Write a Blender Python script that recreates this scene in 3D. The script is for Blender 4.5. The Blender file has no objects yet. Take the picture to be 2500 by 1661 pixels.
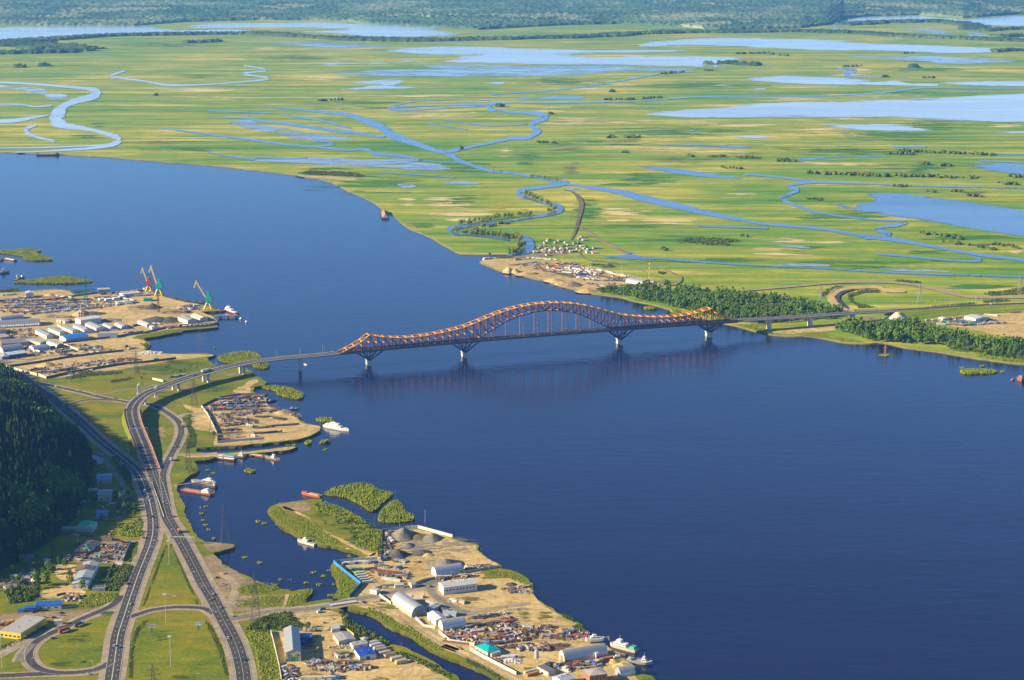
import bpy, bmesh, math, random
import numpy as np
from mathutils import Vector, Matrix, noise
from mathutils.geometry import delaunay_2d_cdt
R = math.radians
random.seed(7); rng = np.random.default_rng(7)
scene = bpy.context.scene
col = scene.collection

# ---------------------------------------------------------------- camera, sky, sun, exposure
CAM_H, FOC = 621.0, 4640.0            # metres above the river, focal length in survey pixels (2500 wide)
PITCH = math.atan(1030.5 / FOC)
cam_d = bpy.data.cameras.new('camera'); cam = bpy.data.objects.new('camera', cam_d); col.objects.link(cam)
cam.location = (0, 0, CAM_H); cam.rotation_euler = (math.pi/2 - PITCH, 0, 0)
cam_d.sensor_width = 36; cam_d.lens = 36 * FOC / 2500; cam_d.clip_start = 1; cam_d.clip_end = 90000
scene.camera = cam
SUN_EL, SUN_AZ = R(23), R(257)        # azimuth clockwise from +Y
world = bpy.data.worlds.new('World'); scene.world = world; world.use_nodes = True
wn = world.node_tree.nodes; wl = world.node_tree.links
sky = wn.new('ShaderNodeTexSky'); sky.sky_type = 'NISHITA'; sky.sun_disc = False
sky.sun_elevation = SUN_EL; sky.sun_rotation = SUN_AZ; sky.altitude = 300; sky.air_density = 0.7; sky.dust_density = 0.0; sky.ozone_density = 6.0
wl.new(sky.outputs[0], wn['Background'].inputs[0]); wn['Background'].inputs[1].default_value = 0.08
sun_d = bpy.data.lights.new('sun', 'SUN'); sun_d.energy = 5.0; sun_d.angle = R(0.5); sun_d.color = (1.0, 0.81, 0.50)
sun = bpy.data.objects.new('sun', sun_d); col.objects.link(sun)
to_sun = Vector((math.sin(SUN_AZ)*math.cos(SUN_EL), math.cos(SUN_AZ)*math.cos(SUN_EL), math.sin(SUN_EL)))
sun.rotation_euler = to_sun.to_track_quat('Z', 'Y').to_euler()
scene.view_settings.view_transform = 'Standard'; scene.view_settings.look = 'None'
scene.view_settings.exposure = 1.4; scene.view_settings.gamma = 1
scene.cycles.use_denoising = True
scene.cycles.max_bounces = 5; scene.cycles.diffuse_bounces = 2; scene.cycles.glossy_bounces = 2
scene.cycles.transparent_max_bounces = 10; scene.cycles.volume_bounces = 1

# ---------------------------------------------------------------- survey: photograph pixel -> point on level ground
CP, SP = math.cos(PITCH), math.sin(PITCH)
def W(x, y, z=0.0):
    u = (x-1250)/FOC; v = -(y-830.5)/FOC
    d = (u, CP+v*SP, -SP+v*CP); t = (z-CAM_H)/d[2]
    return Vector((d[0]*t, d[1]*t, z))
def proj(p):
    d = Vector(p)-Vector((0, 0, CAM_H)); dep = d.y*CP-d.z*SP
    return (1250+FOC*d.x/dep, 830.5-FOC*(d.y*SP+d.z*CP)/dep)
def Q(z, pts):                         # coordinates measured in an enlarged crop (x0, y0, scale)
    return [(z[0]+p[0]/z[2], z[1]+p[1]/z[2]) for p in pts]
def q1(z, x, y): return (z[0]+x/z[2], z[1]+y/z[2])
K = 3.776
ZA, ZB, ZC, ZE = (0, 0, K), (625, 0, K), (1250, 0, K), (1875, 0, K)
ZF, ZG, ZH = (625, 300, K), (1250, 300, K), (1875, 300, K)
Z1 = (0, 600, 3.371); Z4 = (1800, 600, 3.371); Z3 = (1200, 700, 3.371); Z5 = (0, 880, 3.92); Z6 = (0, 1250, 3.816); Z7 = (400, 900, 3.92)
Z8 = (500, 1150, 3.068); Z9 = (900, 1250, 3.815); Z10 = (1200, 1300, 4.344); Z11 = (0, 640, 5.226); Z12 = (300, 640, 5.226)
Z13 = (600, 1350, 5.0425); Z6b = (1150, 560, 4.72); ZS = (0, 0, 1.0)
G0 = 2.5                               # level of the near bank
G1 = 1.5                               # level of the flood plain

# ---------------------------------------------------------------- object helpers
def tag(o, label=None, cat=None, group=None, kind=None):
    if label: o['label'] = label
    if cat: o['category'] = cat
    if group: o['group'] = group
    if kind: o['kind'] = kind
    return o
def empty(name, loc=(0, 0, 0), rz=0.0, label=None, cat=None, group=None):
    o = bpy.data.objects.new(name, None); col.objects.link(o); o.empty_display_size = 1
    o.location = loc; o.rotation_euler = (0, 0, rz)
    return tag(o, label, cat, group)
def link(name, me, parent=None, loc=None, rz=0.0):
    o = bpy.data.objects.new(name, me); col.objects.link(o)
    if parent is not None: o.parent = parent
    if loc is not None: o.location = loc
    if rz: o.rotation_euler = (0, 0, rz)
    return o
class MB:
    def __init__(s): s.v = []; s.f = []; s.m = []
    def add(s, vs, fs, mi=0):
        n = len(s.v); s.v += [tuple(p) for p in vs]
        for f in fs: s.f.append(tuple(n+i for i in f)); s.m.append(mi)
        return s
    def box(s, x0, x1, y0, y1, z0, z1, mi=0):
        return s.add([(x0,y0,z0),(x1,y0,z0),(x1,y1,z0),(x0,y1,z0),(x0,y0,z1),(x1,y0,z1),(x1,y1,z1),(x0,y1,z1)],
                     [(0,3,2,1),(4,5,6,7),(0,1,5,4),(1,2,6,5),(2,3,7,6),(3,0,4,7)], mi)
    def taper(s, x0, x1, y0, y1, z0, X0, X1, Y0, Y1, z1, mi=0):
        return s.add([(x0,y0,z0),(x1,y0,z0),(x1,y1,z0),(x0,y1,z0),(X0,Y0,z1),(X1,Y0,z1),(X1,Y1,z1),(X0,Y1,z1)],
                     [(0,3,2,1),(4,5,6,7),(0,1,5,4),(1,2,6,5),(2,3,7,6),(3,0,4,7)], mi)
    def beam(s, a, b, w, h, mi=0, up=(0, 0, 1)):
        a = Vector(a); b = Vector(b); d = (b-a).normalized(); u = Vector(up)
        if abs(d.dot(u)) > .98: u = Vector((1, 0, 0))
        sx = d.cross(u).normalized()*w/2; sy = sx.cross(d).normalized()*h/2
        return s.add([a-sx-sy, a+sx-sy, a+sx+sy, a-sx+sy, b-sx-sy, b+sx-sy, b+sx+sy, b-sx+sy],
                     [(0,1,2,3),(7,6,5,4),(4,5,1,0),(5,6,2,1),(6,7,3,2),(7,4,0,3)], mi)
    def cyl(s, a, b, r0, r1=None, n=8, mi=0, cap=True):
        a = Vector(a); b = Vector(b); r1 = r0 if r1 is None else r1; d = (b-a).normalized()
        t = Vector((1, 0, 0)) if abs(d.z) > .9 else Vector((0, 0, 1)); sx = d.cross(t).normalized(); sy = d.cross(sx)
        vs = [a+(sx*math.cos(2*math.pi*i/n)+sy*math.sin(2*math.pi*i/n))*r0 for i in range(n)]
        vs += [b+(sx*math.cos(2*math.pi*i/n)+sy*math.sin(2*math.pi*i/n))*r1 for i in range(n)]
        fs = [(i+n, (i+1) % n+n, (i+1) % n, i) for i in range(n)]
        if cap: fs += [tuple(range(n)), tuple(reversed(range(n, 2*n)))]
        return s.add(vs, fs, mi)
    def mesh(s, name, mats, smooth=False):
        me = bpy.data.meshes.new(name); me.from_pydata(s.v, [], s.f)
        for m in (mats if isinstance(mats, (list, tuple)) else [mats]): me.materials.append(m)
        if any(s.m): me.polygons.foreach_set('material_index', s.m)
        if smooth: me.polygons.foreach_set('use_smooth', [True]*len(s.f))
        me.update(); return me
    def build(s, name, mats, parent=None, loc=None, rz=0.0, smooth=False):
        return link(name, s.mesh(name, mats, smooth), parent, loc, rz)
def copy_tree(o, parent=None):
    c = o.copy(); col.objects.link(c); c.parent = parent
    for ch in list(KIDS.get(o.name, [])): copy_tree(ch, c)
    return c
KIDS = {}
def note_kids(root):
    for ch in root.children: KIDS.setdefault(root.name, []).append(ch); note_kids(ch)

# ---------------------------------------------------------------- materials
def new_mat(name):
    m = bpy.data.materials.new(name); m.use_nodes = True
    return m, m.node_tree.nodes, m.node_tree.links, m.node_tree.nodes['Principled BSDF']
def ramp(n, l, src, stops):
    r = n.new('ShaderNodeValToRGB'); e = r.color_ramp.elements
    while len(e) < len(stops): e.new(0.5)
    for i, (p, c) in enumerate(stops): e[i].position = p; e[i].color = (*c, 1)
    l.new(src, r.inputs[0]); return r.outputs[0]
def noise_tex(n, l, coord, scale, detail=6, rough=.6, dist=0.0, mp=None):
    t = n.new('ShaderNodeTexNoise'); t.inputs['Scale'].default_value = scale; t.inputs['Detail'].default_value = detail
    t.inputs['Roughness'].default_value = rough; t.inputs['Distortion'].default_value = dist
    if mp:
        m = n.new('ShaderNodeMapping'); m.inputs['Rotation'].default_value = (0, 0, mp[0]); m.inputs['Scale'].default_value = (mp[1], mp[2], 1)
        l.new(coord, m.inputs[0]); coord = m.outputs[0]
    l.new(coord, t.inputs['Vector']); return t.outputs['Fac']
def mixc(n, l, fac, a, b, mode='MIX'):
    m = n.new('ShaderNodeMix'); m.data_type = 'RGBA'; m.blend_type = mode
    for s, v in ((m.inputs['Factor'], fac), (m.inputs['A'], a), (m.inputs['B'], b)):
        if isinstance(v, (int, float)): s.default_value = v
        elif isinstance(v, tuple): s.default_value = (*v, 1)
        else: l.new(v, s)
    return m.outputs['Result']
def geo_pos(n): return n.new('ShaderNodeNewGeometry').outputs['Position']
_pm = {}
def paint(c, rough=.6, metal=0.0, wear=.35, scale=.6, dirt=(.16, .11, .07), name=None):
    key = (c, rough, metal, wear, scale, dirt)
    if key in _pm: return _pm[key]
    m, n, l, b = new_mat(name or 'paint_%02x%02x%02x' % tuple(int(255*min(1, x)) for x in c))
    p = geo_pos(n)
    f1 = noise_tex(n, l, p, scale, 6, .65); f2 = noise_tex(n, l, p, scale*5, 3, .6)
    a = ramp(n, l, f1, [(.42, (0, 0, 0)), (.75, (1, 1, 1))])
    mm = n.new('ShaderNodeMath'); mm.operation = 'MULTIPLY'; l.new(a, mm.inputs[0]); mm.inputs[1].default_value = wear
    base = mixc(n, l, mm.outputs[0], c, dirt)
    v = ramp(n, l, f2, [(.25, (.72, .72, .72)), (.75, (1.12, 1.12, 1.12))])
    l.new(mixc(n, l, 1.0, base, v, 'MULTIPLY'), b.inputs['Base Color'])
    b.inputs['Roughness'].default_value = rough; b.inputs['Metallic'].default_value = metal
    _pm[key] = m; return m
def ground_mat(name, stops, scales, rough=.95, streak=None, bump=0.0, tracks=None):
    """ramp over a blend of world-space noises: patches, clumps and fine grain"""
    m, n, l, b = new_mat(name); p = geo_pos(n)
    f = noise_tex(n, l, p, scales[0], 8, .62, .6)
    for s, w in scales[1]:
        g = noise_tex(n, l, p, s, 6, .65, .3); mx = n.new('ShaderNodeMix'); mx.inputs[0].default_value = w
        l.new(f, mx.inputs[2]); l.new(g, mx.inputs[3]); f = mx.outputs[0]
    if streak:
        for rot, sx, sy, w in streak:
            g = noise_tex(n, l, p, 1.0, 6, .6, 1.2, (rot, sx, sy)); mx = n.new('ShaderNodeMix'); mx.inputs[0].default_value = w
            l.new(f, mx.inputs[2]); l.new(g, mx.inputs[3]); f = mx.outputs[0]
    c = ramp(n, l, f, stops)
    fine = noise_tex(n, l, p, .35, 4, .7)
    c = mixc(n, l, 1.0, c, ramp(n, l, fine, [(.3, (.7, .7, .7)), (.7, (1.2, 1.2, 1.2))]), 'MULTIPLY')
    mid = noise_tex(n, l, p, 1.0, 5, .7, .5, (R(-9), .012, .05)); c = mixc(n, l, 1.0, c, ramp(n, l, mid, [(.3, (.74, .78, .74)), (.7, (1.2, 1.16, 1.15))]), 'MULTIPLY')
    if tracks:                          # wheel tracks: thin wandering dark lines
        t = noise_tex(n, l, p, tracks[0], 3, .5, 1.5)
        c = mixc(n, l, 1.0, c, ramp(n, l, t, [(.46, (1, 1, 1)), (.49, (tracks[1],)*3), (.51, (tracks[1],)*3), (.54, (1, 1, 1))]), 'MULTIPLY')
    l.new(c, b.inputs['Base Color']); b.inputs['Roughness'].default_value = rough
    b.inputs['Specular IOR Level'].default_value = .15
    if bump:
        bp = n.new('ShaderNodeBump'); bp.inputs['Strength'].default_value = bump; bp.inputs['Distance'].default_value = .6
        l.new(fine, bp.inputs['Height']); l.new(bp.outputs[0], b.inputs['Normal'])
    return m
M = {}
M['meadow'] = ground_mat('meadow', [(.36, (.035, .145, .005)), (.415, (.070, .205, .007)), (.465, (.135, .255, .009)), (.515, (.25, .295, .012)), (.56, (.42, .38, .04)), (.605, (.60, .50, .15))],
    (.0011, [(.006, .30), (.03, .2)]), streak=[(R(-12), .0010, .010, .42), (R(14), .0018, .016, .34)])
M['bank_grass'] = ground_mat('bank_grass', [(.34, (.045, .095, .001)), (.44, (.105, .155, .001)), (.53, (.175, .180, .002)), (.64, (.27, .20, .010))],
    (.012, [(.06, .4), (.3, .25)]), bump=.4)
M['sand'] = ground_mat('sand', [(.30, (.28, .19, .07)), (.45, (.44, .32, .13)), (.58, (.54, .41, .18)), (.74, (.60, .48, .25))], (.012, [(.05, .4), (.22, .3)]), bump=.3, tracks=(.03, .72))
M['dirt'] = ground_mat('dirt', [(.30, (.14, .10, .06)), (.48, (.26, .19, .11)), (.62, (.36, .27, .16)), (.75, (.42, .33, .2))], (.02, [(.08, .45), (.3, .25)]), bump=.3, tracks=(.05, .75))
M['verge'] = ground_mat('verge', [(.3, (.20, .165, .11)), (.5, (.32, .26, .18)), (.7, (.40, .33, .23))], (.05, [(.3, .4)]))
M['asphalt'] = ground_mat('asphalt', [(.3, (.045, .042, .042)), (.5, (.062, .058, .056)), (.7, (.085, .078, .072))], (.03, [(.2, .4)]), rough=.85)
M['grey_gravel'] = ground_mat('grey_gravel', [(.3, (.13, .12, .10)), (.5, (.19, .175, .145)), (.7, (.26, .235, .19))], (.05, [(.4, .5)]), bump=.4)
M['dark_gravel'] = ground_mat('dark_gravel', [(.3, (.05, .048, .05)), (.5, (.085, .08, .078)), (.7, (.13, .12, .11))], (.08, [(.4, .5)]), bump=.5)
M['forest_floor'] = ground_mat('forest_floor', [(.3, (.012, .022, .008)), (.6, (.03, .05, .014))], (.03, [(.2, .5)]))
M['bank_edge'] = ground_mat('bank_edge', [(.35, (.03, .045, .004)), (.5, (.065, .07, .01)), (.65, (.12, .095, .03))], (.05, [(.3, .5)]))
M['peat'] = ground_mat('peat', [(.3, (.10, .075, .05)), (.5, (.16, .13, .07)), (.7, (.20, .21, .05))], (.02, [(.1, .5)]))

def water_mat(name, deep, rough, wave=1.0, flooded=None, spec=.38, edged=None):
    m, n, l, b = new_mat(name); p = geo_pos(n)
    patch = noise_tex(n, l, p, .0022, 5, .6, 1.0, (R(15), .5, 2.2))
    base = mixc(n, l, ramp(n, l, patch, [(.42, (0, 0, 0)), (.62, (1, 1, 1))]), deep, tuple(x*.72 for x in deep))
    l.new(base, b.inputs['Base Color']); b.inputs['IOR'].default_value = 1.333; b.inputs['Specular IOR Level'].default_value = spec
    rr = n.new('ShaderNodeMapRange'); rr.inputs[3].default_value = rough*.75; rr.inputs[4].default_value = rough*1.3; l.new(patch, rr.inputs[0]); l.new(rr.outputs[0], b.inputs['Roughness'])
    w1 = noise_tex(n, l, p, .22, 3, .6, .4, (R(20), .45, 1.3)); w2 = noise_tex(n, l, p, .05, 4, .6, .3, (R(-10), .5, 1.6))
    ad = n.new('ShaderNodeMath'); ad.operation = 'MULTIPLY_ADD'; l.new(w2, ad.inputs[0]); ad.inputs[1].default_value = 1.6; l.new(w1, ad.inputs[2])
    bp = n.new('ShaderNodeBump'); bp.inputs['Strength'].default_value = .30*wave; bp.inputs['Distance'].default_value = 1.5
    l.new(ad.outputs[0], bp.inputs['Height']); l.new(bp.outputs[0], b.inputs['Normal'])
    if edged is not None:               # margins where the meadow stands in the water
        e = n.new('ShaderNodeAttribute'); e.attribute_name = 'edge'; g = noise_tex(n, l, p, 1.0, 9, .72, .8, (R(-8), .007, .030)); gm = n.new('ShaderNodeMapRange'); gm.clamp = False; gm.inputs[1].default_value = .3; gm.inputs[2].default_value = .7; l.new(g, gm.inputs[0])
        ma = n.new('ShaderNodeMath'); ma.operation = 'MULTIPLY_ADD'; l.new(e.outputs['Fac'], ma.inputs[0]); ma.inputs[1].default_value = edged; l.new(gm.outputs[0], ma.inputs[2])
        f = ramp(n, l, ma.outputs[0], [(.36, (0, 0, 0)), (.62, (1, 1, 1))]); tb = n.new('ShaderNodeBsdfTransparent'); mx = n.new('ShaderNodeMixShader'); l.new(f, mx.inputs[0]); l.new(tb.outputs[0], mx.inputs[1]); l.new(b.outputs[0], mx.inputs[2])
        l.new(mx.outputs[0], n['Material Output'].inputs['Surface'])
    if flooded:                         # grass standing in shallow water shows through in streaks
        g = n.new('ShaderNodeBsdfPrincipled'); g.inputs['Base Color'].default_value = (*flooded[0], 1); g.inputs['Roughness'].default_value = .95
        t = noise_tex(n, l, p, 1.0, 8, .7, 1.0, (R(-10), flooded[1], flooded[1]*3))
        f = ramp(n, l, t, [(flooded[2]-.06, (0, 0, 0)), (flooded[2]+.04, (1, 1, 1))])
        mx = n.new('ShaderNodeMixShader'); l.new(f, mx.inputs[0]); l.new(b.outputs[0], mx.inputs[1]); l.new(g.outputs[0], mx.inputs[2])
        l.new(mx.outputs[0], n['Material Output'].inputs['Surface'])
    return m
M['river'] = water_mat('river_water', (.007, .0065, .040), .075, .42, spec=.6)
M['lake'] = water_mat('lake_water', (.47, .53, .56), .10, .4, spec=.5, edged=.75)  # silty water, with the pale sky glare put into its base colour
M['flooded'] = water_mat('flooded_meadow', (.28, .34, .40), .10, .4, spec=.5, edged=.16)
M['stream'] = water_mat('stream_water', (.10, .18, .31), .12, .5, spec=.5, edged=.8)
M['canal'] = water_mat('canal_water', (.004, .009, .055), .1, .5)

def leaf_mat(name, a, b_, c, scale=.25):
    m, n, l, b = new_mat(name); p = geo_pos(n)
    f = noise_tex(n, l, p, scale, 4, .7); at = n.new('ShaderNodeAttribute'); at.attribute_name = 'rnd'
    oi = n.new('ShaderNodeObjectInfo')
    mx = n.new('ShaderNodeMath'); mx.operation = 'ADD'; l.new(at.outputs['Fac'], mx.inputs[0]); l.new(oi.outputs['Random'], mx.inputs[1])
    md = n.new('ShaderNodeMath'); md.operation = 'FRACT'; l.new(mx.outputs[0], md.inputs[0])
    m2 = n.new('ShaderNodeMix'); m2.inputs[0].default_value = .5; l.new(f, m2.inputs[2]); l.new(md.outputs[0], m2.inputs[3])
    l.new(ramp(n, l, m2.outputs[0], [(.25, a), (.5, b_), (.75, c)]), b.inputs['Base Color'])
    b.inputs['Roughness'].default_value = .8; b.inputs['Specular IOR Level'].default_value = .1
    return m
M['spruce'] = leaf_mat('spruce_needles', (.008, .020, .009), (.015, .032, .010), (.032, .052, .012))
M['birch'] = leaf_mat('birch_leaves', (.035, .085, .006), (.070, .135, .008), (.125, .18, .012))
M['willow'] = leaf_mat('willow_leaves', (.10, .145, .005), (.165, .205, .007), (.24, .25, .012))
M['reed'] = leaf_mat('reed_leaves', (.11, .155, .006), (.18, .215, .009), (.26, .265, .016))
M['shrub'] = leaf_mat('shrub_leaves', (.036, .062, .008), (.066, .098, .010), (.11, .13, .014))
M['far_wood'] = leaf_mat('far_wood', (.035, .085, .045), (.08, .145, .07), (.22, .26, .14), .006)  # part of the distance haze is put into these lighter leaf colours
M['belt'] = leaf_mat('belt_leaves', (.028, .06, .02), (.05, .09, .025), (.085, .12, .03), .012)
M['bark'] = paint((.10, .07, .05), .9, wear=.3)
M['birch_bark'] = paint((.42, .39, .34), .9, wear=.4)

# ---------------------------------------------------------------- ground-sheet helpers
def catmull(pts, n=6, closed=False):
    P = [Vector(p) for p in pts]; out = []; N = len(P)
    for i in range(N if closed else N-1):
        p0 = P[(i-1) % N] if (closed or i > 0) else P[0]; p1 = P[i]; p2 = P[(i+1) % N]
        p3 = P[(i+2) % N] if (closed or i+2 < N) else P[-1]
        for k in range(n):
            t = k/n
            out.append(.5*((2*p1)+(p2-p0)*t+(2*p0-5*p1+4*p2-p3)*t*t+(3*p1-p0-3*p2+p3)*t*t*t))
    if not closed: out.append(P[-1])
    return out
def roughen(pts, amp, minlen, closed=True, r=None):
    r = r or random
    while True:
        out = []; grew = False; N = len(pts)
        for i in range(N if closed else N-1):
            a, b = pts[i], pts[(i+1) % N]; out.append(a); L = (b-a).length
            if L > minlen:
                nrm = Vector((-(b-a).y, (b-a).x, 0)); out.append((a+b)/2+nrm*r.uniform(-amp, amp)); grew = True
        if not closed: out.append(pts[-1])
        pts = out
        if not grew or len(pts) > 3000: return pts
def tri(poly):
    c = sum(poly, Vector((0, 0, 0)))/len(poly); N = len(poly)
    v2 = [Vector((p.x-c.x, p.y-c.y)) for p in poly]
    vs, es, fs, *_ = delaunay_2d_cdt(v2, [], [list(range(N))], 1, 1e-4)
    return [Vector((v.x+c.x, v.y+c.y, 0)) for v in vs], fs
def sheet(name, poly, z, mat, label=None, skirt=None, kind='structure'):
    """flat area of ground; skirt = (drop, run) gives it a sloping bank"""
    vs, fs = tri(poly); mb = MB(); mb.add([(v.x, v.y, z) for v in vs], fs)
    if skirt:
        N = len(poly); area = sum(poly[i].x*poly[(i+1) % N].y-poly[(i+1) % N].x*poly[i].y for i in range(N)); sg = 1 if area > 0 else -1
        ring = []
        for i in range(N):
            d = poly[(i+1) % N]-poly[i-1]; nn = Vector((d.y, -d.x, 0))*sg
            nn = nn.normalized() if nn.length > 0 else Vector((0, 0, 0))
            ring.append(poly[i]+nn*skirt[1]*random.uniform(.6, 1.3))
        a = [(p.x, p.y, z) for p in poly]; b = [(p.x, p.y, z-skirt[0]) for p in ring]
        mb.add(a+b, [(i, (i+1) % N, N+(i+1) % N, N+i) if sg < 0 else (i, N+i, N+(i+1) % N, (i+1) % N) for i in range(N)], 1 if isinstance(mat, list) and len(mat) > 1 else 0)
    me = mb.mesh(name, mat); bm = bmesh.new(); bm.from_mesh(me)
    for f in bm.faces:
        if f.normal.z < -.01: f.normal_flip()
    bm.to_mesh(me); bm.free()
    o = link(name, me); tag(o, label, None, None, kind); return o
def pond(name, poly, z, mat, d):
    N = len(poly); area = sum(poly[i].x*poly[(i+1) % N].y-poly[(i+1) % N].x*poly[i].y for i in range(N)); sg = 1 if area > 0 else -1; inner = []
    for i in range(0, N, 2):
        t = poly[(i+1) % N]-poly[i-1]; nn = Vector((-t.y, t.x, 0))*sg
        if nn.length > 0:
            for k in (1, 2.4):
                q = poly[i]+nn.normalized()*d*k*random.uniform(.6, 1.4)
                if inside(q, poly): inner.append((q, min(1, k*.5)))
    c = sum(poly, Vector((0, 0, 0)))/N; v2 = [Vector((p.x-c.x, p.y-c.y)) for p in poly]+[Vector((q.x-c.x, q.y-c.y)) for q, _ in inner]
    vs, es, fs, ov, *_ = delaunay_2d_cdt(v2, [], [list(range(N))], 1, 1e-4)
    me = bpy.data.meshes.new(name); me.from_pydata([(v.x+c.x, v.y+c.y, z) for v in vs], [], fs); me.materials.append(mat)
    a = me.attributes.new('edge', 'FLOAT', 'POINT'); a.data.foreach_set('value', [max([0.0]+[inner[k-N][1] for k in o if k >= N]) if not any(k < N for k in o) else 0.0 for o in ov])
    bm = bmesh.new(); bm.from_mesh(me)
    for f in bm.faces:
        if f.normal.z < 0: f.normal_flip()
    bm.to_mesh(me); bm.free(); o = link(name, me); tag(o, kind='structure'); return o
def area_px(px, z, n=5, amp=.1, minlen=None, closed=True):
    """survey outline -> irregular outline on the ground"""
    pts = [W(p.x, p.y, z) for p in catmull([(a, b, 0) for a, b in px], n, closed)]
    for p in pts: p.z = 0
    if minlen is None:
        d = sum((p.y for p in pts))/len(pts); minlen = d/350
    return roughen(pts, amp, minlen)
def ribbon_px(px, widths, z, n=6, amp=.06):
    """watercourse or strip traced as a centre line with its width in survey pixels"""
    if not isinstance(widths, (list, tuple)): widths = [widths]*len(px)
    c = catmull([(a, b, w) for (a, b), w in zip(px, widths)], n)
    L, Rr = [], []
    for i, p in enumerate(c):
        d = (c[min(i+1, len(c)-1)]-c[max(i-1, 0)]); d = Vector((d.x, d.y)).normalized(); nn = Vector((-d.y, d.x))*max(p.z, .6)/2
        L.append(W(p.x+nn.x, p.y+nn.y, z)); Rr.append(W(p.x-nn.x, p.y-nn.y, z))
    pts = L+Rr[::-1]
    for p in pts: p.z = 0
    d = sum((p.y for p in pts))/len(pts)
    return roughen(pts, amp, d/300)
def strip(name, centre, width, mat, z=None, label=None, kind='structure', parent=None, lift=0.0):
    """road-like ribbon of constant width along world points"""
    N = len(centre); mb = MB(); vs = []
    for i, p in enumerate(centre):
        d = centre[min(i+1, N-1)]-centre[max(i-1, 0)]; d.z = 0; d.normalize(); nn = Vector((-d.y, d.x, 0))
        w = width[i] if isinstance(width, list) else width
        zz = (z if z is not None else p.z)+lift
        a = p+nn*w/2; b = p-nn*w/2; vs += [(a.x, a.y, zz), (b.x, b.y, zz)]
    mb.add(vs, [(2*i, 2*i+1, 2*i+3, 2*i+2) for i in range(N-1)])
    o = mb.build(name, mat, parent)
    if parent is None: tag(o, label, None, None, kind)
    return o
def line_px(px, z=G0, n=6):
    return catmull([W(a[0], a[1], a[2] if len(a) > 2 else z) for a in px], n)
def inside(p, poly):
    c = False; j = len(poly)-1
    for i in range(len(poly)):
        if (poly[i].y > p[1]) != (poly[j].y > p[1]) and p[0] < (poly[j].x-poly[i].x)*(p[1]-poly[i].y)/(poly[j].y-poly[i].y)+poly[i].x: c = not c
        j = i
    return c
# ================================================================ THE SETTING
# ---- river: one sheet from below the camera to far past the flood plain
mb = MB(); mb.add([(-30000, -1500, 0), (30000, -1500, 0), (30000, 26000, 0), (-30000, 26000, 0)], [(0, 1, 2, 3)])
tag(mb.build('river', M['river']), kind='structure')

# ---- flood plain on the far side, its bank traced along the water
shore_far = [(-900, 352), (-300, 362), (0, 371), (40, 373), (148, 377), (265, 384), (397, 395), (520, 404), (625, 416), (712, 426), (752, 434), (789, 439), (821, 450), (845, 464),
    (877, 477), (900, 488), (919, 499), (937, 514), (969, 533), (996, 557), (1022, 567), (1059, 583), (1075, 594), (1091, 602), (1120, 618), (1144, 621), (1189, 622), (1238, 621),
    (1248, 626), (1215, 631), (1172, 638), (1192, 649), (1229, 664), (1252, 667), (1307, 681), (1332, 685), (1360, 696), (1394, 705), (1425, 713), (1455, 718), (1511, 725), (1550, 735),
    (1597, 744), (1627, 753), (1663, 762), (1700, 772), (1764, 788), (1800, 796), (1844, 808), (1880, 816), (1927, 821), (1978, 821), (2019, 828), (2067, 837), (2111, 839), (2156, 837),
    (2215, 849), (2304, 861), (2378, 874), (2467, 886), (2500, 890), (2700, 915), (3400, 1010)]
pts = [W(p.x, p.y, G1) for p in catmull([(a, b, 0) for a, b in shore_far], 4)]
for p in pts: p.z = 0
pts = roughen(pts, .07, 12, closed=False)
pts += [Vector((9000, 1500, 0)), Vector((42000, 1500, 0)), Vector((42000, 62000, 0)), Vector((-42000, 62000, 0)), Vector((-42000, 5600, 0)), Vector((-6000, 5600, 0))]
sheet('flood_plain', pts, G1, [M['meadow'], M['peat']], skirt=(2.2, 2.0))

# ---- lakes and flooded meadows
_lz = [0]
def lake(px, mat='lake', n=3, amp=.15, name='lake'):
    _lz[0] += 1; z = G1+.62+.004*_lz[0]; P = area_px(px, z, n, amp); return pond(name, P, z, M[mat], sum(p.y for p in P)/len(P)/75)
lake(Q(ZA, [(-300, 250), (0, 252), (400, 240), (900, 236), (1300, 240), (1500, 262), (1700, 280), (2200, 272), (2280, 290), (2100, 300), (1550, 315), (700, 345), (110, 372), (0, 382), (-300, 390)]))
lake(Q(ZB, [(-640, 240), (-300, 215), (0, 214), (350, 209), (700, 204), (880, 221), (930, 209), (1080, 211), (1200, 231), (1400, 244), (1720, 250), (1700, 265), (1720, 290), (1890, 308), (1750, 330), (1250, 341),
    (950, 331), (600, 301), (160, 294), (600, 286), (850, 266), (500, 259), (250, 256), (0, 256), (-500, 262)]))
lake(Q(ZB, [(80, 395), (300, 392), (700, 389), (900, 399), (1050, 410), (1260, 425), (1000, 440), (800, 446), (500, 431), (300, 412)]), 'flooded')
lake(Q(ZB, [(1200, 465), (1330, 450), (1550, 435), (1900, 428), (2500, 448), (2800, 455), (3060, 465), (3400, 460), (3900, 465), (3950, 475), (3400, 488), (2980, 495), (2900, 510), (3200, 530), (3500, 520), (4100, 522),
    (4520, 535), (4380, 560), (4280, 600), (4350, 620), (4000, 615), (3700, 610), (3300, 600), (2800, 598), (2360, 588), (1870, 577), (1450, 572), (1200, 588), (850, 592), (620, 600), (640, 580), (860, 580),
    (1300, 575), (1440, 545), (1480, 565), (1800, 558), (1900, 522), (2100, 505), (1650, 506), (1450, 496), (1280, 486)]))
lake(Q(ZB, [(700, 682), (900, 662), (1300, 642), (1700, 640), (1440, 602), (1900, 595), (2360, 604), (2800, 606), (3300, 612), (3700, 626), (4050, 636), (3900, 655), (3400, 656), (3100, 682), (2800, 700), (2360, 708), (1700, 707), (1250, 706), (1000, 692)]), 'flooded')
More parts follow.
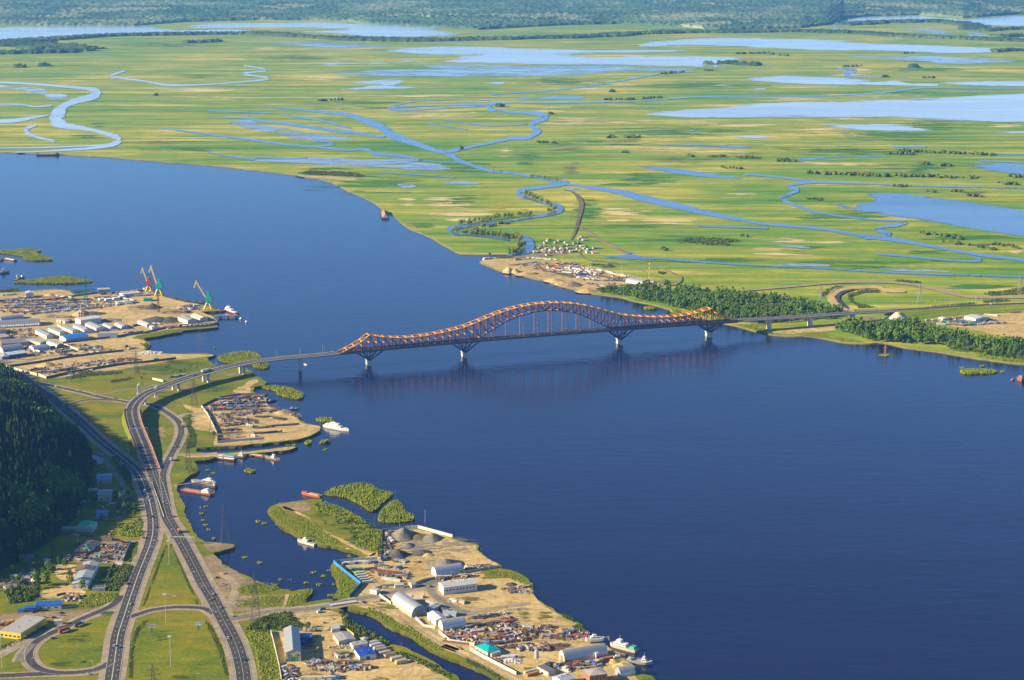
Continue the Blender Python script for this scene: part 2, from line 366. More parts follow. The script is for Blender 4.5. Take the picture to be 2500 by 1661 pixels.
lake(Q(ZB, [(870, 770), (1050, 746), (1300, 735), (1360, 760), (1260, 795), (1400, 800), (1680, 810), (1300, 820), (950, 826), (780, 831), (950, 802), (1180, 786), (1050, 776)]))
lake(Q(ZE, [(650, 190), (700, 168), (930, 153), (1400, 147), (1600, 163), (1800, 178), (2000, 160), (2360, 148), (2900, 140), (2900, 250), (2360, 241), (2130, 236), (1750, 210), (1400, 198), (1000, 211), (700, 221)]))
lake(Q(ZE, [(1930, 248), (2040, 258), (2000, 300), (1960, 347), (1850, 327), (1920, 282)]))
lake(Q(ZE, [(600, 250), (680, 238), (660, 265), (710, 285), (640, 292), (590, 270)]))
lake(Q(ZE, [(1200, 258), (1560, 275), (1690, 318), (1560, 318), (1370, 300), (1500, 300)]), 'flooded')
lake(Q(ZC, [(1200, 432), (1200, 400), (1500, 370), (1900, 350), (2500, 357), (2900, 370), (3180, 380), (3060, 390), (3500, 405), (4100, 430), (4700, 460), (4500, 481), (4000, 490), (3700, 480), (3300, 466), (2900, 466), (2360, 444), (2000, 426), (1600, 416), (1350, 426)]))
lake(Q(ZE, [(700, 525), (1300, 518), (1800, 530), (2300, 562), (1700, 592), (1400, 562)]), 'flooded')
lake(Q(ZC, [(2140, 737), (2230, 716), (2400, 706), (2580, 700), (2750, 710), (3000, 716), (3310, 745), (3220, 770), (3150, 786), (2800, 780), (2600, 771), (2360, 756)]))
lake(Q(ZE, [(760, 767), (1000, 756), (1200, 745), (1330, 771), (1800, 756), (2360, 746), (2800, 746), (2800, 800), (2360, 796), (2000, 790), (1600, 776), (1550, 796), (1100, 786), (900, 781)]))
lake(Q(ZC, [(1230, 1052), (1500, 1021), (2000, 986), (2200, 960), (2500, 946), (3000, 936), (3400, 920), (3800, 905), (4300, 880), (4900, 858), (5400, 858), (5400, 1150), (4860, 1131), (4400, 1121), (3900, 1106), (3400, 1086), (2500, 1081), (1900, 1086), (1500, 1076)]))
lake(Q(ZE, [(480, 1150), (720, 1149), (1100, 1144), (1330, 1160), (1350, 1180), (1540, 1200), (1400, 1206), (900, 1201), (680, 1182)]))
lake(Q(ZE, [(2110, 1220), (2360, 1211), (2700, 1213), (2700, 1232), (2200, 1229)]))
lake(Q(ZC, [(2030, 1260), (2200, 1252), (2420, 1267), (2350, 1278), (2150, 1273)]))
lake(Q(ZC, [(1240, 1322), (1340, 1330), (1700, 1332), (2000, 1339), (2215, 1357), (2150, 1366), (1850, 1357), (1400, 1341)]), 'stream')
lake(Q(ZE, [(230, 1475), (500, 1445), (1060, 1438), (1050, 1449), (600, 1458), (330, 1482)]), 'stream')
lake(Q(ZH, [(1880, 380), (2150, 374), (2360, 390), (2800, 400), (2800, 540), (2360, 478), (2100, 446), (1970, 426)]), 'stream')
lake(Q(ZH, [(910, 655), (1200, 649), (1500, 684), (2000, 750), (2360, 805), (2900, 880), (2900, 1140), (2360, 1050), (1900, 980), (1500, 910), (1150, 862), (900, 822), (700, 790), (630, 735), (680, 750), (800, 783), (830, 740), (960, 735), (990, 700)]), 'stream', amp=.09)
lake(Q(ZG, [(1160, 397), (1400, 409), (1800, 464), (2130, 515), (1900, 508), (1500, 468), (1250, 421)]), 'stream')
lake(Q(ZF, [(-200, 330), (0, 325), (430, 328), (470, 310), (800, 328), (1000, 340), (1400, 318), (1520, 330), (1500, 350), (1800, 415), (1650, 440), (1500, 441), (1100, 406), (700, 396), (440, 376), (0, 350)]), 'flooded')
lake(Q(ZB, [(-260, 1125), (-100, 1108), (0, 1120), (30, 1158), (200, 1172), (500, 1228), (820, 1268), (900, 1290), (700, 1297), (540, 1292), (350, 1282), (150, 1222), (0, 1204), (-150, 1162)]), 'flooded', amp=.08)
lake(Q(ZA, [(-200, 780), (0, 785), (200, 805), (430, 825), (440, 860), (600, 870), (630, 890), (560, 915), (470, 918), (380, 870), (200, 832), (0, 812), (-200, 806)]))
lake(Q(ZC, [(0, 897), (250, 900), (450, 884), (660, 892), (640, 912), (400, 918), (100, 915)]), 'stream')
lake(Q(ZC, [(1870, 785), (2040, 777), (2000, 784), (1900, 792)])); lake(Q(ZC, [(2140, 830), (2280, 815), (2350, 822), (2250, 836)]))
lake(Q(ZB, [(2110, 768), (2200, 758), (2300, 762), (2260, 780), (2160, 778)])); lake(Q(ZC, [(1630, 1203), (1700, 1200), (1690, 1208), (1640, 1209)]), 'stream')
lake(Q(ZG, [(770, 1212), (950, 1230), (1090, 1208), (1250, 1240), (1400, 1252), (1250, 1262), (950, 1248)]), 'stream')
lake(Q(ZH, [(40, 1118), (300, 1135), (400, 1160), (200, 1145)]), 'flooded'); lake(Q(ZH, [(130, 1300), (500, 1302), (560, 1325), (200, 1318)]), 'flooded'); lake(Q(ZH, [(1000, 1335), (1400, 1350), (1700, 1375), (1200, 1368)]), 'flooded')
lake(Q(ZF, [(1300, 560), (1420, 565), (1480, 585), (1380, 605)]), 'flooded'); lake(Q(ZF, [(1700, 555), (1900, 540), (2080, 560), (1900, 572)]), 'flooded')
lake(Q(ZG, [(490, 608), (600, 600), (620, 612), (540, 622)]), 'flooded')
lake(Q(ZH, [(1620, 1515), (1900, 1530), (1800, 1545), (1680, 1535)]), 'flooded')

# ---- streams and ditches
def stream(px, w, mat='stream', name='stream', amp=.04):
    _lz[0] += 1; z = G1+.9+.004*_lz[0]; P = ribbon_px(px, w, z, 5, amp); return pond(name, P, z, M[mat], sum(p.y for p in P)/len(P)/700)
stream(Q(ZA, [(1480, 1180), (2000, 1250), (2360, 1295), (2660, 1335), (2860, 1350), (3060, 1370), (3180, 1384), (3330, 1380), (3410, 1390), (3460, 1415), (3690, 1436), (3860, 1470)]), [3, 5, 5, 5, 5, 5, 5, 5, 9, 9, 7, 5])
stream(Q(ZB, [(540, 1292), (720, 1330), (560, 1350)]), [4, 4, 4])
stream(Q(ZB, [(-460, 1085), (-100, 1090), (0, 1112), (300, 1142), (600, 1190), (900, 1222), (1100, 1258), (1190, 1262)]), [2, 3, 6, 7, 8, 8, 6, 5])
stream(Q(ZB, [(60, 985), (300, 1000), (600, 1030), (850, 1060), (1000, 1110), (1150, 1170), (1250, 1245), (1400, 1300), (1600, 1370), (1740, 1405)]), [2, 4, 6, 10, 15, 19, 20, 15, 13, 9])
stream(Q(ZB, [(1740, 1403), (1800, 1430), (1870, 1480), (1960, 1512), (2100, 1560), (2210, 1582), (2360, 1597)]) + Q(ZG, [(0, 465), (120, 485), (250, 505), (420, 555), (480, 545)]), [11, 13, 11, 9, 8, 6, 5, 6, 6, 6, 10, 14])
stream(Q(ZG, [(510, 545), (440, 570), (300, 590), (130, 612), (60, 640), (90, 678), (180, 705), (260, 730), (350, 750), (420, 772), (445, 800), (390, 832), (300, 852), (200, 870), (0, 900)]) +
       Q(ZF, [(2000, 945), (1860, 958), (1790, 975), (1810, 1018), (1960, 1030), (2150, 1050), (2330, 1075)]), [14, 9, 8, 9, 13, 9, 6, 6, 7, 14, 16, 10, 7, 6, 5, 7, 12, 13, 8, 6, 6, 7])
stream(Q(Z6b, [(440, 55), (520, 80), (600, 110), (665, 150), (680, 200), (640, 245), (560, 275), (420, 296)]), [7, 12, 18, 22, 22, 18, 10, 6])
stream(Q(ZG, [(500, 563), (700, 592), (950, 630), (1200, 692), (1500, 762), (1800, 832), (2100, 890), (2360, 935), (2800, 970), (3100, 1022), (3350, 1056), (3500, 1072), (3800, 1126), (4100, 1181), (4350, 1221), (4600, 1251), (4860, 1290), (5200, 1340)]),
       [5, 7, 13, 17, 16, 13, 9, 7, 7, 7, 10, 12, 8, 7, 8, 7, 6, 6])
stream(Q(ZH, [(480, 545), (400, 552), (250, 565), (190, 582), (270, 620), (230, 642), (130, 690), (160, 720), (380, 808), (530, 840), (900, 888), (1200, 905), (1270, 920), (1200, 942), (1050, 960), (990, 985), (1080, 1010), (1120, 1030), (1000, 1052), (880, 1062)]),
       [5, 5, 6, 8, 9, 8, 9, 8, 7, 5, 4, 4, 8, 9, 7, 8, 9, 9, 8, 8])
stream(Q(ZG, [(2150, 475), (2360, 490), (2560, 514), (2820, 545), (3360, 565), (3860, 585), (4860, 605)]), [3, 5, 4, 6, 3, 3, 3])
stream(Q(ZH, [(1000, 1210), (1300, 1232), (1700, 1270), (1960, 1272), (1900, 1237)]), [3, 5, 4, 5, 5])
stream(Q(ZG, [(1250, 1250), (1400, 1256), (2000, 1300), (2360, 1320), (2860, 1342), (3360, 1374), (3860, 1396), (4860, 1420)]), [7, 5, 4, 3, 3, 3, 4, 6])
stream(Q(ZA, [(-100, 755), (0, 760), (300, 775), (600, 800), (800, 818), (900, 850), (860, 890), (700, 930), (600, 975), (545, 1040), (520, 1110), (620, 1160), (800, 1190), (1000, 1240), (1095, 1285), (1040, 1330), (900, 1360), (600, 1384), (400, 1396), (150, 1404)]),
       [4, 5, 5, 6, 8, 17, 17, 15, 16, 32, 34, 16, 9, 10, 17, 12, 8, 6, 4, 3], 'lake')
stream(Q(ZA, [(-100, 1370), (0, 1367), (500, 1357), (900, 1340), (1000, 1325)]), 3.4, 'lake')
stream(Q(ZA, [(-100, 1140), (0, 1122), (150, 1110), (300, 1085), (380, 1072), (470, 1056)]), [9, 10, 10, 8, 5, 2], 'lake')
stream(Q(ZA, [(-100, 960), (0, 962), (200, 966), (320, 985), (480, 972)]), [3, 3, 4, 4, 4], 'lake')
stream(Q(ZA, [(340, 1155), (260, 1180), (240, 1215), (330, 1262), (480, 1298), (500, 1312)]), [3, 9, 11, 6, 6, 9], 'lake')
stream(Q(ZA, [(1160, 650), (1030, 695), (1055, 714), (1300, 745), (1550, 785), (1900, 780), (2360, 745), (2480, 727), (2420, 710), (2300, 694), (2230, 682), (2360, 664), (2460, 650), (2360, 622), (2250, 607)]), [5, 5, 4, 4, 6, 3, 4, 5, 4, 4, 6, 3, 4, 4, 3], 'lake')
stream(Q(ZB, [(2360, 950), (2180, 955), (2150, 1000), (2220, 1018), (2360, 1032), (2500, 1040), (2610, 1052), (2680, 1082), (2600, 1115), (2530, 1145), (2560, 1180), (2600, 1205), (2560, 1240), (2500, 1272), (2360, 1275), (2250, 1300), (2050, 1340), (1880, 1375), (1760, 1402)]),
       [3, 8, 14, 6, 6, 8, 12, 12, 12, 10, 10, 16, 12, 10, 9, 7, 6, 8, 10])
stream(Q(ZB, [(1220, 998), (1330, 985), (1700, 972), (2150, 960)]), [6, 4, 3, 4]); stream(Q(ZB, [(1230, 1002), (1400, 1016), (1700, 1000), (2140, 972)]), [6, 4, 3, 3])
stream(Q(ZB, [(1240, 985), (1340, 960), (1500, 935), (1800, 918), (2150, 924)]), 2)
stream(Q(ZC, [(-200, 875), (0, 860), (500, 820), (1000, 745), (1300, 690), (1450, 672), (1700, 662)]), [2, 2.4, 3, 3.4, 3, 2.4, 2])
stream(Q(ZC, [(-200, 955), (0, 953), (700, 945), (1100, 940), (1400, 920), (1700, 895), (2360, 888), (2500, 889), (2900, 885), (3400, 855), (3700, 820), (3900, 811), (4860, 825)]), [2, 2, 2.2, 2.2, 2.8, 2.4, 2, 2, 2.6, 3.2, 3.4, 2, 2])
stream(Q(ZE, [(600, 620), (720, 638), (810, 652), (700, 685), (800, 705), (1050, 716)]), [2.5, 4, 8, 9, 4, 2])
stream(Q(ZF, [(1140, 460), (1500, 480), (1830, 507)]), 2.2); stream(Q(ZB, [(1580, 1132), (1760, 1165), (1950, 1196)]), [4, 3, 2]); stream(Q(ZB, [(1720, 1105), (1900, 1130), (2100, 1156), (2360, 1155), (2500, 1140)]), [2.4, 2.4, 4, 2.4, 3])
stream(Q(ZB, [(-440, 1022), (-60, 1035), (150, 1042)]), 3); stream(Q(ZB, [(240, 1055), (400, 1080), (600, 1112), (750, 1150), (880, 1183)]), [2, 5, 5, 5, 2])
stream(Q(ZG, [(1700, 952), (2000, 960), (2360, 972)]), [2, 5, 3]); stream(Q(ZF, [(1550, 346), (1700, 362), (1920, 375)]), 2.4)
stream(Q(ZH, [(1950, 350), (2360, 368), (2700, 385)]), 3.4); stream(Q(ZH, [(1890, 282), (2360, 290), (2700, 294)]), 3); stream(Q(ZH, [(1150, 222), (1460, 220)]), 3)
stream(Q(ZF, [(630, -180), (560, -120), (590, -60)]), 2) if False else None
stream(Q(ZB, [(-20, 1450), (300, 1462), (470, 1452)]), [3, 4, 3]); stream(Q(ZA, [(1900, 1400), (2100, 1440), (2360, 1470)]), [2, 4, 5])

# ---- dry-grass, lush and peaty patches of the meadow, ragged at the edge
def patch_mat(name, stops, sc):
    m, n, l, b = new_mat(name); p = geo_pos(n)
    f = noise_tex(n, l, p, 1.0, 6, .65, .8, (R(-8), sc, sc*3.5)); l.new(ramp(n, l, f, stops), b.inputs['Base Color']); b.inputs['Roughness'].default_value = .95
    b.inputs['Specular IOR Level'].default_value = .1
    e = n.new('ShaderNodeAttribute'); e.attribute_name = 'edge'
    g = noise_tex(n, l, p, 1.0, 9, .72, .6, (R(6), sc*1.1, sc*5))
    ad = n.new('ShaderNodeMath'); ad.operation = 'MULTIPLY_ADD'; l.new(e.outputs['Fac'], ad.inputs[0]); ad.inputs[1].default_value = .34; gm = n.new('ShaderNodeMapRange'); gm.clamp = False; gm.inputs[1].default_value = .3; gm.inputs[2].default_value = .7; l.new(g, gm.inputs[0]); l.new(gm.outputs[0], ad.inputs[2])
    fa = ramp(n, l, ad.outputs[0], [(.74, (0, 0, 0)), (.88, (1, 1, 1))])
    t = n.new('ShaderNodeBsdfTransparent'); mx = n.new('ShaderNodeMixShader'); l.new(fa, mx.inputs[0]); l.new(t.outputs[0], mx.inputs[1]); l.new(b.outputs[0], mx.inputs[2])
    l.new(mx.outputs[0], n['Material Output'].inputs['Surface']); return m
M['dry_patch'] = patch_mat('dry_grass', [(.3, (.44, .36, .11)), (.6, (.58, .49, .22)), (.8, (.66, .57, .31))], .005)
M['lush_patch'] = patch_mat('lush_grass', [(.3, (.035, .14, .008)), (.7, (.075, .195, .010))], .006)
M['peat_patch'] = patch_mat('peaty_ground', [(.3, (.11, .085, .06)), (.7, (.19, .16, .075))], .012)
M['gold_patch'] = patch_mat('flowering_meadow', [(.3, (.30, .22, .01)), (.7, (.50, .36, .015))], .02)
M['near_lush'] = patch_mat('rank_grass', [(.3, (.03, .075, .010)), (.7, (.07, .125, .012))], .05)
M['near_bare'] = patch_mat('bare_ground', [(.3, (.26, .19, .10)), (.7, (.42, .32, .18))], .05)
M['near_grass'] = patch_mat('yard_grass', [(.3, (.075, .105, .012)), (.7, (.15, .16, .02))], .05)
M['gravel_patch'] = patch_mat('strewn_gravel', [(.3, (.17, .155, .13)), (.7, (.30, .275, .23))], .05)
M['oil_dirt'] = patch_mat('stained_ground', [(.3, (.10, .07, .04)), (.7, (.18, .13, .075))], .05)
_pz = [0]
def patch(px, mat, z=G1+.12, name='meadow_patch'):
    _pz[0] += 1; z += .0015*_pz[0]
    P = [W(p.x, p.y, z) for p in catmull([(a, b, 0) for a, b in px], 3, True)]; N = len(P); c = sum(P, Vector())/N
    vs = [tuple(p) for p in P]+[tuple(c+(p-c)*.2) for p in P]+[tuple(c)]
    fs = [(i, (i+1) % N, N+(i+1) % N, N+i) for i in range(N)]+[(N+i, N+(i+1) % N, 2*N) for i in range(N)]
    me = bpy.data.meshes.new(name); me.from_pydata(vs, [], fs); me.materials.append(M[mat])
    at = me.attributes.new('edge', 'FLOAT', 'POINT'); at.data.foreach_set('value', [0.0]*N+[1.0]*(N+1))
    o = link(name, me); tag(o, kind='structure'); return o
def blobpx(z, x, y, rx, ry, n=9):
    return Q(z, [(x+rx*math.cos(2*math.pi*i/n)*random.uniform(.75, 1.2), y+ry*math.sin(2*math.pi*i/n)*random.uniform(.75, 1.2)) for i in range(n)])
for z, x, y, rx, ry in [(ZF, 1780, 755, 270, 75), (ZF, 1920, 860, 290, 60), (ZF, 1400, 735, 80, 40), (ZF, 2290, 285, 110, 60), (ZG, 960, 895, 150, 30), (ZG, 1000, 830, 260, 50), (ZG, 1560, 905, 300, 28), (ZG, 2050, 660, 260, 30),
                        (ZG, 1000, 220, 520, 40), (ZG, 1250, 270, 420, 30), (ZC, 550, 1130, 620, 40), (ZC, 1200, 1130, 700, 22), (ZC, 2100, 1160, 420, 22), (ZC, 700, 830, 260, 22), (ZC, 1700, 1390, 700, 25), (ZC, 300, 1010, 300, 30),
                        (ZE, 900, 1100, 1100, 12), (ZE, 480, 1215, 300, 30), (ZE, 820, 1240, 130, 22), (ZE, 500, 1335, 800, 12), (ZE, 500, 1515, 560, 22), (ZE, 850, 650, 160, 28), (ZE, 700, 690, 220, 14), (ZE, 350, 810, 260, 12), (ZE, 1000, 880, 500, 22),
                        (ZE, 300, 920, 500, 22), (ZE, 1500, 720, 400, 8), (ZE, 2250, 1160, 200, 18), (ZB, 1500, 885, 900, 14), (ZB, 600, 715, 300, 22), (ZB, 500, 900, 500, 12), (ZB, 1500, 1050, 500, 24), (ZB, 100, 450, 120, 14), (ZB, 1750, 1070, 500, 12),
                        (ZA, 1800, 830, 560, 18), (ZA, 2000, 920, 500, 14), (ZA, 900, 580, 120, 10), (ZA, 1900, 900, 480, 10), (ZH, 250, 1085, 300, 22), (ZH, 600, 1105, 300, 16), (ZH, 2300, 1185, 60, 26), (ZH, 1380, 1218, 120, 10), (ZH, 120, 1165, 300, 14), (ZH, 100, 800, 150, 22), (ZH, 300, 1215, 380, 14)]:
    patch(blobpx(z, x, y, rx*1.35, ry*1.5), 'dry_patch')
for z, x, y, rx, ry in [(ZG, 1500, 90, 800, 60), (ZG, 900, 175, 700, 28), (ZG, 130, 340, 150, 70), (ZG, 1200, 540, 300, 70), (ZG, 1100, 950, 600, 40), (ZG, 700, 850, 160, 160), (ZF, 1200, 570, 600, 70), (ZF, 1900, 400, 400, 60), (ZF, 1900, 720, 300, 60), (ZF, 1560, 930, 160, 30), (ZF, 600, 425, 420, 14),
                        (ZH, 600, 860, 700, 50), (ZH, 1500, 420, 500, 60), (ZH, 1300, 120, 800, 60), (ZH, 700, 250, 900, 30), (ZH, 900, 1300, 1100, 40), (ZH, 1500, 1190, 400, 26), (ZH, 1900, 1050, 500, 50), (ZH, 300, 1155, 260, 34), (ZH, 1900, 1510, 400, 30), (ZC, 1700, 790, 700, 40), (ZC, 500, 760, 500, 40), (ZB, 900, 950, 600, 20), (ZB, 500, 540, 500, 30), (ZB, 1100, 990, 600, 18),
                        (ZA, 900, 1150, 110, 28), (ZA, 800, 1270, 160, 36), (ZA, 1800, 700, 260, 22), (ZA, 1600, 1380, 600, 22), (ZA, 1500, 420, 600, 26), (ZG, 1600, 1080, 600, 30), (ZG, 1700, 1270, 700, 30), (ZE, 1500, 1150, 300, 60), (ZE, 1500, 640, 500, 30), (ZE, 700, 1400, 900, 36)]:
    patch(blobpx(z, x, y, rx*1.2, ry*1.35), 'lush_patch', G1+.2)
for z, x, y, rx, ry in [(ZG, 520, 245, 220, 26), (ZG, 1500, 345, 420, 34), (ZG, 540, 430, 150, 70), (ZH, 1980, 1130, 300, 16), (ZG, 380, 200, 160, 14), (ZA, 1500, 1310, 420, 30), (ZA, 1850, 395, 200, 14), (ZH, 1300, 830, 100, 16), (ZH, 1950, 640, 160, 14)]:
    patch(blobpx(z, x, y, rx, ry), 'peat_patch', G1+.27)
for z, x, y, rx, ry in [(ZF, 2220, 775, 130, 26), (ZH, 880, 445, 130, 26), (ZH, 2060, 500, 140, 12), (ZG, 2100, 298, 140, 10), (ZH, 1330, 398, 30, 6), (ZG, 100, 800, 90, 22), (ZF, 1600, 55, 60, 16), (ZA, 1480, 1320, 120, 14), (ZG, 1850, 1505, 200, 18), (ZB, 200, 640, 120, 14)]:
    patch(blobpx(z, x, y, rx, ry), 'gold_patch', G1+.27)

# ---- tracks over the flood plain
def track(name, px, w, mat='dirt', z=G1+1.4):
    return sheet(name, ribbon_px(px, w, z, 6, .05), z, M[mat])
track('dirt_track', Q(ZG, [(480, 615), (560, 640), (620, 700), (640, 760), (620, 860), (600, 940), (575, 1020), (540, 1075)]), [2, 4, 11, 12, 9, 8, 4, 3], 'peat')
track('dirt_track', Q(ZG, [(605, 948), (690, 1000), (800, 1070), (950, 1150), (1090, 1205)]), [3, 5, 6, 6, 5])
track('dirt_track', Q(ZG, [(610, 1185), (650, 1235), (710, 1262), (1000, 1300), (1250, 1380), (1420, 1450)]), 2.5)
track('dirt_track', Q(ZG, [(1150, 1270), (1300, 1310), (1480, 1385), (1560, 1430), (1520, 1480), (1400, 1500)]), [3, 4, 4, 4, 5, 4])
track('gravel_road', Q(Z4, [(-400, 420), (0, 375), (500, 330), (850, 300), (1250, 300), (1500, 330), (1750, 390), (1950, 425), (2360, 425), (2700, 415)]), [2, 3, 4, 5, 5, 6, 6, 5, 4, 4], 'verge')
track('loop_embankment', Q(Z4, [(960, 545), (880, 515), (800, 470), (770, 420), (820, 370), (950, 345), (1150, 340), (1220, 368), (1380, 378)]), [11, 16, 18, 18, 15, 9, 8, 9, 4], 'sand', G1+1.5)
track('loop_road', Q(Z4, [(920, 520), (850, 470), (825, 425), (860, 385), (960, 358)]), [5, 8, 9, 7, 3], 'asphalt', G1+1.6)

# ---- far woods: canopies that read as one mass
def canopy(name, rows, seed, hmin, hmax, mat='far_wood'):
    """bumpy canopy surface; rows = list of world point rows (near to far)"""
    r = np.random.default_rng(seed); ny = len(rows); nx = len(rows[0]); P = np.array([[(p[0], p[1]) for p in row] for row in rows])
    h = r.uniform(hmin, hmax, (ny, nx))*(0.7+.6*(r.random((ny, nx)) > .35)); h[0] = 0; h[:, 0] = 0; h[:, -1] = 0
    V = np.dstack([P, h+G1]).reshape(-1, 3); V[:, 0] += r.uniform(-4, 4, len(V)); V[:, 1] += r.uniform(-8, 8, len(V))
    idx = np.arange(ny*nx).reshape(ny, nx); F = np.stack([idx[:-1, :-1], idx[:-1, 1:], idx[1:, 1:], idx[1:, :-1]], -1).reshape(-1, 4)
    pn = np.array([.5+.9*noise.noise((v[0]*.0016, v[1]*.0011, seed))+.35*noise.noise((v[0]*.006, v[1]*.004, seed)) for v in V]); o = np_mesh(name, V, F, M[mat], np.clip(pn+r.uniform(-.12, .12, len(V)), 0, .999)); tag(o, kind='stuff'); return o
def np_mesh(name, V, F, mat, rnd=None, mi=None, smooth=False):
    me = bpy.data.meshes.new(name); k = F.shape[1]
    me.vertices.add(len(V)); me.vertices.foreach_set('co', V.astype(np.float32).ravel())
    me.loops.add(F.size); me.loops.foreach_set('vertex_index', F.astype(np.int32).ravel())
    me.polygons.add(len(F)); me.polygons.foreach_set('loop_start', np.arange(0, F.size, k, dtype=np.int32))
    for m in (mat if isinstance(mat, list) else [mat]): me.materials.append(m)
    if mi is not None: me.polygons.foreach_set('material_index', mi.astype(np.int32))
    if rnd is not None:
        at = me.attributes.new('rnd', 'FLOAT', 'POINT'); at.data.foreach_set('value', rnd.astype(np.float32))
    if smooth: me.polygons.foreach_set('use_smooth', np.ones(len(F), dtype=bool))
    me.update(calc_edges=True); me.validate(); return link(name, me)
edge = Q(ZA, [(-900, 232), (0, 233), (850, 240), (1250, 241), (1700, 206), (2360, 190)])+Q(ZB, [(150, 190), (500, 186), (800, 195), (1000, 215), (1300, 232), (1700, 262), (2050, 280), (2360, 262)])+Q(ZC, [(500, 236), (1000, 225), (1480, 242), (1900, 282), (2360, 272)])+Q(ZE, [(300, 262), (560, 232), (680, 205), (650, 185), (900, 155), (1400, 142), (1800, 172), (2360, 132), (3300, 120)])
ep = catmull([W(a, b, G1) for a, b in edge], 1)
xs = np.array([proj(p)[0] for p in ep]); ys = np.array([proj(p)[1] for p in ep])
rows = []
ncol = 700
sx = np.linspace(-350, 2850, ncol); sy0 = np.interp(sx, xs, ys)
d0 = np.array([W(1250, y, 0).y for y in sy0]); ux = (sx-1250)/FOC
t = 0.0; offs = [0.0]
while offs[-1] < 9500: offs.append(offs[-1]+14*(1+len(offs)*.008))
for o_ in offs:
    yy = d0+o_; dep = yy*CP+CAM_H*SP; rows.append(list(zip(ux*dep, yy)))
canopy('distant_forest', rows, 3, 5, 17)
def tree_belt(px, width, hmin=7, hmax=14, step=9, name='tree_belt', seed=1):
    c = catmull([W(a, b, G1) for a, b in px], 8); L = [0]
    for a, b in zip(c, c[1:]): L.append(L[-1]+(b-a).length)
    n = int(L[-1]/step); s = np.linspace(0, L[-1], n); X = np.interp(s, L, [p.x for p in c]); Y = np.interp(s, L, [p.y for p in c])
    wob = np.interp(s, np.linspace(0, L[-1], 40), np.random.default_rng(seed).uniform(.4, 1.3, 40))
    tx = np.gradient(X); ty = np.gradient(Y); ln = np.hypot(tx, ty)+1e-6; nx_, ny_ = -ty/ln, tx/ln
    rows = [list(zip(X+nx_*width*k*wob, Y+ny_*width*k*wob)) for k in np.linspace(-.5, .5, max(5, int(width/12)))]
    o = canopy(name, rows, seed, hmin, hmax, 'belt')
    return o
tree_belt(Q(ZA, [(110, 392), (600, 362), (900, 342), (1500, 325), (2360, 320)])+Q(ZB, [(500, 350), (1000, 370), (1600, 377), (2360, 362)])+Q(ZC, [(700, 345), (1200, 315), (1640, 300), (1950, 303), (2360, 294)])+Q(ZE, [(500, 300), (900, 316), (1300, 345), (1900, 365), (2360, 386), (2900, 400)]), 150, seed=5)
tree_belt(Q(ZE, [(680, 235), (1000, 216), (1500, 204), (1850, 238), (1900, 278)]), 160, seed=6); tree_belt(Q(ZE, [(1990, 290), (2200, 275), (2600, 268)]), 90, seed=7); tree_belt(Q(ZE, [(2100, 345), (2360, 336), (2700, 332)]), 110, seed=8)
tree_belt(Q(ZA, [(130, 385), (200, 412), (400, 435), (620, 455), (740, 478)]), 260, seed=9); tree_belt(Q(ZA, [(-200, 498), (0, 496), (300, 492), (700, 486)]), 110, seed=10)
tree_belt(Q(ZE, [(2080, 485), (2200, 475), (2500, 465)]), 60, seed=11); tree_belt(Q(ZC, [(1880, 588), (2000, 592), (2280, 608)]), 60, seed=12); tree_belt(Q(ZC, [(1780, 592), (1830, 600)]), 50, seed=13)
tree_belt(Q(ZA, [(350, 612), (480, 608)]), 60, seed=14); tree_belt(Q(ZA, [(130, 628), (240, 622)]), 50, seed=15); tree_belt(Q(ZE, [(1290, 622), (1400, 622)]), 60, seed=16); tree_belt(Q(ZA, [(1700, 400), (2050, 384)]), 60, seed=17)

# ---- near bank: mainland, then the yard peninsula beyond the canal
mainland = [(-1500, 660), (-300, 706), (0, 712), (44, 712), (130, 705), (172, 709), (181, 719), (237, 713), (297, 714), (353, 708), (400, 722), (430, 730), (474, 739), (504, 750), (534, 752), (536, 759), (490, 762), (525, 773), (534, 788), (531, 799), (445, 808), (415, 815),
    (350, 827), (365, 846), (356, 854), (388, 861), (445, 864), (504, 862), (525, 867), (506, 873), (530, 893), (575, 892), (617, 908), (633, 921), (652, 933), (645, 942), (619, 945), (617, 955), (635, 964), (650, 976), (655, 989), (675, 998), (706, 1004), (729, 1022), (744, 1032),
    (783, 1040), (782, 1051), (762, 1063), (729, 1073), (680, 1080), (640, 1084), (578, 1090), (530, 1091), (510, 1092), (478, 1092), (480, 1104), (512, 1107), (599, 1101), (660, 1096), (701, 1091), (726, 1091), (696, 1100), (640, 1106), (604, 1109), (528, 1117), (476, 1125), (484, 1150), (458, 1165), (450, 1176),
    (430, 1184), (438, 1206), (451, 1244), (466, 1283), (480, 1310), (500, 1323), (520, 1324), (572, 1329), (570, 1337), (520, 1350), (536, 1375), (575, 1393), (624, 1419), (650, 1425), (682, 1437), (720, 1441), (761, 1437), (748, 1463), (745, 1472), (800, 1462), (813, 1464), (820, 1482),
    (838, 1490), (860, 1515), (893, 1536), (909, 1550), (953, 1572), (1000, 1586), (1026, 1599), (1070, 1622), (1102, 1643), (1130, 1668), (1180, 1720), (1180, 1900), (-2500, 1900)]
pts = [W(a, b, G0) for a, b in mainland[2:-3]]
for p in pts: p.z = 0
pts = roughen(pts, .09, 5, closed=False)
pts += [Vector((-60, 1200, 0)), Vector((-60, -600, 0)), Vector((-4000, -600, 0)), Vector((-4000, 3300, 0)), Vector((-1500, 3300, 0))]
sheet('riverbank', pts, G0, [M['bank_grass'], M['bank_edge']], skirt=(3.2, 1.6))
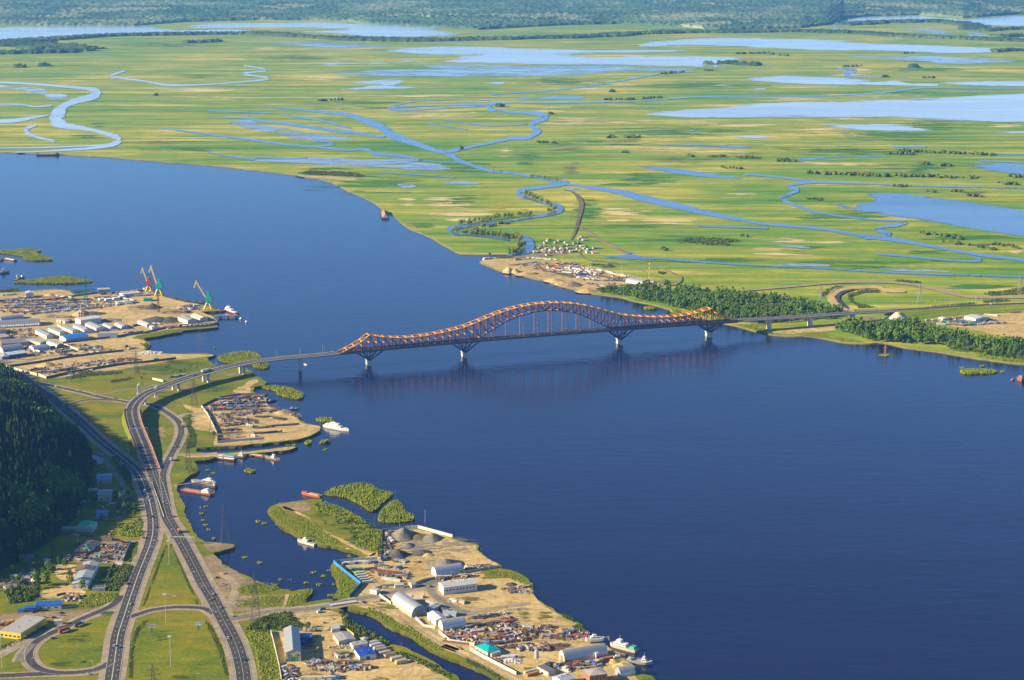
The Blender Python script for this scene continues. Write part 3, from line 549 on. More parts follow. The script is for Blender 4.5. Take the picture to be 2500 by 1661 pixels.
penin = [(836, 1461), (813, 1453), (823, 1411), (810, 1385), (814, 1374), (845, 1368), (891, 1358), (865, 1346), (826, 1336), (787, 1331), (725, 1306), (682, 1280), (657, 1251), (657, 1240), (682, 1228), (735, 1222), (787, 1218), (800, 1235), (840, 1250), (881, 1262), (914, 1290), (933, 1293), (1021, 1290),
    (1100, 1311), (1136, 1323), (1165, 1328), (1167, 1342), (1196, 1365), (1220, 1378), (1225, 1388), (1267, 1399), (1292, 1420), (1301, 1431), (1302, 1450), (1329, 1475), (1361, 1496), (1407, 1516), (1425, 1528), (1428, 1542), (1474, 1567), (1483, 1581), (1522, 1604), (1545, 1622), (1550, 1645), (1591, 1650), (1603, 1662), (1680, 1730)]
canal_r = [(1290, 1720), (1228, 1662), (1188, 1641), (1123, 1614), (1057, 1588), (1005, 1551), (934, 1515), (907, 1499), (880, 1492), (856, 1487), (850, 1470)]
pts = [W(a, b, G0) for a, b in penin]
for p in pts: p.z = 0
tail = [W(a, b, G0) for a, b in canal_r]
for p in tail: p.z = 0
pts = roughen(pts, .09, 5, closed=False)+[Vector((200, 1150, 0)), Vector((60, 1150, 0))]+roughen(tail, .08, 5, closed=False)
sheet('peninsula', pts, G0, [M['bank_grass'], M['bank_edge']], skirt=(3.2, 1.6))

# ---- sand and dirt yards
def yard(px, mat='sand', z=G0+.06, amp=.12, name='yard', n=2): return sheet(name, area_px(px, z, n, amp, 6), z, M[mat])
yard([(-60, 716), (0, 715), (44, 714), (130, 708), (172, 712), (181, 720), (237, 715), (353, 710), (400, 725), (474, 741), (528, 753), (530, 757), (490, 760), (522, 775), (530, 790), (500, 798), (440, 802), (330, 820), (352, 832), (361, 846), (350, 854), (388, 862), (445, 865), (520, 867), (500, 872), (429, 879), (297, 902), (113, 925), (9, 894), (-60, 890)], amp=.05)
yard(Q(Z7, [(362, 372), (520, 292), (700, 258), (960, 262), (980, 310), (1000, 360), (1080, 395), (1200, 420), (1280, 490), (1350, 530), (1490, 552), (1490, 588), (1420, 632), (1290, 672), (940, 712), (700, 735), (480, 738), (505, 625), (440, 470)]), amp=.05)
yard(Q(Z7, [(170, 320), (215, 350), (360, 380), (480, 290), (520, 290), (370, 380), (440, 480), (500, 610), (420, 600), (300, 580), (250, 480), (280, 420), (210, 380)]))
yard(Q(Z7, [(660, 215), (720, 175), (860, 105), (910, 120), (830, 170), (830, 230), (740, 250), (690, 235)]))
yard(Q(Z7, [(210, 830), (480, 820), (860, 792), (1180, 752), (1260, 752), (1160, 783), (800, 812), (500, 845), (230, 850)]))
yard([(934, 1299), (1021, 1293), (1100, 1314), (1134, 1326), (1162, 1331), (1164, 1343), (1193, 1366), (1216, 1379), (1170, 1398), (1250, 1412), (1290, 1430), (1299, 1450), (1326, 1476), (1358, 1497), (1404, 1519), (1424, 1543), (1470, 1569), (1518, 1606), (1541, 1624), (1548, 1650), (1590, 1700), (1310, 1720), (1240, 1655), (1200, 1635), (1130, 1604), (1060, 1574), (1000, 1536), (930, 1497), (880, 1482), (852, 1474), (848, 1464), (885, 1430), (842, 1399), (818, 1376), (890, 1362), (930, 1335)], amp=.06)
yard(Q(Z8, [(500, 1215), (640, 1190), (860, 1190), (1000, 1200), (1200, 1250), (1350, 1335), (1600, 1430), (1700, 1500), (1841, 1568), (1900, 1750), (585, 1750), (570, 1500), (530, 1300)]), amp=.06)
yard(Q(Z8, [(640, 1045), (800, 1036), (960, 1050), (1040, 1120), (940, 1190), (760, 1180), (700, 1130)]))
yard(Q(Z8, [(-60, 690), (60, 625), (130, 700), (240, 750), (300, 800), (420, 832), (260, 868), (220, 920), (300, 938), (620, 925), (640, 935), (600, 1020), (560, 1044), (250, 1054), (180, 1000), (100, 860), (50, 790)]), 'dirt')
yard(Q(Z8, [(600, 265), (780, 345), (800, 400), (960, 480), (1080, 530), (1150, 580), (1280, 610), (1240, 640), (1140, 590), (1000, 520), (860, 440), (770, 350), (600, 285)]), name='footpath', amp=.08)
yard(Q(Z8, [(540, 255), (700, 240), (790, 245), (780, 300), (640, 300)]), 'dirt')
yard(Q(Z6, [(380, 745), (560, 690), (690, 685), (800, 745), (720, 800), (390, 795)])); yard(Q(Z6, [(520, 500), (700, 495), (740, 560), (640, 640), (520, 600)]))
yard(Q(Z6, [(-60, 1000), (0, 960), (300, 935), (600, 925), (800, 910), (1000, 870), (1100, 790), (1150, 740), (1180, 800), (1100, 900), (900, 990), (700, 1010), (500, 1000), (300, 1020), (-60, 1180)]), 'dirt')
yard(Q(Z6, [(830, 380), (900, 280), (1050, 270), (1210, 285), (1150, 465), (880, 470), (690, 460), (700, 380)]), 'dirt'); yard(Q(Z6, [(880, 265), (1200, 268), (1380, 250), (1380, 275), (1200, 285)]), 'verge')
yard(Q(Z6, [(1130, 480), (1260, 465), (1330, 430), (1300, 500), (1150, 495)]), 'verge')
yard([(2378, 807), (2320, 795), (2286, 784), (2330, 772), (2393, 766), (2450, 758), (2560, 748), (2560, 850), (2500, 833), (2440, 818)], z=G1+.3); yard(Q(Z4, [(270, 712), (420, 690), (600, 668), (780, 645), (1020, 635), (940, 670), (760, 705), (430, 728)]), z=G1+.3)
yard(Q(Z4, [(1000, 590), (1100, 580), (1200, 610), (1440, 620), (1640, 690), (1500, 690), (1300, 640), (1100, 620)]), 'dirt', G1+.3)
yard(Q(Z6b, [(108, 368), (250, 346), (480, 350), (700, 362), (1000, 370), (1250, 400), (1700, 500), (2050, 580), (2230, 650), (2100, 662), (1800, 655), (1450, 690), (1420, 735), (1300, 720), (1240, 697), (1150, 680), (990, 635), (860, 588), (740, 566), (480, 502), (375, 486), (200, 416)]), z=G1+.3, amp=.05)
yard(Q(Z6b, [(480, 300), (640, 290), (760, 270), (1000, 262), (1200, 250), (1100, 290), (800, 320), (560, 325)]), 'dirt', G1+.3); yard(Q(ZF, [(330, 480), (480, 490), (700, 495), (940, 522), (800, 528), (480, 503)]), z=G1+.3)
yard(Q(Z8, [(0, 538), (60, 535), (215, 552), (205, 572), (60, 606), (0, 570)]), 'dirt')
# rank grass, bare and stained ground inside the yards and on the verges
NG = G0+.11
def npatch(z, x, y, rx, ry, mat, zz=NG): patch(blobpx(z, x, y, rx, ry), mat, zz, 'ground_patch')
for z, x, y, rx, ry in [(Z9, 1200, 590, 260, 60), (Z9, 950, 810, 220, 50), (Z9, 1450, 950, 90, 90), (Z10, 560, 880, 110, 90), (Z10, 1350, 1340, 60, 30), (Z10, 540, 1520, 90, 40), (Z10, 400, 1450, 110, 30), (Z9, 560, 240, 140, 50), (Z9, 850, 250, 120, 30), (Z12, 120, 1110, 160, 40), (Z12, 620, 880, 200, 26),
                        (Z11, 1350, 1130, 160, 40), (Z11, 300, 1240, 260, 18), (Z11, 720, 690, 220, 30), (Z7, 680, 480, 140, 40), (Z7, 560, 540, 90, 40), (Z13, 1480, 1400, 200, 40), (Z13, 1700, 1540, 200, 30), (Z13, 900, 1440, 160, 60), (Z9, 150, 870, 260, 60)]:
    npatch(z, x, y, rx, ry, 'near_grass')
for z, x, y, rx, ry in [(Z1, 700, 1040, 420, 30), (Z1, 1300, 1010, 380, 50), (Z1, 1500, 960, 260, 36), (Z8, 1150, 400, 220, 80), (Z8, 1150, 520, 160, 60), (Z8, 900, 330, 110, 50), (Z8, 360, 880, 160, 46), (Z8, 400, 980, 200, 40), (Z7, 250, 480, 60, 120), (Z7, 260, 700, 90, 100), (Z6, 700, 1180, 200, 60), (Z6, 1000, 950, 120, 60), (Z6, 550, 1400, 160, 50), (Z6, 1680, 1540, 110, 40), (Z6, 1500, 1180, 120, 30), (Z1, 1800, 1180, 300, 30), (Z8, 1080, 760, 70, 120)]:
    npatch(z, x, y, rx, ry, 'near_lush', G0+.04)
for z, x, y, rx, ry in [(Z12, 250, 580, 300, 40), (Z12, 700, 640, 300, 40), (Z9, 500, 220, 110, 40), (Z9, 1250, 1100, 300, 120), (Z10, 250, 1000, 260, 80), (Z10, 700, 1230, 260, 60), (Z13, 850, 1500, 260, 70), (Z13, 1350, 1340, 200, 80), (Z7, 800, 380, 400, 70), (Z7, 650, 620, 160, 60), (Z11, 600, 560, 600, 70), (Z11, 600, 1100, 460, 50), (Z6b, 1200, 500, 400, 70), (Z9, 300, 420, 200, 110), (Z12, 600, 770, 200, 40), (Z13, 800, 1130, 160, 140)]:
    npatch(z, x, y, rx, ry, 'oil_dirt', NG+.08 if z is not Z6b else G1+.36)
for x, y, rx, ry in [(500, 330, 360, 150), (800, 330, 300, 90), (650, 480, 300, 90), (300, 400, 160, 130)]: npatch(Z9, x, y, rx, ry, 'gravel_patch', NG+.03)
for z, x, y, rx, ry in [(Z5, 1560, 690, 60, 110), (Z6, 1850, 1500, 80, 40), (Z6, 1600, 780, 130, 26), (Z5, 700, 430, 60, 16), (Z8, 360, 1060, 200, 30), (Z1, 1500, 1180, 250, 40), (Z1, 1900, 1060, 220, 22), (Z5, 1400, 400, 60, 30)]:
    npatch(z, x, y, rx, ry, 'near_bare')

# ---- roads on the near bank
ROADS = {}
def road(key, px, w, mat='asphalt', verge=5.0, name='road', z=G0):
    c = line_px(px, z, 8); ROADS[key] = c
    n = len([k for k in ROADS])
    if verge: strip('road_verge', c, w+2*verge, M['verge'], lift=.14+.006*(n % 6), label=None)
    strip(name, c, w, M[mat], lift=.24+.006*(n % 6)); return c
VIA = [(370, 1145, 3.4), (359.7, 1117, 4.6), (350.8, 1091.7, 6.2), (339, 1063.7, 7.9), (329, 1038, 9.5), (322.7, 1012.7, 11), (324, 995, 12), (336.7, 977, 12.8), (357, 961.6, 13.3), (382.7, 950, 13.8), (421, 935, 14.4), (472, 918, 15.2), (530, 902, 16.2), (563.6, 893.7, 16.9), (623, 882, 18), (700, 873, 20), (748, 869, 20.8), (807.6, 863, 21.8)]
road('hill', Q(Z5, [(60, 60), (220, 165), (340, 260), (480, 350), (640, 480), (800, 620), (950, 760), (1100, 880), (1200, 960), (1290, 1040), (1350, 1130), (1400, 1250), (1430, 1350), (1460, 1500)])+Q(Z6, [(1425, 180), (1400, 300), (1350, 430), (1290, 580), (1220, 780), (1160, 960), (1100, 1150), (1080, 1300), (1060, 1440), (1040, 1568), (1020, 1700), (1000, 1900)]), 13)
road('right', Q(Z5, [(1450, 1040), (1490, 1150), (1535, 1280), (1575, 1420)])+Q(Z6, [(1560, 60), (1640, 190), (1720, 330), (1820, 520), (1900, 680)])+Q(Z8, [(60, 960), (130, 1100), (200, 1230), (250, 1350), (285, 1500), (295, 1600), (300, 1800)]), 13.5)
road('link', Q(Z5, [(120, 140), (240, 190), (520, 250), (750, 300), (950, 350), (1150, 390), (1250, 405), (1400, 420), (1500, 445), (1560, 480), (1640, 530), (1715, 600), (1735, 690), (1700, 790), (1640, 900), (1590, 1000), (1560, 1100), (1570, 1200), (1592, 1320), (1600, 1400)]), 8.5, verge=4)
road('loop', Q(Z5, [(600, 440), (680, 415), (800, 385), (950, 375), (1120, 388)]), 6, verge=2.5)
road('path', Q(Z5, [(880, 330), (1000, 320), (1200, 285), (1400, 255), (1480, 240)]), 4, 'verge', 0)
road('spur', Q(Z5, [(1700, 560), (1760, 520), (1900, 510), (2000, 500)]), 5, 'verge', 2); road('jetty', Q(Z5, [(1660, 900), (1720, 905), (1900, 905), (2080, 890)]), 5, 'verge', 2)
road('west', Q(Z6, [(1045, 1390), (950, 1450), (800, 1490), (560, 1502), (380, 1470), (290, 1400), (270, 1300), (340, 1210), (480, 1130), (640, 1060), (780, 990), (900, 940), (1050, 870), (1130, 780)]), 8.5, verge=4)
road('west2', Q(Z6, [(-120, 1380), (0, 1330), (250, 1190), (420, 1130)]), 7, 'verge', 3); road('west3', Q(Z6, [(-120, 1535), (0, 1530), (300, 1515), (560, 1505)]), 8, verge=3); road('west4', Q(Z6, [(180, 1400), (220, 1320), (300, 1230)]), 8, 'grey_gravel', 3)
road('cross', Q(Z6, [(1200, 985), (1260, 965), (1400, 920), (1600, 892), (1800, 892), (1908, 905)])+Q(Z8, [(70, 1070)]), 8, verge=3.5)
road('east', Q(Z8, [(110, 1095), (180, 1112), (350, 1082), (500, 1052), (640, 1045), (800, 1030), (1000, 1000)])+Q(Z8, [(1150, 962), (1300, 932), (1500, 890), (1650, 852), (1760, 820)]), 8, 'grey_gravel', 5)
road('bankroad', Q(Z8, [(1150, 975), (1300, 1010), (1450, 1080), (1600, 1165), (1760, 1260), (1900, 1340)])+Q(Z9, [(700, 1240), (880, 1310), (1000, 1370), (1150, 1450), (1330, 1540), (1500, 1620)]), 5, 'sand', 3)
road('yardroad', Q(Z9, [(560, 700), (620, 780), (720, 850), (830, 910), (950, 940)]), 7, 'grey_gravel', 2); road('yardroad2', Q(Z9, [(880, 960), (1100, 910), (1300, 880), (1500, 850)]), 5, 'verge', 1)
road('portroad', Q(Z11, [(-20, 1260), (300, 1270), (600, 1200), (1000, 1180)]), 5, 'verge', 2); road('track2', Q(Z8, [(620, 925), (610, 960), (590, 1020)]), 3.5, 'sand', 0); road('track3', Q(Z8, [(120, 760), (220, 840), (230, 900), (200, 980), (190, 1050)]), 4, 'verge', 2)
road('hamlet', Q(Z5, [(1000, 930), (1030, 990), (1100, 1090), (1180, 1190), (1130, 1300), (1200, 1360), (1180, 1440), (1130, 1540)]), 3.5, 'grey_gravel', 1)

# lane markings: one sheet of dashes and edge lines
mk = MB()
def marks(c, offs, dash=None, w=.28, zo=.34):
    L = [0]
    for a, b in zip(c, c[1:]): L.append(L[-1]+(b-a).length)
    s = 0
    def at(s):
        i = min(max(0, int(np.searchsorted(L, s))-1), len(c)-2); t = (s-L[i])/max(1e-6, L[i+1]-L[i]); d = (c[i+1]-c[i]); d.z = 0
        return c[i].lerp(c[i+1], t), d.normalized()
    while s < L[-1]-8:
        e = s+(dash[0] if dash else 8.2)
        for o_ in offs:
            p, d = at(s); p2, d2 = at(min(e, L[-1])); n1 = Vector((-d.y, d.x, 0)); n2 = Vector((-d2.y, d2.x, 0))
            a = p+n1*(o_+w/2); b = p+n1*(o_-w/2); c2 = p2+n2*(o_-w/2); d_ = p2+n2*(o_+w/2)
            mk.add([(q.x, q.y, q.z+zo) for q in (a, b, c2, d_)], [(0, 1, 2, 3)])
        s = e+(dash[1] if dash else 0)
marks(ROADS['hill'][40:], [-6.1, 6.1, 0.15, -.25]); marks(ROADS['hill'][40:], [-3.2, 3.2], (3.5, 8), .24)
marks(ROADS['right'], [-6.3, 6.3]); marks(ROADS['right'], [-3.2, 3.2], (3.5, 8), .24); marks(ROADS['right'], [0], w=.2)
marks(ROADS['link'], [-3.9, 3.9]); marks(ROADS['link'], [0], (3.5, 8), .24); marks(ROADS['west'], [-3.9, 3.9]); marks(ROADS['cross'], [-3.7, 3.7])
tag(mk.build('lane_markings', paint((.72, .72, .68), .8, wear=.5, scale=.2)), kind='structure')

# ---- wooded hill on the left
foot = [(-420, 800), (-150, 850), (-40, 890), (20, 918), (65, 955), (108, 995), (150, 1040), (190, 1078), (222, 1112), (226, 1160), (212, 1210), (188, 1260), (148, 1305), (88, 1345), (30, 1380), (-40, 1415), (-150, 1455), (-400, 1500)]
fw = [W(a, b, G0) for a, b in foot]
fseg = [(np.array((a.x, a.y)), np.array((b.x, b.y))) for a, b in zip(fw, fw[1:])]
fpoly = fw+[Vector((-2600, fw[-1].y, 0)), Vector((-2600, fw[0].y+100, 0))]
gx = np.arange(-1250, -395, 9.0); gy = np.arange(1640, 3000, 9.0)
XX, YY = np.meshgrid(gx, gy); D = np.full(XX.shape, 1e9)
for a, b in fseg:
    ab = b-a; t = np.clip(((XX-a[0])*ab[0]+(YY-a[1])*ab[1])/(ab@ab), 0, 1); D = np.minimum(D, np.hypot(XX-a[0]-t*ab[0], YY-a[1]-t*ab[1]))
ins = np.array([[inside((x, y), fpoly) for x in gx] for y in gy])
def hprof(d): return 86*(1-np.exp(-(d/112)**1.12))*(1-.62*np.clip((YY-2180)/330, 0, 1))
HH = np.where(ins, hprof(D), -np.minimum(D, 6)*.4)
NZ = np.array([[noise.noise((x*.012, y*.012, 0))*9+noise.noise((x*.04, y*.04, 3))*3 for x in gx] for y in gy])
HH = HH+NZ*np.clip(HH/30, 0, 1)
def hill_z(x, y):
    i = int((x-gx[0])/9); j = int((y-gy[0])/9)
    if 0 <= i < len(gx)-1 and 0 <= j < len(gy)-1: return G0+float(HH[j, i])
    return G0
V = np.dstack([XX, YY, HH+G0]).reshape(-1, 3); idx = np.arange(XX.size).reshape(XX.shape)
Fq = np.stack([idx[:-1, :-1], idx[:-1, 1:], idx[1:, 1:], idx[1:, :-1]], -1).reshape(-1, 4)
keep = (HH.reshape(-1)[Fq].max(1) > -.5)
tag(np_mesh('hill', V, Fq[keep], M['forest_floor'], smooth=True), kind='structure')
# ================================================================ BRIDGE AND VIADUCTS
steel = paint((.16, .028, .018), .7, 0, .25, .3, (.09, .018, .015), 'truss_red'); orange = paint((.85, .36, .008), .5, 0, .2, .3, (.5, .14, .01), 'chord_sunlit'); purple = paint((.085, .03, .13), .5, .1, .25, .3, (.05, .02, .07), 'leg_purple')  # bridge is red throughout; sunlit orange put into upper members, shaded maroon into the web
concrete = paint((.46, .43, .38), .85, 0, .35, .15, (.22, .2, .17), 'concrete'); pale = paint((.60, .57, .50), .8, 0, .3, .3, (.3, .27, .22), 'pale_concrete'); railing = paint((.34, .33, .32), .5, .3, .2)
hangm = paint((.48, .20, .08), .5, .1, .3, .3, (.2, .07, .05), 'hanger_red')
PP = [W(900, 891), W(1134, 872), W(1514, 841), W(1730, 822)]
axis = (PP[3]-PP[0]); axis.z = 0; axis.normalize(); side = Vector((axis.y, -axis.x, 0))     # side points towards the camera
U = [(p-PP[0]).dot(axis) for p in PP]; U[0] = 0.0
def bp(u, off, z): return PP[0]+axis*u+side*off+Vector((0, 0, z))
mid = (U[1]+U[2])/2
def deck_z(u): return 22.0+3.0*max(0, 1-((u-mid)/(mid+60))**2)
HW = 7.6
bridge = empty('truss_bridge', bp(mid, 0, 0), 0, 'red steel truss arch bridge across the river', 'bridge')
def bbuild(m, name, mats, parent=bridge, smooth=False):
    o = m.build(name, mats, None, None, 0, smooth)
    o.parent = parent; o.matrix_parent_inverse = parent.matrix_world.inverted() if parent is not bridge else Matrix.Translation(-bridge.location)
    return o
# stations
st = [(-3.7*11, 0, 0), (-33, 3, 0), (-22, 7.6, 0), (-11, 13.2, 0)]
t1 = [21, 18.2, 16, 14.2, 12.9, 12.3, 12.2, 12.5, 13.1, 14.1, 15.4, 16.8, 18.6]
for i in range(13): st.append((U[1]*i/13, t1[i], 0))
t2 = [20.6, 24, 27.5, 31, 34.6, 37.8, 40.3, 42.5, 44, 45.2, 45.8, 46]; b2 = [0, 0, 3, 9, 15, 20.8, 26, 29.4, 32, 34, 35.3, 35.6]
for i in range(22):
    k = i if i <= 11 else 22-i; st.append((U[1]+(U[2]-U[1])*i/22, t2[k], b2[k]))
for i in range(13): st.append((U[2]+(U[3]-U[2])*i/13, ([20.6]+t1[:0:-1])[i], 0))
st += [(U[3], 21, 0), (U[3]+11, 13.2, 0), (U[3]+22, 7.6, 0), (U[3]+33, 3, 0), (U[3]+40.7, 0, 0)]
N = len(st); I1, I2, I3, I4 = 4, 17, 39, 52
deck = MB(); us = [-45+i*(U[3]+90)/60 for i in range(61)]
vs = []
for u in us:
    z = deck_z(u); vs += [bp(u, -HW-1.2, z-1.6), bp(u, -HW-1.2, z), bp(u, HW+1.2, z), bp(u, HW+1.2, z-1.6), bp(u, HW-1.5, z-3.2), bp(u, -HW+1.5, z-3.2)]
deck.add(vs, [(6*i+a, 6*i+b, 6*i+6+b, 6*i+6+a) for i in range(60) for a, b in ((0, 1), (1, 2), (2, 3), (3, 4), (4, 5), (5, 0))])
dk = bbuild(deck, 'deck', paint((.17, .16, .16), .8, 0, .3, .2, (.09, .08, .08), 'deck_grey'))
rs = strip('roadway', [bp(u, 0, deck_z(u)+.06) for u in us], 11.5, M['asphalt'], None, parent=dk)
for s in (-1, 1):
    g = MB()
    for i in range(60):
        for hh in (.5, 1.1): g.beam(bp(us[i], s*(HW+1.1), deck_z(us[i])+hh), bp(us[i+1], s*(HW+1.1), deck_z(us[i+1])+hh), .12, .14)
        g.beam(bp(us[i], s*(HW+1.1), deck_z(us[i])), bp(us[i], s*(HW+1.1), deck_z(us[i])+1.1), .14, .14)
    o = g.build('guard_rail', railing, dk); tag(o, kind='stuff')
def top(i, s): return bp(st[i][0], s*HW, deck_z(st[i][0])+st[i][1]+.3)
def bot(i, s): return bp(st[i][0], s*HW, deck_z(st[i][0])+st[i][2]+.2)
for s in (-1, 1):
    tc = MB(); bc = MB()
    for i in range(N-1):
        tc.beam(top(i, s), top(i+1, s), 1.15, 1.25); bc.beam(bot(i, s), bot(i+1, s), 1.0, 1.1)
    for i in range(I2, I3): bc.beam(bp(st[i][0], s*HW, deck_z(st[i][0])-.1), bp(st[i+1][0], s*HW, deck_z(st[i+1][0])-.1), .7, .8)
    truss = bbuild(tc, 'top_chord', orange); bcx = bbuild(bc, 'bottom_chord', steel)
    for i in range(1, N-1):
        m = MB(); m.beam(bot(i, s), top(i, s), .85, .85, up=axis); bbuild(m, 'vertical', steel)
        if st[i][2] > 4 and (i-I2) % 2 == 0:
            m = MB(); m.beam(bp(st[i][0], s*HW, deck_z(st[i][0])), bot(i, s), .75, .75, up=axis); bbuild(m, 'hanger', hangm)
    for i in range(1, N-2):
        u = (st[i][0]+st[i+1][0])/2
        if u < 0: down = False
        elif u < U[1]*.5: down = True
        elif u < U[1]: down = False
        elif u < mid: down = True
        elif u < U[2]: down = False
        elif u < U[2]+(U[3]-U[2])*.5: down = True
        elif u < U[3]: down = False
        else: down = True
        m = MB()
        m.beam(top(i, s) if down else bot(i, s), bot(i+1, s) if down else top(i+1, s), .75, .75, up=side); bbuild(m, 'diagonal', steel)
for i in range(1, N-1):
    m = MB(); m.beam(top(i, -1), top(i, 1), 1.2, 1.0); bbuild(m, 'top_strut', orange)
    if st[i][1]-st[i][2] > 8:
        zz = .42 if st[i][2] == 0 else .0
        a, b = top(i, -1), top(i, 1); c, d = bot(i, -1), bot(i, 1)
        if st[i][2] == 0: c = a.lerp(c, .5); d = b.lerp(d, .5)
        m = MB(); m.beam(c, d, .75, .75); bbuild(m, 'sway_strut', orange)
        m = MB(); m.beam(c, (a+b)/2, .5, .5); m.beam(d, (a+b)/2, .5, .5); bbuild(m, 'sway_brace', hangm)
for i in range(0, N-1):
    m = MB()
    m.beam(top(i, -1 if i % 2 else 1), top(i+1, 1 if i % 2 else -1), .4, .35); bbuild(m, 'wind_brace', orange)
# piers with their flared purple legs
for pi, u in enumerate(U):
    cb = MB()
    for s in (-1, 1):
        cb.cyl(bp(u, s*6.2, -2), bp(u, s*6.2, 6.6), 2.6, 2.4, 12)
    cb.beam(bp(u, -6.2, 2.6), bp(u, 6.2, 2.6), 3.4, 7.2); cb.beam(bp(u, -8.6, 6.9), bp(u, 8.6, 6.9), 4.8, 1.2)
    bbuild(cb, 'pier', pale)
    for s in (-1, 1):
        base = bp(u, s*6.0, 7.2)
        for du, nm in ((-21, 'flared_leg'), (21, 'flared_leg'), (0, 'centre_leg'), (-9.5, 'inner_leg'), (9.5, 'inner_leg')):
            m = MB(); m.beam(base, bp(u+du, s*HW, deck_z(u+du)-1.2), 1.5 if abs(du) > 15 else 1.1, 1.5 if abs(du) > 15 else 1.1, up=side); bbuild(m, nm, purple)
        for q in (-1, 1): m = MB(); m.beam(bp(u+q*11, s*6.8, 14.3), bp(u+q*3.5, s*7.2, 20), .4, .4, up=side); bbuild(m, 'leg_brace', purple)
    for du in (-11, 11): m = MB(); m.beam(bp(u+du, -6.8, 14.5), bp(u+du, 6.8, 14.5), .5, .5); bbuild(m, 'cross_beam', purple)

def viaduct(name, label, c, width, piers, skip_from=None):
    """deck following world points c (top of road); piers = (index fraction, base z)"""
    root = empty(name, (c[len(c)//2].x, c[len(c)//2].y, 0), 0, label, 'viaduct')
    inv = Matrix.Translation(-root.location)
    def bb(m, nm, mats, par=root):
        o = m.build(nm, mats); o.parent = par
        if par is root: o.matrix_parent_inverse = inv
        return o
    d = MB(); vs = []; n = len(c)
    nrm = []
    for i in range(n):
        t = c[min(i+1, n-1)]-c[max(i-1, 0)]; t.z = 0; t.normalize(); nn = Vector((-t.y, t.x, 0)); nrm.append(nn); p = c[i]; h = width/2
        for o_, dz in ((h, -1.3), (h, .05), (-h, .05), (-h, -1.3), (-h*.55, -2.6), (h*.55, -2.6)): q = p+nn*o_; vs.append((q.x, q.y, p.z+dz))
    d.add(vs, [(6*i+a, 6*i+6+a, 6*i+6+b, 6*i+b) for i in range(n-1) for a, b in ((0, 1), (1, 2), (2, 3), (3, 4), (4, 5), (5, 0))])
    dk = bb(d, 'deck', concrete)
    r = strip('roadway', c, width-3.4, M['asphalt'], None, parent=dk, lift=.14)
    for s in (-1, 1):
        g = MB()
        for i in range(n-1):
            a = c[i]+nrm[i]*s*(width/2-.3); b = c[i+1]+nrm[i+1]*s*(width/2-.3)
            for hh in (.55, 1.1): g.beam(a+Vector((0, 0, hh)), b+Vector((0, 0, hh)), .1, .2)
            g.beam(a, a+Vector((0, 0, 1.1)), .14, .14)
        o = bb(g, 'guard_rail', railing, dk); tag(o, kind='stuff')
    mk = MB()
    for i in range(n-1):
        for o_ in (-(width/2-2.1), (width/2-2.1), .15, -.15):
            a = c[i]+nrm[i]*o_; b = c[i+1]+nrm[i+1]*o_; w = nrm[i]*.14
            mk.add([(q.x, q.y, q.z+.2) for q in (a+w, a-w, b-w, b+w)], [(0, 1, 2, 3)])
    o = bb(mk, 'lane_line', paint((.7, .7, .66), .8, wear=.4), dk); tag(o, kind='stuff')
    for P, zb in piers:
        i = min(range(n), key=lambda k: (c[k].xy-P.xy).length); p = c[i]; nn = nrm[i]; t = Vector((nn.y, -nn.x, 0))
        for s in (-1, 1):
            m = MB(); b0 = p+nn*s*width*.27; m.beam((b0.x, b0.y, zb-1.5), (b0.x, b0.y, p.z-2.4), 3.6, 2.0, up=nn); bb(m, 'column', pale)
        m = MB(); a = p+nn*width*.4; b = p-nn*width*.4; m.beam((a.x, a.y, p.z-2.9), (b.x, b.y, p.z-2.9), 2.2, 1.3); bb(m, 'pier_cap', pale)
    return root
vc = catmull([W(*p) for p in VIA]+[bp(-45, 0, deck_z(-45))], 6)
kv = min(range(len(vc)), key=lambda k: (vc[k].xy-W(324, 1000, 11.5).xy).length)
viaduct('curved_viaduct', 'grey concrete viaduct curving up from the highway to the bridge', vc[kv:], 17.5, [(W(729.6, 905, 0), 0), (W(602, 915, G0), G0), (W(493, 932, G0), G0), (W(432, 955, G0), G0), (W(372, 990, G0), G0)])
c = vc[:kv+2]
def embankment(c, w, slope, mat, name='embankment'):
    mb = MB(); vs = []
    for i, p in enumerate(c):
        t = c[min(i+1, len(c)-1)]-c[max(i-1, 0)]; t.z = 0; t.normalize(); nn = Vector((-t.y, t.x, 0)); h = max(.2, p.z-G1-.2)
        for o_, z in ((w/2+h*slope, p.z-h-.4), (w/2, p.z), (-w/2, p.z), (-w/2-h*slope, p.z-h-.4)): q = p+nn*o_; vs.append((q.x, q.y, z))
    mb.add(vs, [(4*i+a, 4*i+a+1, 4*i+a+5, 4*i+a+4) for i in range(len(c)-1) for a in range(3)], 0)
    tag(mb.build(name, mat), kind='structure')
embankment(c, 20, .35, M['bank_grass']); strip('road_verge', c, 19.6, M['verge'], lift=.1); strip('road', c, 15, M['asphalt'], lift=.2); mk = MB(); marks(c, [-7, 7, .5, -.5], zo=.3); tag(mk.build('ramp_markings', paint((.72, .72, .68), .8, wear=.5, scale=.2)), kind='structure')
for s in (-1, 1):     # red edge barriers along the ramp
    m = MB()
    for a, b in zip(c, c[1:]):
        d = (b-a); d.z = 0; d.normalize(); nn = Vector((-d.y, d.x, 0))*s*9.7; m.beam(a+nn+Vector((0, 0, .6)), b+nn+Vector((0, 0, .6)), .35, 1.3)
    tag(m.build('ramp_barrier', paint((.50, .16, .07), .6)), 'rust red barrier along the %s edge of the ramp below the viaduct' % ('left' if s > 0 else 'right'), 'barrier')
RA = [(1800, 782, 20.6), (1878, 777, 19.8), (1978, 770.6, 18.6), (2096.6, 762.6, 17), (2215, 755.7, 15.4), (2363.6, 747, 12.5), (2500, 741, 10), (2800, 729, 6), (3200, 712, 4)]
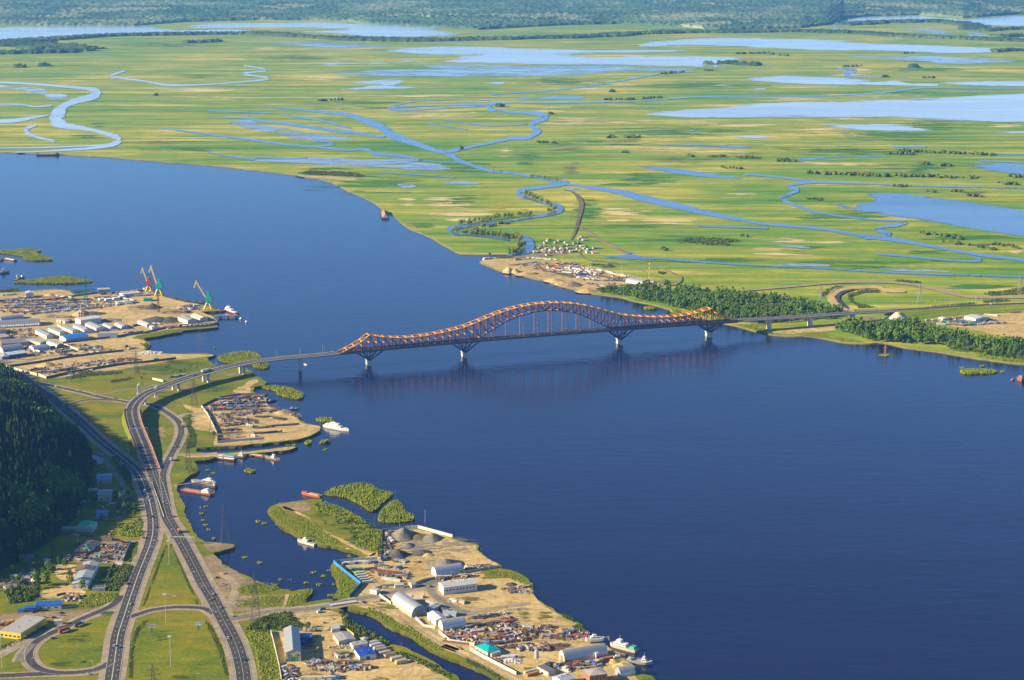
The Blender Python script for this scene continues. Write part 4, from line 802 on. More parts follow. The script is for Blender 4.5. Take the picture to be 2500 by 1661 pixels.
rc = catmull([bp(U[3]+45, 0, deck_z(U[3]+45))]+[W(*p) for p in RA], 8)
ke = min(range(len(rc)), key=lambda k: (rc[k].xy-W(2200, 756, 15.5).xy).length)
viaduct('straight_viaduct', 'grey concrete viaduct from the bridge onto the far bank', rc[:ke+1], 15, [(W(1878, 809, 0), 0), (W(1985, 800, G1), G1), (W(2091, 791, G1), G1)])
embankment(rc[ke-1:], 17, 1.7, M['meadow']); strip('road', rc[ke-1:], 11.5, M['asphalt'], lift=.2)
strip('road_verge', rc[ke-1:], 15, M['verge'], lift=.1)
# pale stone cone in front of the abutment
ab = rc[ke]; m = MB(); ring = []
for k in range(24):
    a = 2*math.pi*k/24; ring.append((25*math.cos(a), 25*math.sin(a), 0))
m.add([(4*math.cos(2*math.pi*k/24), 4*math.sin(2*math.pi*k/24), 13.2) for k in range(24)]+ring, [(k, k+24, (k+1) % 24+24, (k+1) % 24) for k in range(24)]+[tuple(range(23, -1, -1))])
tag(m.build('abutment_cone', paint((.52, .47, .36), .95, wear=.3), None, (ab.x-6, ab.y-13, G1)), 'pale stone cone at the end of the straight viaduct', 'abutment')
for o in [o for o in bpy.data.objects if o.name.startswith('abutment_cone')]: o.data.polygons.foreach_set('use_smooth', [True]*24+[False])
# ================================================================ VEGETATION
_t = (1+5**.5)/2
ICO_V = np.array([(-1, _t, 0), (1, _t, 0), (-1, -_t, 0), (1, -_t, 0), (0, -1, _t), (0, 1, _t), (0, -1, -_t), (0, 1, -_t), (_t, 0, -1), (_t, 0, 1), (-_t, 0, -1), (-_t, 0, 1)])/math.hypot(1, _t)
ICO_F = np.array([(0, 11, 5), (0, 5, 1), (0, 1, 7), (0, 7, 10), (0, 10, 11), (1, 5, 9), (5, 11, 4), (11, 10, 2), (10, 7, 6), (7, 1, 8), (3, 9, 4), (3, 4, 2), (3, 2, 6), (3, 6, 8), (3, 8, 9), (4, 9, 5), (2, 4, 11), (6, 2, 10), (8, 6, 7), (9, 8, 1)])
def clumps(r, C, S, jit=.28):
    """lumps of foliage: centres C (n,3), half sizes S (n,3)"""
    n = len(C); V = ICO_V[None]*(1+r.uniform(-jit, jit, (n, 12, 1))); a = r.uniform(0, 6.28, n); ca, sa = np.cos(a)[:, None], np.sin(a)[:, None]
    V = np.stack([V[..., 0]*ca-V[..., 1]*sa, V[..., 0]*sa+V[..., 1]*ca, V[..., 2]], -1)*S[:, None, :]+C[:, None, :]
    F = (ICO_F[None]+12*np.arange(n)[:, None, None]).reshape(-1, 3)
    return V.reshape(-1, 3), F, np.repeat(r.random(n), 12)
def leaves(r, n, rx, ry, rz, z0, s):
    d = r.normal(size=(n, 3)); d /= np.linalg.norm(d, axis=1)[:, None]; c = d*np.array((rx, ry, rz))*r.uniform(.75, 1.08, (n, 1))+np.array((0, 0, z0))
    a = r.normal(size=(n, 3)); a /= np.linalg.norm(a, axis=1)[:, None]; b = np.cross(a, d); b /= np.linalg.norm(b, axis=1)[:, None]+1e-6
    k = s*r.uniform(.6, 1.3, (n, 1)); V = np.stack([c-a*k, c+b*k*.8, c+a*k], 1).reshape(-1, 3); F = np.arange(3*n).reshape(-1, 3)
    return V, F, np.repeat(r.random(n), 3)
def cat(parts):
    V, F, Rr, o = [], [], [], 0
    for v, f, q in parts: V.append(v); F.append(f+o); Rr.append(q); o += len(v)
    return np.concatenate(V), np.concatenate(F), np.concatenate(Rr)
def crown_round(seed, h=1.0, w=.36, n=34, nl=90):
    r = np.random.default_rng(seed); z = r.uniform(.3, .92, n); rad = w*np.sqrt(np.clip(1-((z-.58)/.42)**2, .05, 1))*r.uniform(.2, .85, n); a = r.uniform(0, 6.28, n)
    C = np.stack([rad*np.cos(a), rad*np.sin(a), z], 1); s = r.uniform(.55, 1.15, n)*.92*w/n**.36; S = np.stack([s, s, s*r.uniform(.9, 1.7, n)], 1)
    return cat([clumps(r, C, S, .45), leaves(r, nl, w*.95, w*.95, .40, .58, .045)])
def crown_spruce(seed, tiers=8, w=.17):
    r = np.random.default_rng(seed); V, F, q = [], [], []; o = 0
    for t in range(tiers):
        k = t/tiers; z = .13+.84*k; rr = w*(1-k)**.85*r.uniform(.85, 1.15)+.012; m = 9; a0 = r.uniform(0, 6)
        ring = [(rr*(1.0 if j % 2 else .55)*r.uniform(.8, 1.2)*math.cos(a0+6.283*j/(2*m)), rr*(1.0 if j % 2 else .55)*r.uniform(.8, 1.2)*math.sin(a0+6.283*j/(2*m)), z-(.04 if j % 2 else 0)-r.uniform(0, .02)) for j in range(2*m)]
        V += ring+[(0, 0, min(1.0, z+.19*(1-.4*k)))]; F += [(o+j, o+(j+1) % (2*m), o+2*m) for j in range(2*m)]; q += [r.random()]*(2*m+1); o += 2*m+1
    return np.array(V), np.array(F), np.array(q)
def trunk_mesh(name, mat, h, r0, limbs):
    m = MB(); m.cyl((0, 0, 0), (0, 0, h), r0, r0*.35, 6)
    for k in range(limbs):
        a = 2.1*k+.4; z = h*(.5+.12*k); m.cyl((0, 0, z), (.16*math.cos(a), .16*math.sin(a), z+.16), r0*.45, r0*.2, 5)
    return m.mesh(name, mat)
def me_from(name, vfq, mat):
    o = np_mesh(name, vfq[0], vfq[1], mat, vfq[2]); me = o.data; bpy.data.objects.remove(o); return me
ROUND = [crown_round(20+i, w=w) for i, w in enumerate((.28, .24, .34, .21, .30, .19))]
SPRUCE = [crown_spruce(50+i, w=w) for i, w in enumerate((.17, .14, .20, .16, .125))]
LOWR = [crown_round(80+i, w=w, n=16, nl=36) for i, w in enumerate((.29, .24, .21, .33))]
LOWS = [crown_spruce(90+i, 6, w) for i, w in enumerate((.17, .14, .19))]
CR = {}
for k, src, mats in (('round', ROUND, ('birch', 'willow', 'shrub')), ('spruce', SPRUCE, ('spruce',))):
    for mt in mats: CR[k, mt] = [me_from('crown', s, M[mt]) for s in src]
TR = {'birch': trunk_mesh('trunk', M['birch_bark'], .62, .016, 3), 'spruce': trunk_mesh('trunk', M['bark'], .9, .014, 0), 'willow': trunk_mesh('trunk', M['bark'], .55, .022, 3), 'shrub': trunk_mesh('trunk', M['bark'], .5, .02, 2)}
def tree(name, p, h, kind, label, group, i=0, sq=1.0):
    root = empty(name, p, random.uniform(0, 6.28), label, 'tree', group); root.scale = (h*sq, h*sq, h)
    link('trunk', TR[kind], root); L = CR['spruce' if kind == 'spruce' else 'round', kind]; link('crown', L[i % len(L)], root); return root
def mass(name, P, Hs, src, mat, seed, label=None, squash=1.0):
    """many more of the same trees, standing too close to tell apart"""
    r = np.random.default_rng(seed); Vs, Fs, Rs, o = [], [], [], 0
    for k, (p, h) in enumerate(zip(P, Hs)):
        v, f, q = src[k % len(src)]; a = r.uniform(0, 6.28); ca, sa = math.cos(a), math.sin(a); w = h*squash*r.uniform(.85, 1.2)
        Vs.append(np.stack([(v[:, 0]*ca-v[:, 1]*sa)*w+p[0], (v[:, 0]*sa+v[:, 1]*ca)*w+p[1], v[:, 2]*h+p[2]], 1)); Fs.append(f+o); Rs.append((q+r.random()) % 1); o += len(v)
    ob = np_mesh(name, np.concatenate(Vs), np.concatenate(Fs), M[mat], np.concatenate(Rs)); tag(ob, label, None, None, 'stuff'); return ob
def fill(poly, spacing, r, jitter=.5):
    xs = [p.x for p in poly]; ys = [p.y for p in poly]; out = []
    for x in np.arange(min(xs), max(xs), spacing):
        for y in np.arange(min(ys), max(ys), spacing):
            q = (x+r.uniform(-jitter, jitter)*spacing, y+r.uniform(-jitter, jitter)*spacing)
            if inside(q, poly): out.append(q)
    return out
# hillside
r = np.random.default_rng(11)
hp = []
for x in np.arange(-900, -395, 5.2):
    for y in np.arange(1700, 2960, 5.2):
        q = (x+r.uniform(-2.4, 2.4), y+r.uniform(-2.4, 2.4)); z = hill_z(*q)
        if z < G0+1.2 or not inside(q, fpoly): continue
        if noise.noise((q[0]*.02, q[1]*.02, 7)) > .38 and r.random() < .75: continue
        px = proj((q[0], q[1], z+8))
        if px[0] < -420 or px[1] > 1900: continue
        hp.append((q[0], q[1], z-.3, px[0] > -15 and px[1] < 1700 and px[1] > 880))
near = [p for p in hp if p[3]]; near.sort(key=lambda p: p[1]); far_ = [p for p in hp if not p[3]]
isb = lambda p: noise.noise((p[0]*.015+5, p[1]*.015, 2))+(.32 if p[2] < 26 else -.08)+random.uniform(-.12, .12) > .40
nb = [p for p in near if isb(p)]; ns = [p for p in near if not isb(p)]
r2 = random.Random(4)
sel_s = set(id(p) for p in ns[::max(1, len(ns)//300)][:300]); sel_b = set(id(p) for p in nb[::max(1, len(nb)//80)][:80])
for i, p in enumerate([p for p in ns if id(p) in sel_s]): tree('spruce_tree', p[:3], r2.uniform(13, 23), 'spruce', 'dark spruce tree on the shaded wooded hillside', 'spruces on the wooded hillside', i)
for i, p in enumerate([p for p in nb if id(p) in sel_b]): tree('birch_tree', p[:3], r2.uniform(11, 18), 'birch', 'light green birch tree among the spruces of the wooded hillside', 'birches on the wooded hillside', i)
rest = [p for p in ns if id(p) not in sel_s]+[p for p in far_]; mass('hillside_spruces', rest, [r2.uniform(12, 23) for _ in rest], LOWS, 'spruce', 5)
rest = [p for p in nb if id(p) not in sel_b]; mass('hillside_birches', rest, [r2.uniform(10, 17) for _ in rest], LOWR, 'birch', 6)
# groves on the far bank
def grove(px, spacing, hmin, hmax, n_ind, label, group, seed, mat='birch'):
    poly = [W(a, b, G1) for a, b in px]; r = np.random.default_rng(seed); P = fill(poly, spacing, r); P.sort(key=lambda q: q[1]); rr = random.Random(seed)
    hs = [rr.uniform(hmin*.65, hmax*1.12)*(.7+.5*max(0, .5+noise.noise((q[0]*.02, q[1]*.02, seed)))) for q in P]
    ind = set(range(min(n_ind, len(P))))
    for i in ind: tree('birch_tree', (P[i][0], P[i][1], G1), hs[i], mat, label, group, i, rr.uniform(.85, 1.35))
    R_ = [i for i in range(len(P)) if i not in ind]
    if R_: mass('grove', [(P[i][0], P[i][1], G1) for i in R_], [hs[i] for i in R_], LOWR, mat, seed)
grove([(1458, 715), (1511, 723), (1550, 732), (1600, 742), (1660, 757), (1720, 772), (1790, 786), (1850, 793), (1930, 788), (2040, 778), (2060, 768), (2020, 757), (1960, 745), (1900, 731), (1830, 723), (1740, 717), (1680, 708), (1640, 712), (1560, 712), (1490, 706)], 7.0, 9, 15, 90, 'leafy birch on the far bank behind the bridge end', 'birches of the grove behind the bridge', 31)
grove(Q(Z4, [(800, 705), (900, 670), (1100, 650), (1300, 640), (1450, 645), (1600, 690), (1740, 740), (2050, 780), (2250, 800), (2360, 840), (2550, 880), (2550, 990), (2250, 935), (1950, 890), (1740, 870), (1710, 822), (1500, 815), (1250, 800), (1080, 790), (960, 750)]), 6.6, 9, 16, 105, 'leafy birch on the far bank in front of the straight viaduct', 'birches of the grove before the viaduct', 32)
def row_trees(pxs, n, h, name, label, group, z, kind='willow', jit=4, sq=1.25):
    c = catmull([W(a, b, z) for a, b in pxs], 8); rr = random.Random(n)
    for i in range(n):
        p = c[int(i*(len(c)-1)/max(1, n-1))]; p = p.lerp(c[min(len(c)-1, int(i*(len(c)-1)/max(1, n-1))+1)], rr.random())
        tree(name, (p.x+rr.uniform(-jit, jit), p.y+rr.uniform(-jit*2, jit*2), z), rr.uniform(h*.7, h*1.15), kind, label, group, i, sq)
SL = 'dark green willow on the bank of the winding stream'; SG = 'willows along the winding stream'
row_trees(Q(ZF, [(1890, 945), (2050, 915), (2200, 895), (2360, 870)])+Q(ZG, [(180, 858)]), 46, 11, 'willow_tree', SL, SG, G1, jit=6)
row_trees(Q(ZF, [(1830, 1000), (1960, 1030), (2020, 1015), (2200, 1040), (2360, 1065)]), 34, 11, 'willow_tree', SL, SG, G1, jit=6)
row_trees(Q(ZG, [(100, 668), (180, 690), (280, 730), (380, 790), (350, 835)]), 36, 11, 'willow_tree', SL, SG, G1, jit=6)
row_trees(Q(Z6b, [(40, 60), (200, 70), (350, 90), (480, 110), (560, 160), (580, 220), (520, 280), (440, 298)]), 56, 13, 'willow_tree', SL, SG, G1, jit=8)
row_trees(Q(ZG, [(170, 495), (300, 510), (440, 535)]), 26, 6, 'willow_tree', SL, SG, G1, jit=3); row_trees(Q(ZF, [(2180, 445), (2270, 455)]), 5, 5, 'willow_tree', SL, SG, G1)
# thickets: reeds and willow scrub that read as one mass
def thicket(px, z, spacing, hmin, hmax, mat, seed, name='thicket', edge=True, sm=True):
    poly = [W(p.x, p.y, z) for p in (catmull([(a, b, 0) for a, b in px], 4, True) if sm else [Vector((a, b, 0)) for a, b in px])]; r = np.random.default_rng(seed); P = fill(poly, spacing, r, .7)
    if not P: return
    P = np.array([q for q in P if edge is None or r.random() < .45+1.3*(.5+noise.noise((q[0]*.045, q[1]*.045, seed+9)))-.25]); n = len(P)
    if n < 2: return
    hz = r.uniform(hmin*.6, hmax, n)*np.array([.7+.6*(.5+noise.noise((q[0]*.06, q[1]*.06, seed))) for q in P])
    C = np.column_stack([P, np.full(n, z)+hz*.42]); w = spacing*r.uniform(.4, .85, n); S = np.stack([w, w*r.uniform(.6, 1.2, n), hz*.6], 1)
    v, f, q = clumps(r, C, S, .5); lv, lf, lq = [], [], []
    for k in range(2):                  # loose sprays standing out of the lumps
        a = r.normal(size=(n, 3)); c = C+np.column_stack([r.uniform(-w, w), r.uniform(-w, w), hz*r.uniform(.2, .65, n)]); s = (spacing*.35*r.uniform(.5, 1.2, n))[:, None]
        a /= np.linalg.norm(a, axis=1)[:, None]; b = np.cross(a, np.array((.3, .2, 1.0))); V = np.stack([c-a*s, c+b*s, c+a*s+np.array((0, 0, 1))*s*1.2], 1).reshape(-1, 3); lv.append(V); lf.append(np.arange(3*n).reshape(-1, 3)); lq.append(np.repeat(r.random(n), 3))
    v, f, q = cat([(v, f, q)]+list(zip(lv, lf, lq)))
    tag(np_mesh(name, v, f, M[mat], q), kind='stuff')
isl = [Q(Z8, [(905, 180), (965, 140), (1130, 102), (1250, 112), (1300, 150), (1405, 172), (1380, 210), (1330, 250), (1290, 298), (1230, 306), (1180, 268), (1050, 203)]),
       Q(Z8, [(1305, 350), (1340, 285), (1430, 236), (1485, 272), (1500, 302), (1572, 350), (1540, 382), (1400, 392), (1312, 382)]),
       Q(Z7, [(945, 190), (1000, 178), (1160, 182), (1250, 212), (1335, 246), (1330, 288), (1250, 298), (1100, 258), (1070, 222), (1000, 205)]),
       Q(Z1, [(1795, 925), (1900, 890), (2000, 882), (2120, 897), (2165, 945), (2215, 985), (2200, 1018), (2100, 1008), (2060, 985), (1850, 968)]),
       Q(Z1, [(-60, 52), (0, 50), (200, 35), (335, 46), (300, 68), (425, 112), (400, 126), (210, 123), (190, 92), (0, 62)]), Q(Z1, [(130, 302), (400, 270), (500, 258), (620, 272), (765, 299), (560, 316), (200, 311)]),
       Q(Z4, [(1838, 1035), (1900, 1020), (2110, 1030), (2125, 1050), (2000, 1062), (1860, 1058)]), Q(Z7, [(1460, 488), (1560, 480), (1640, 505), (1560, 520), (1490, 512)]), Q(Z7, [(770, 985), (830, 972), (885, 990), (830, 1005)]), Q(Z7, [(1350, 715), (1400, 690), (1420, 720), (1370, 735)]),
       Q(Z7, [(1490, 712), (1580, 695), (1590, 712), (1510, 722)]), Q(Z3, [(1255, 178), (1330, 168), (1355, 190), (1280, 192)]), Q(Z3, [(1470, 205), (1540, 200), (1560, 228), (1500, 225)])]
for i, p in enumerate(isl): thicket(p, .05, 1.15, 1.4, 3.4, 'willow' if i < 2 or i == 3 else 'reed', 100+i, 'willow_islet', None)
for i, (z, x, y) in enumerate([(Z7, 350, 1330), (Z7, 405, 1325), (Z7, 365, 1390), (Z7, 400, 1500), (Z7, 430, 1545), (Z7, 380, 1455), (Z8, 400, 380), (Z8, 450, 395), (Z8, 300, 650), (Z8, 410, 690), (Z8, 560, 815), (Z8, 640, 825), (Z8, 760, 840), (Z8, 860, 855), (Z8, 810, 765), (Z8, 890, 790), (Z8, 930, 745), (Z8, 980, 850), (Z8, 945, 935), (Z7, 480, 1005), (Z7, 420, 975), (Z7, 300, 910), (Z7, 1190, 740), (Z7, 1250, 735), (Z7, 1545, 778), (Z12, 1180, 1098), (Z8, 1090, 640), (Z8, 70, 510), (Z13, 1030, 220), (Z13, 965, 285), (Z4, 2185, 1040), (Z4, 1850, 1008), (Z4, 2010, 995)]):
    thicket(blobpx(z, x, y, 22, 8, 7), .05, 1.1, .6, 1.5, 'reed', 200+i, 'reed_tuft')
for i, (p, sp, h0, h1, mt) in enumerate([
    (Q(Z8, [(300, 1190), (400, 1110), (520, 1070), (640, 1060), (700, 1130), (760, 1160), (780, 1195), (620, 1190), (520, 1200), (490, 1220), (360, 1190)]), 2.6, 2, 4.2, 'shrub'), (Q(Z8, [(285, 1200), (360, 1190), (490, 1225), (520, 1350), (560, 1480), (570, 1620), (420, 1620), (400, 1450), (380, 1330), (310, 1260)]), 3.2, 1.2, 2.8, 'willow'),
    (Q(Z8, [(1000, 1040), (1050, 1060), (1110, 1150), (1200, 1180), (1290, 1240), (1390, 1290), (1340, 1320), (1240, 1280), (1150, 1240), (1060, 1180), (1020, 1100)]), 2.6, 2.5, 5.5, 'shrub'), (Q(Z8, [(230, 890), (340, 850), (480, 825), (540, 850), (560, 885), (440, 915), (260, 920)]), 2.6, 1.2, 2.6, 'willow'),
    (Q(Z8, [(260, 985), (420, 940), (600, 940), (590, 1015), (420, 1025), (230, 1020)]), 2.8, .8, 2, 'willow'), (Q(Z8, [(640, 950), (700, 910), (790, 882), (760, 960), (720, 995), (625, 1020)]), 2.6, 1, 2.4, 'willow'), (Q(Z8, [(985, 715), (1090, 790), (1165, 865), (1090, 935), (1010, 930), (1000, 850), (1010, 790), (975, 740)]), 3, .8, 1.8, 'willow'),
    (Q(Z8, [(800, 240), (900, 230), (1000, 260), (1080, 300), (1160, 340), (1270, 440), (1330, 445), (1320, 590), (1260, 600), (1120, 560), (1180, 470), (1080, 400), (980, 340), (850, 300)]), 3.2, 1.6, 4, 'willow'), (Q(Z8, [(1320, 450), (1345, 450), (1330, 600), (1300, 640), (1290, 600)]), 2.2, 3, 6, 'shrub'),
    (Q(Z8, [(480, 300), (560, 270), (600, 320), (780, 370), (900, 450), (1020, 530), (1000, 550), (860, 540), (700, 470), (560, 390)]), 3.4, .6, 1.6, 'reed'), (Q(Z7, [(170, 470), (250, 470), (260, 560), (310, 640), (300, 740), (210, 780), (240, 620)]), 3, .8, 2.2, 'shrub'), (Q(Z7, [(190, 870), (300, 860), (490, 840), (470, 868), (320, 890), (320, 990), (240, 1025), (200, 960)]), 2.6, 1, 2.4, 'willow'),
    (Q(Z9, [(0, 870), (130, 940), (400, 1075), (600, 1210), (740, 1290), (640, 1300), (560, 1260), (380, 1140), (120, 1000), (0, 935)]), 2.8, .6, 1.8, 'willow'), (Q(Z9, [(900, 1360), (1100, 1450), (1250, 1540), (1210, 1560), (1080, 1480), (900, 1400)]), 2.8, .6, 1.6, 'shrub'), (Q(Z9, [(1050, 590), (1200, 540), (1400, 600), (1500, 670), (1450, 680), (1300, 620), (1100, 620)]), 3, .6, 1.8, 'reed'),
    (Q(Z10, [(740, 870), (800, 880), (900, 945), (870, 960), (760, 910)]), 2.2, 1.2, 3, 'shrub'), (Q(Z10, [(850, 1000), (900, 975), (980, 1000), (990, 1050), (900, 1050)]), 2.4, 1.5, 3.2, 'shrub'), (Q(Z9, [(300, 1300), (460, 1360), (640, 1440), (780, 1520), (760, 1560), (560, 1460), (400, 1390), (260, 1330)]), 3, .8, 2.6, 'shrub'),
    (Q(Z12, [(130, 960), (300, 930), (480, 890), (640, 870), (780, 885), (600, 915), (300, 965), (130, 985)]), 2.6, .8, 2.2, 'reed'), (Q(Z12, [(220, 1040), (310, 1040), (350, 1080), (320, 1120), (280, 1090)]), 2.4, 1, 2.5, 'shrub'), (Q(Z1, [(-40, 372), (150, 355), (150, 378), (0, 388)]), 4, 2, 4.5, 'shrub'), (Q(Z1, [(600, 375), (780, 355), (700, 385), (620, 392)]), 4, 1, 3, 'shrub'),
    (Q(Z1, [(520, 1090), (700, 1040), (1000, 1035), (1000, 1055), (760, 1075), (560, 1100)]), 4, 1, 2.8, 'shrub'), (Q(Z1, [(900, 1110), (1100, 1085), (1080, 1110), (920, 1130)]), 4, 1, 2.6, 'shrub'), (Q(Z5, [(1070, 930), (1130, 920), (1250, 1080), (1270, 1180), (1200, 1190), (1150, 1060)]), 3.2, 1.5, 4, 'shrub'), (Q(Z6, [(1180, 110), (1300, 60), (1330, 120), (1330, 220), (1220, 240), (1100, 220), (1110, 150)]), 3, 2, 6, 'willow'),
    (Q(Z6, [(940, 560), (1030, 510), (1200, 500), (1240, 520), (1180, 640), (1080, 740), (960, 740)]), 3.2, 2, 5, 'shrub'), (Q(Z6, [(730, 850), (860, 760), (1100, 760), (1050, 830), (860, 890), (740, 890)]), 3.2, 1.2, 3.5, 'willow'), (Q(Z6, [(60, 780), (180, 700), (340, 700), (360, 780), (250, 840), (80, 860)]), 3, 3, 7, 'shrub'), (Q(Z6, [(-60, 1270), (200, 1180), (300, 1130), (430, 1060), (430, 1090), (200, 1220), (-60, 1320)]), 3, .6, 1.6, 'shrub'),
    (Q(Z6, [(1320, 890), (1340, 880), (1560, 300), (1540, 290)]), 2.2, .6, 1.3, 'shrub'), (Q(Z6, [(1850, 860), (1600, 300), (1580, 300), (1830, 870)]), 2.2, .6, 1.2, 'shrub'), (Q(Z6, [(1215, 1240), (1260, 1100), (1340, 1010), (1370, 1015), (1290, 1120), (1240, 1300), (1230, 1560), (1195, 1560)]), 2.4, .6, 1.5, 'shrub'), (Q(Z8, [(0, 1100), (60, 1180), (130, 1340), (180, 1560), (160, 1560), (100, 1350), (40, 1210), (0, 1140)]), 2.2, .6, 1.4, 'shrub'),
    (Q(Z6, [(1150, 460), (1225, 290), (1280, 275), (1270, 400), (1200, 470)]), 3, .8, 2.4, 'willow'), (Q(ZF, [(380, 465), (500, 450), (700, 455), (900, 465), (1010, 490), (960, 505), (800, 495), (500, 482)]), 5, 3, 8, 'shrub'), (Q(Z4, [(450, 730), (640, 705), (780, 740), (1000, 785), (1050, 800), (900, 795), (740, 765), (560, 742)]), 3.2, 1, 2.5, 'reed'), (Q(Z4, [(1960, 905), (2150, 870), (2360, 900), (2360, 960), (2200, 945)]), 4, 1.5, 4, 'willow'),
    (Q(Z4, [(700, 390), (840, 340), (880, 345), (760, 400), (680, 430)]), 5, 2, 5, 'shrub'), (Q(Z4, [(910, 400), (1050, 365), (1170, 370), (1160, 390), (1040, 390), (940, 420), (960, 470), (1140, 510), (1000, 515), (915, 450)]), 5, 2, 5, 'shrub'), (Q(Z4, [(1560, 505), (1800, 485), (1960, 470), (1960, 485), (1700, 505)]), 5, 2, 4.5, 'shrub'), (Q(Z4, [(2020, 400), (2200, 370), (2360, 350), (2360, 400), (2100, 415)]), 6, 2, 5, 'shrub'), (Q(Z4, [(2020, 455), (2240, 435), (2240, 460), (2030, 475)]), 5, 2, 4, 'shrub'), (Q(Z4, [(1300, 290), (1500, 300), (1510, 312), (1310, 302)]), 6, 2, 5, 'shrub'), (Q(Z4, [(-20, 655), (250, 640), (260, 690), (140, 695)]), 4, 1.5, 4, 'willow'),
    (Q(Z6b, [(1440, 690), (1600, 670), (1760, 650), (1950, 650), (1960, 680), (1700, 720), (1500, 735)]), 4.5, 3, 7, 'shrub'), (Q(ZG, [(720, 1300), (900, 1305), (960, 1330), (900, 1345), (740, 1320)]), 6, 1, 3, 'shrub'), (Q(ZG, [(1500, 1085), (1700, 1065), (2050, 1075), (2100, 1100), (1900, 1105), (2040, 1135), (1800, 1130), (1600, 1105)]), 7, 3, 7, 'shrub'), (Q(ZG, [(1000, 268), (1040, 260), (1080, 275), (1020, 285)]), 7, 4, 8, 'shrub'), (Q(ZG, [(1800, 310), (1960, 300), (1990, 318), (1820, 318)]), 8, 4, 8, 'shrub'), (Q(ZG, [(2060, 320), (2150, 308), (2300, 325), (2280, 335), (2100, 330)]), 8, 4, 8, 'shrub'),
    (Q(ZG, [(1330, 1382), (1390, 1375), (1440, 1385), (1390, 1400)]), 5, 3, 7, 'shrub'), (Q(ZG, [(1390, 1480), (1440, 1455), (1450, 1490), (1400, 1505)]), 5, 4, 9, 'shrub'), (Q(ZH, [(340, 690), (520, 700), (480, 722), (360, 708)]), 7, 3, 5, 'shrub'), (Q(ZH, [(1170, 1450), (1400, 1465), (1420, 1478), (1200, 1470)]), 6, 2, 4, 'shrub'), (Q(ZH, [(520, 1540), (640, 1510), (720, 1520), (560, 1560)]), 6, 2, 5, 'shrub'), (Q(Z6, [(1080, 480), (1240, 490), (1180, 620), (1110, 640), (1040, 600)]), 3, 1, 3, 'willow')]):
    thicket(p, G0 if p[0][1] > 860 or (p[0][0] < 500 and p[0][1] > 690) else G1, sp*.44, h0*.3, h1*(.30 if mt in ('willow', 'reed') else .5), mt, 300+i, 'scrub', sm=False)
def hedge(px, n, h, seed, w=10):
    c = catmull([W(a, b, G1) for a, b in px], 8); r = np.random.default_rng(seed); P = []
    for i in range(n):
        k = r.uniform(0, len(c)-1.01); a = c[int(k)].lerp(c[int(k)+1], k % 1); P.append((a.x+r.uniform(-w, w)*.5, a.y+r.uniform(-w, w)*1.5, G1+h*.35))
    P = np.array(P); s = r.uniform(.5, 1.1, n)*h; v, f, q = clumps(r, P, np.stack([s*.75, s*.75, s*.6], 1), .35); tag(np_mesh('hedgerow', v, f, M['shrub'], q), kind='stuff')
for i, (p, n, h) in enumerate([(Q(ZH, [(360, 468), (700, 480), (1000, 492), (1400, 500), (1950, 515)]), 120, 8), (Q(ZH, [(1090, 288), (1320, 292)]), 26, 8), (Q(ZH, [(1210, 265), (1600, 278), (2080, 302)]), 80, 8), (Q(ZH, [(1410, 1022), (1600, 1045), (1800, 1075)]), 26, 6), (Q(ZH, [(1640, 1105), (1760, 1120)]), 12, 6), (Q(ZH, [(1860, 1140), (2060, 1165)]), 12, 6), (Q(ZH, [(2060, 1120), (2300, 1155)]), 22, 6), (Q(ZH, [(80, 352), (240, 355)]), 24, 8), (Q(ZH, [(1400, 378), (1480, 385)]), 12, 8), (Q(ZH, [(1590, 395), (1680, 402)]), 12, 8),
    (Q(ZH, [(2230, 500), (2360, 500)]), 18, 8), (Q(ZH, [(2150, 565), (2290, 568)]), 16, 7), (Q(ZH, [(1670, 630), (1800, 640)]), 12, 6), (Q(ZH, [(1850, 670), (1950, 685)]), 14, 7), (Q(ZG, [(870, 138), (950, 135)]), 10, 8), (Q(ZG, [(1030, 138), (1170, 138)]), 16, 8), (Q(ZG, [(240, 182), (420, 188)]), 16, 7), (Q(ZG, [(1630, 310), (1680, 312)]), 8, 8), (Q(ZC, [(850, 925), (1120, 920)]), 22, 9), (Q(ZC, [(1190, 912), (1400, 905)]), 14, 9), (Q(ZC, [(2050, 500), (2360, 495)]), 26, 12), (Q(ZC, [(1380, 685), (1580, 670)]), 12, 11), (Q(ZE, [(700, 620), (860, 610)]), 16, 11), (Q(ZE, [(1240, 495), (1350, 492)]), 14, 11), (Q(ZE, [(0, 500), (180, 520)]), 9, 12), (Q(ZE, [(1440, 722), (1540, 722)]), 8, 9), (Q(ZG, [(1940, 418), (2110, 428)]), 14, 6), (Q(ZC, [(900, 850), (930, 852)]), 4, 14), (Q(ZB, [(580, 935), (820, 922)]), 16, 9), (Q(ZB, [(2220, 985), (2290, 985)]), 9, 12), (Q(ZB, [(1870, 1372), (1910, 1370)]), 6, 9), (Q(ZA, [(1400, 882), (1430, 882)]), 3, 10), (Q(ZE, [(1060, 712), (1110, 716)]), 6, 11), (Q(ZC, [(1770, 655), (1900, 655)]), 9, 9), (Q(ZF, [(2060, 965), (2330, 925)]), 14, 6), (Q(ZG, [(2130, 1045), (2170, 1048)]), 5, 6), (Q(ZG, [(1380, 1155), (1420, 1170)]), 6, 6), (Q(ZH, [(1180, 588), (1300, 592)]), 12, 6), (Q(ZH, [(1480, 638), (1530, 640)]), 6, 6), (Q(ZC, [(350, 1050), (380, 1058)]), 4, 9)]):
    hedge(p, n, h, 500+i)
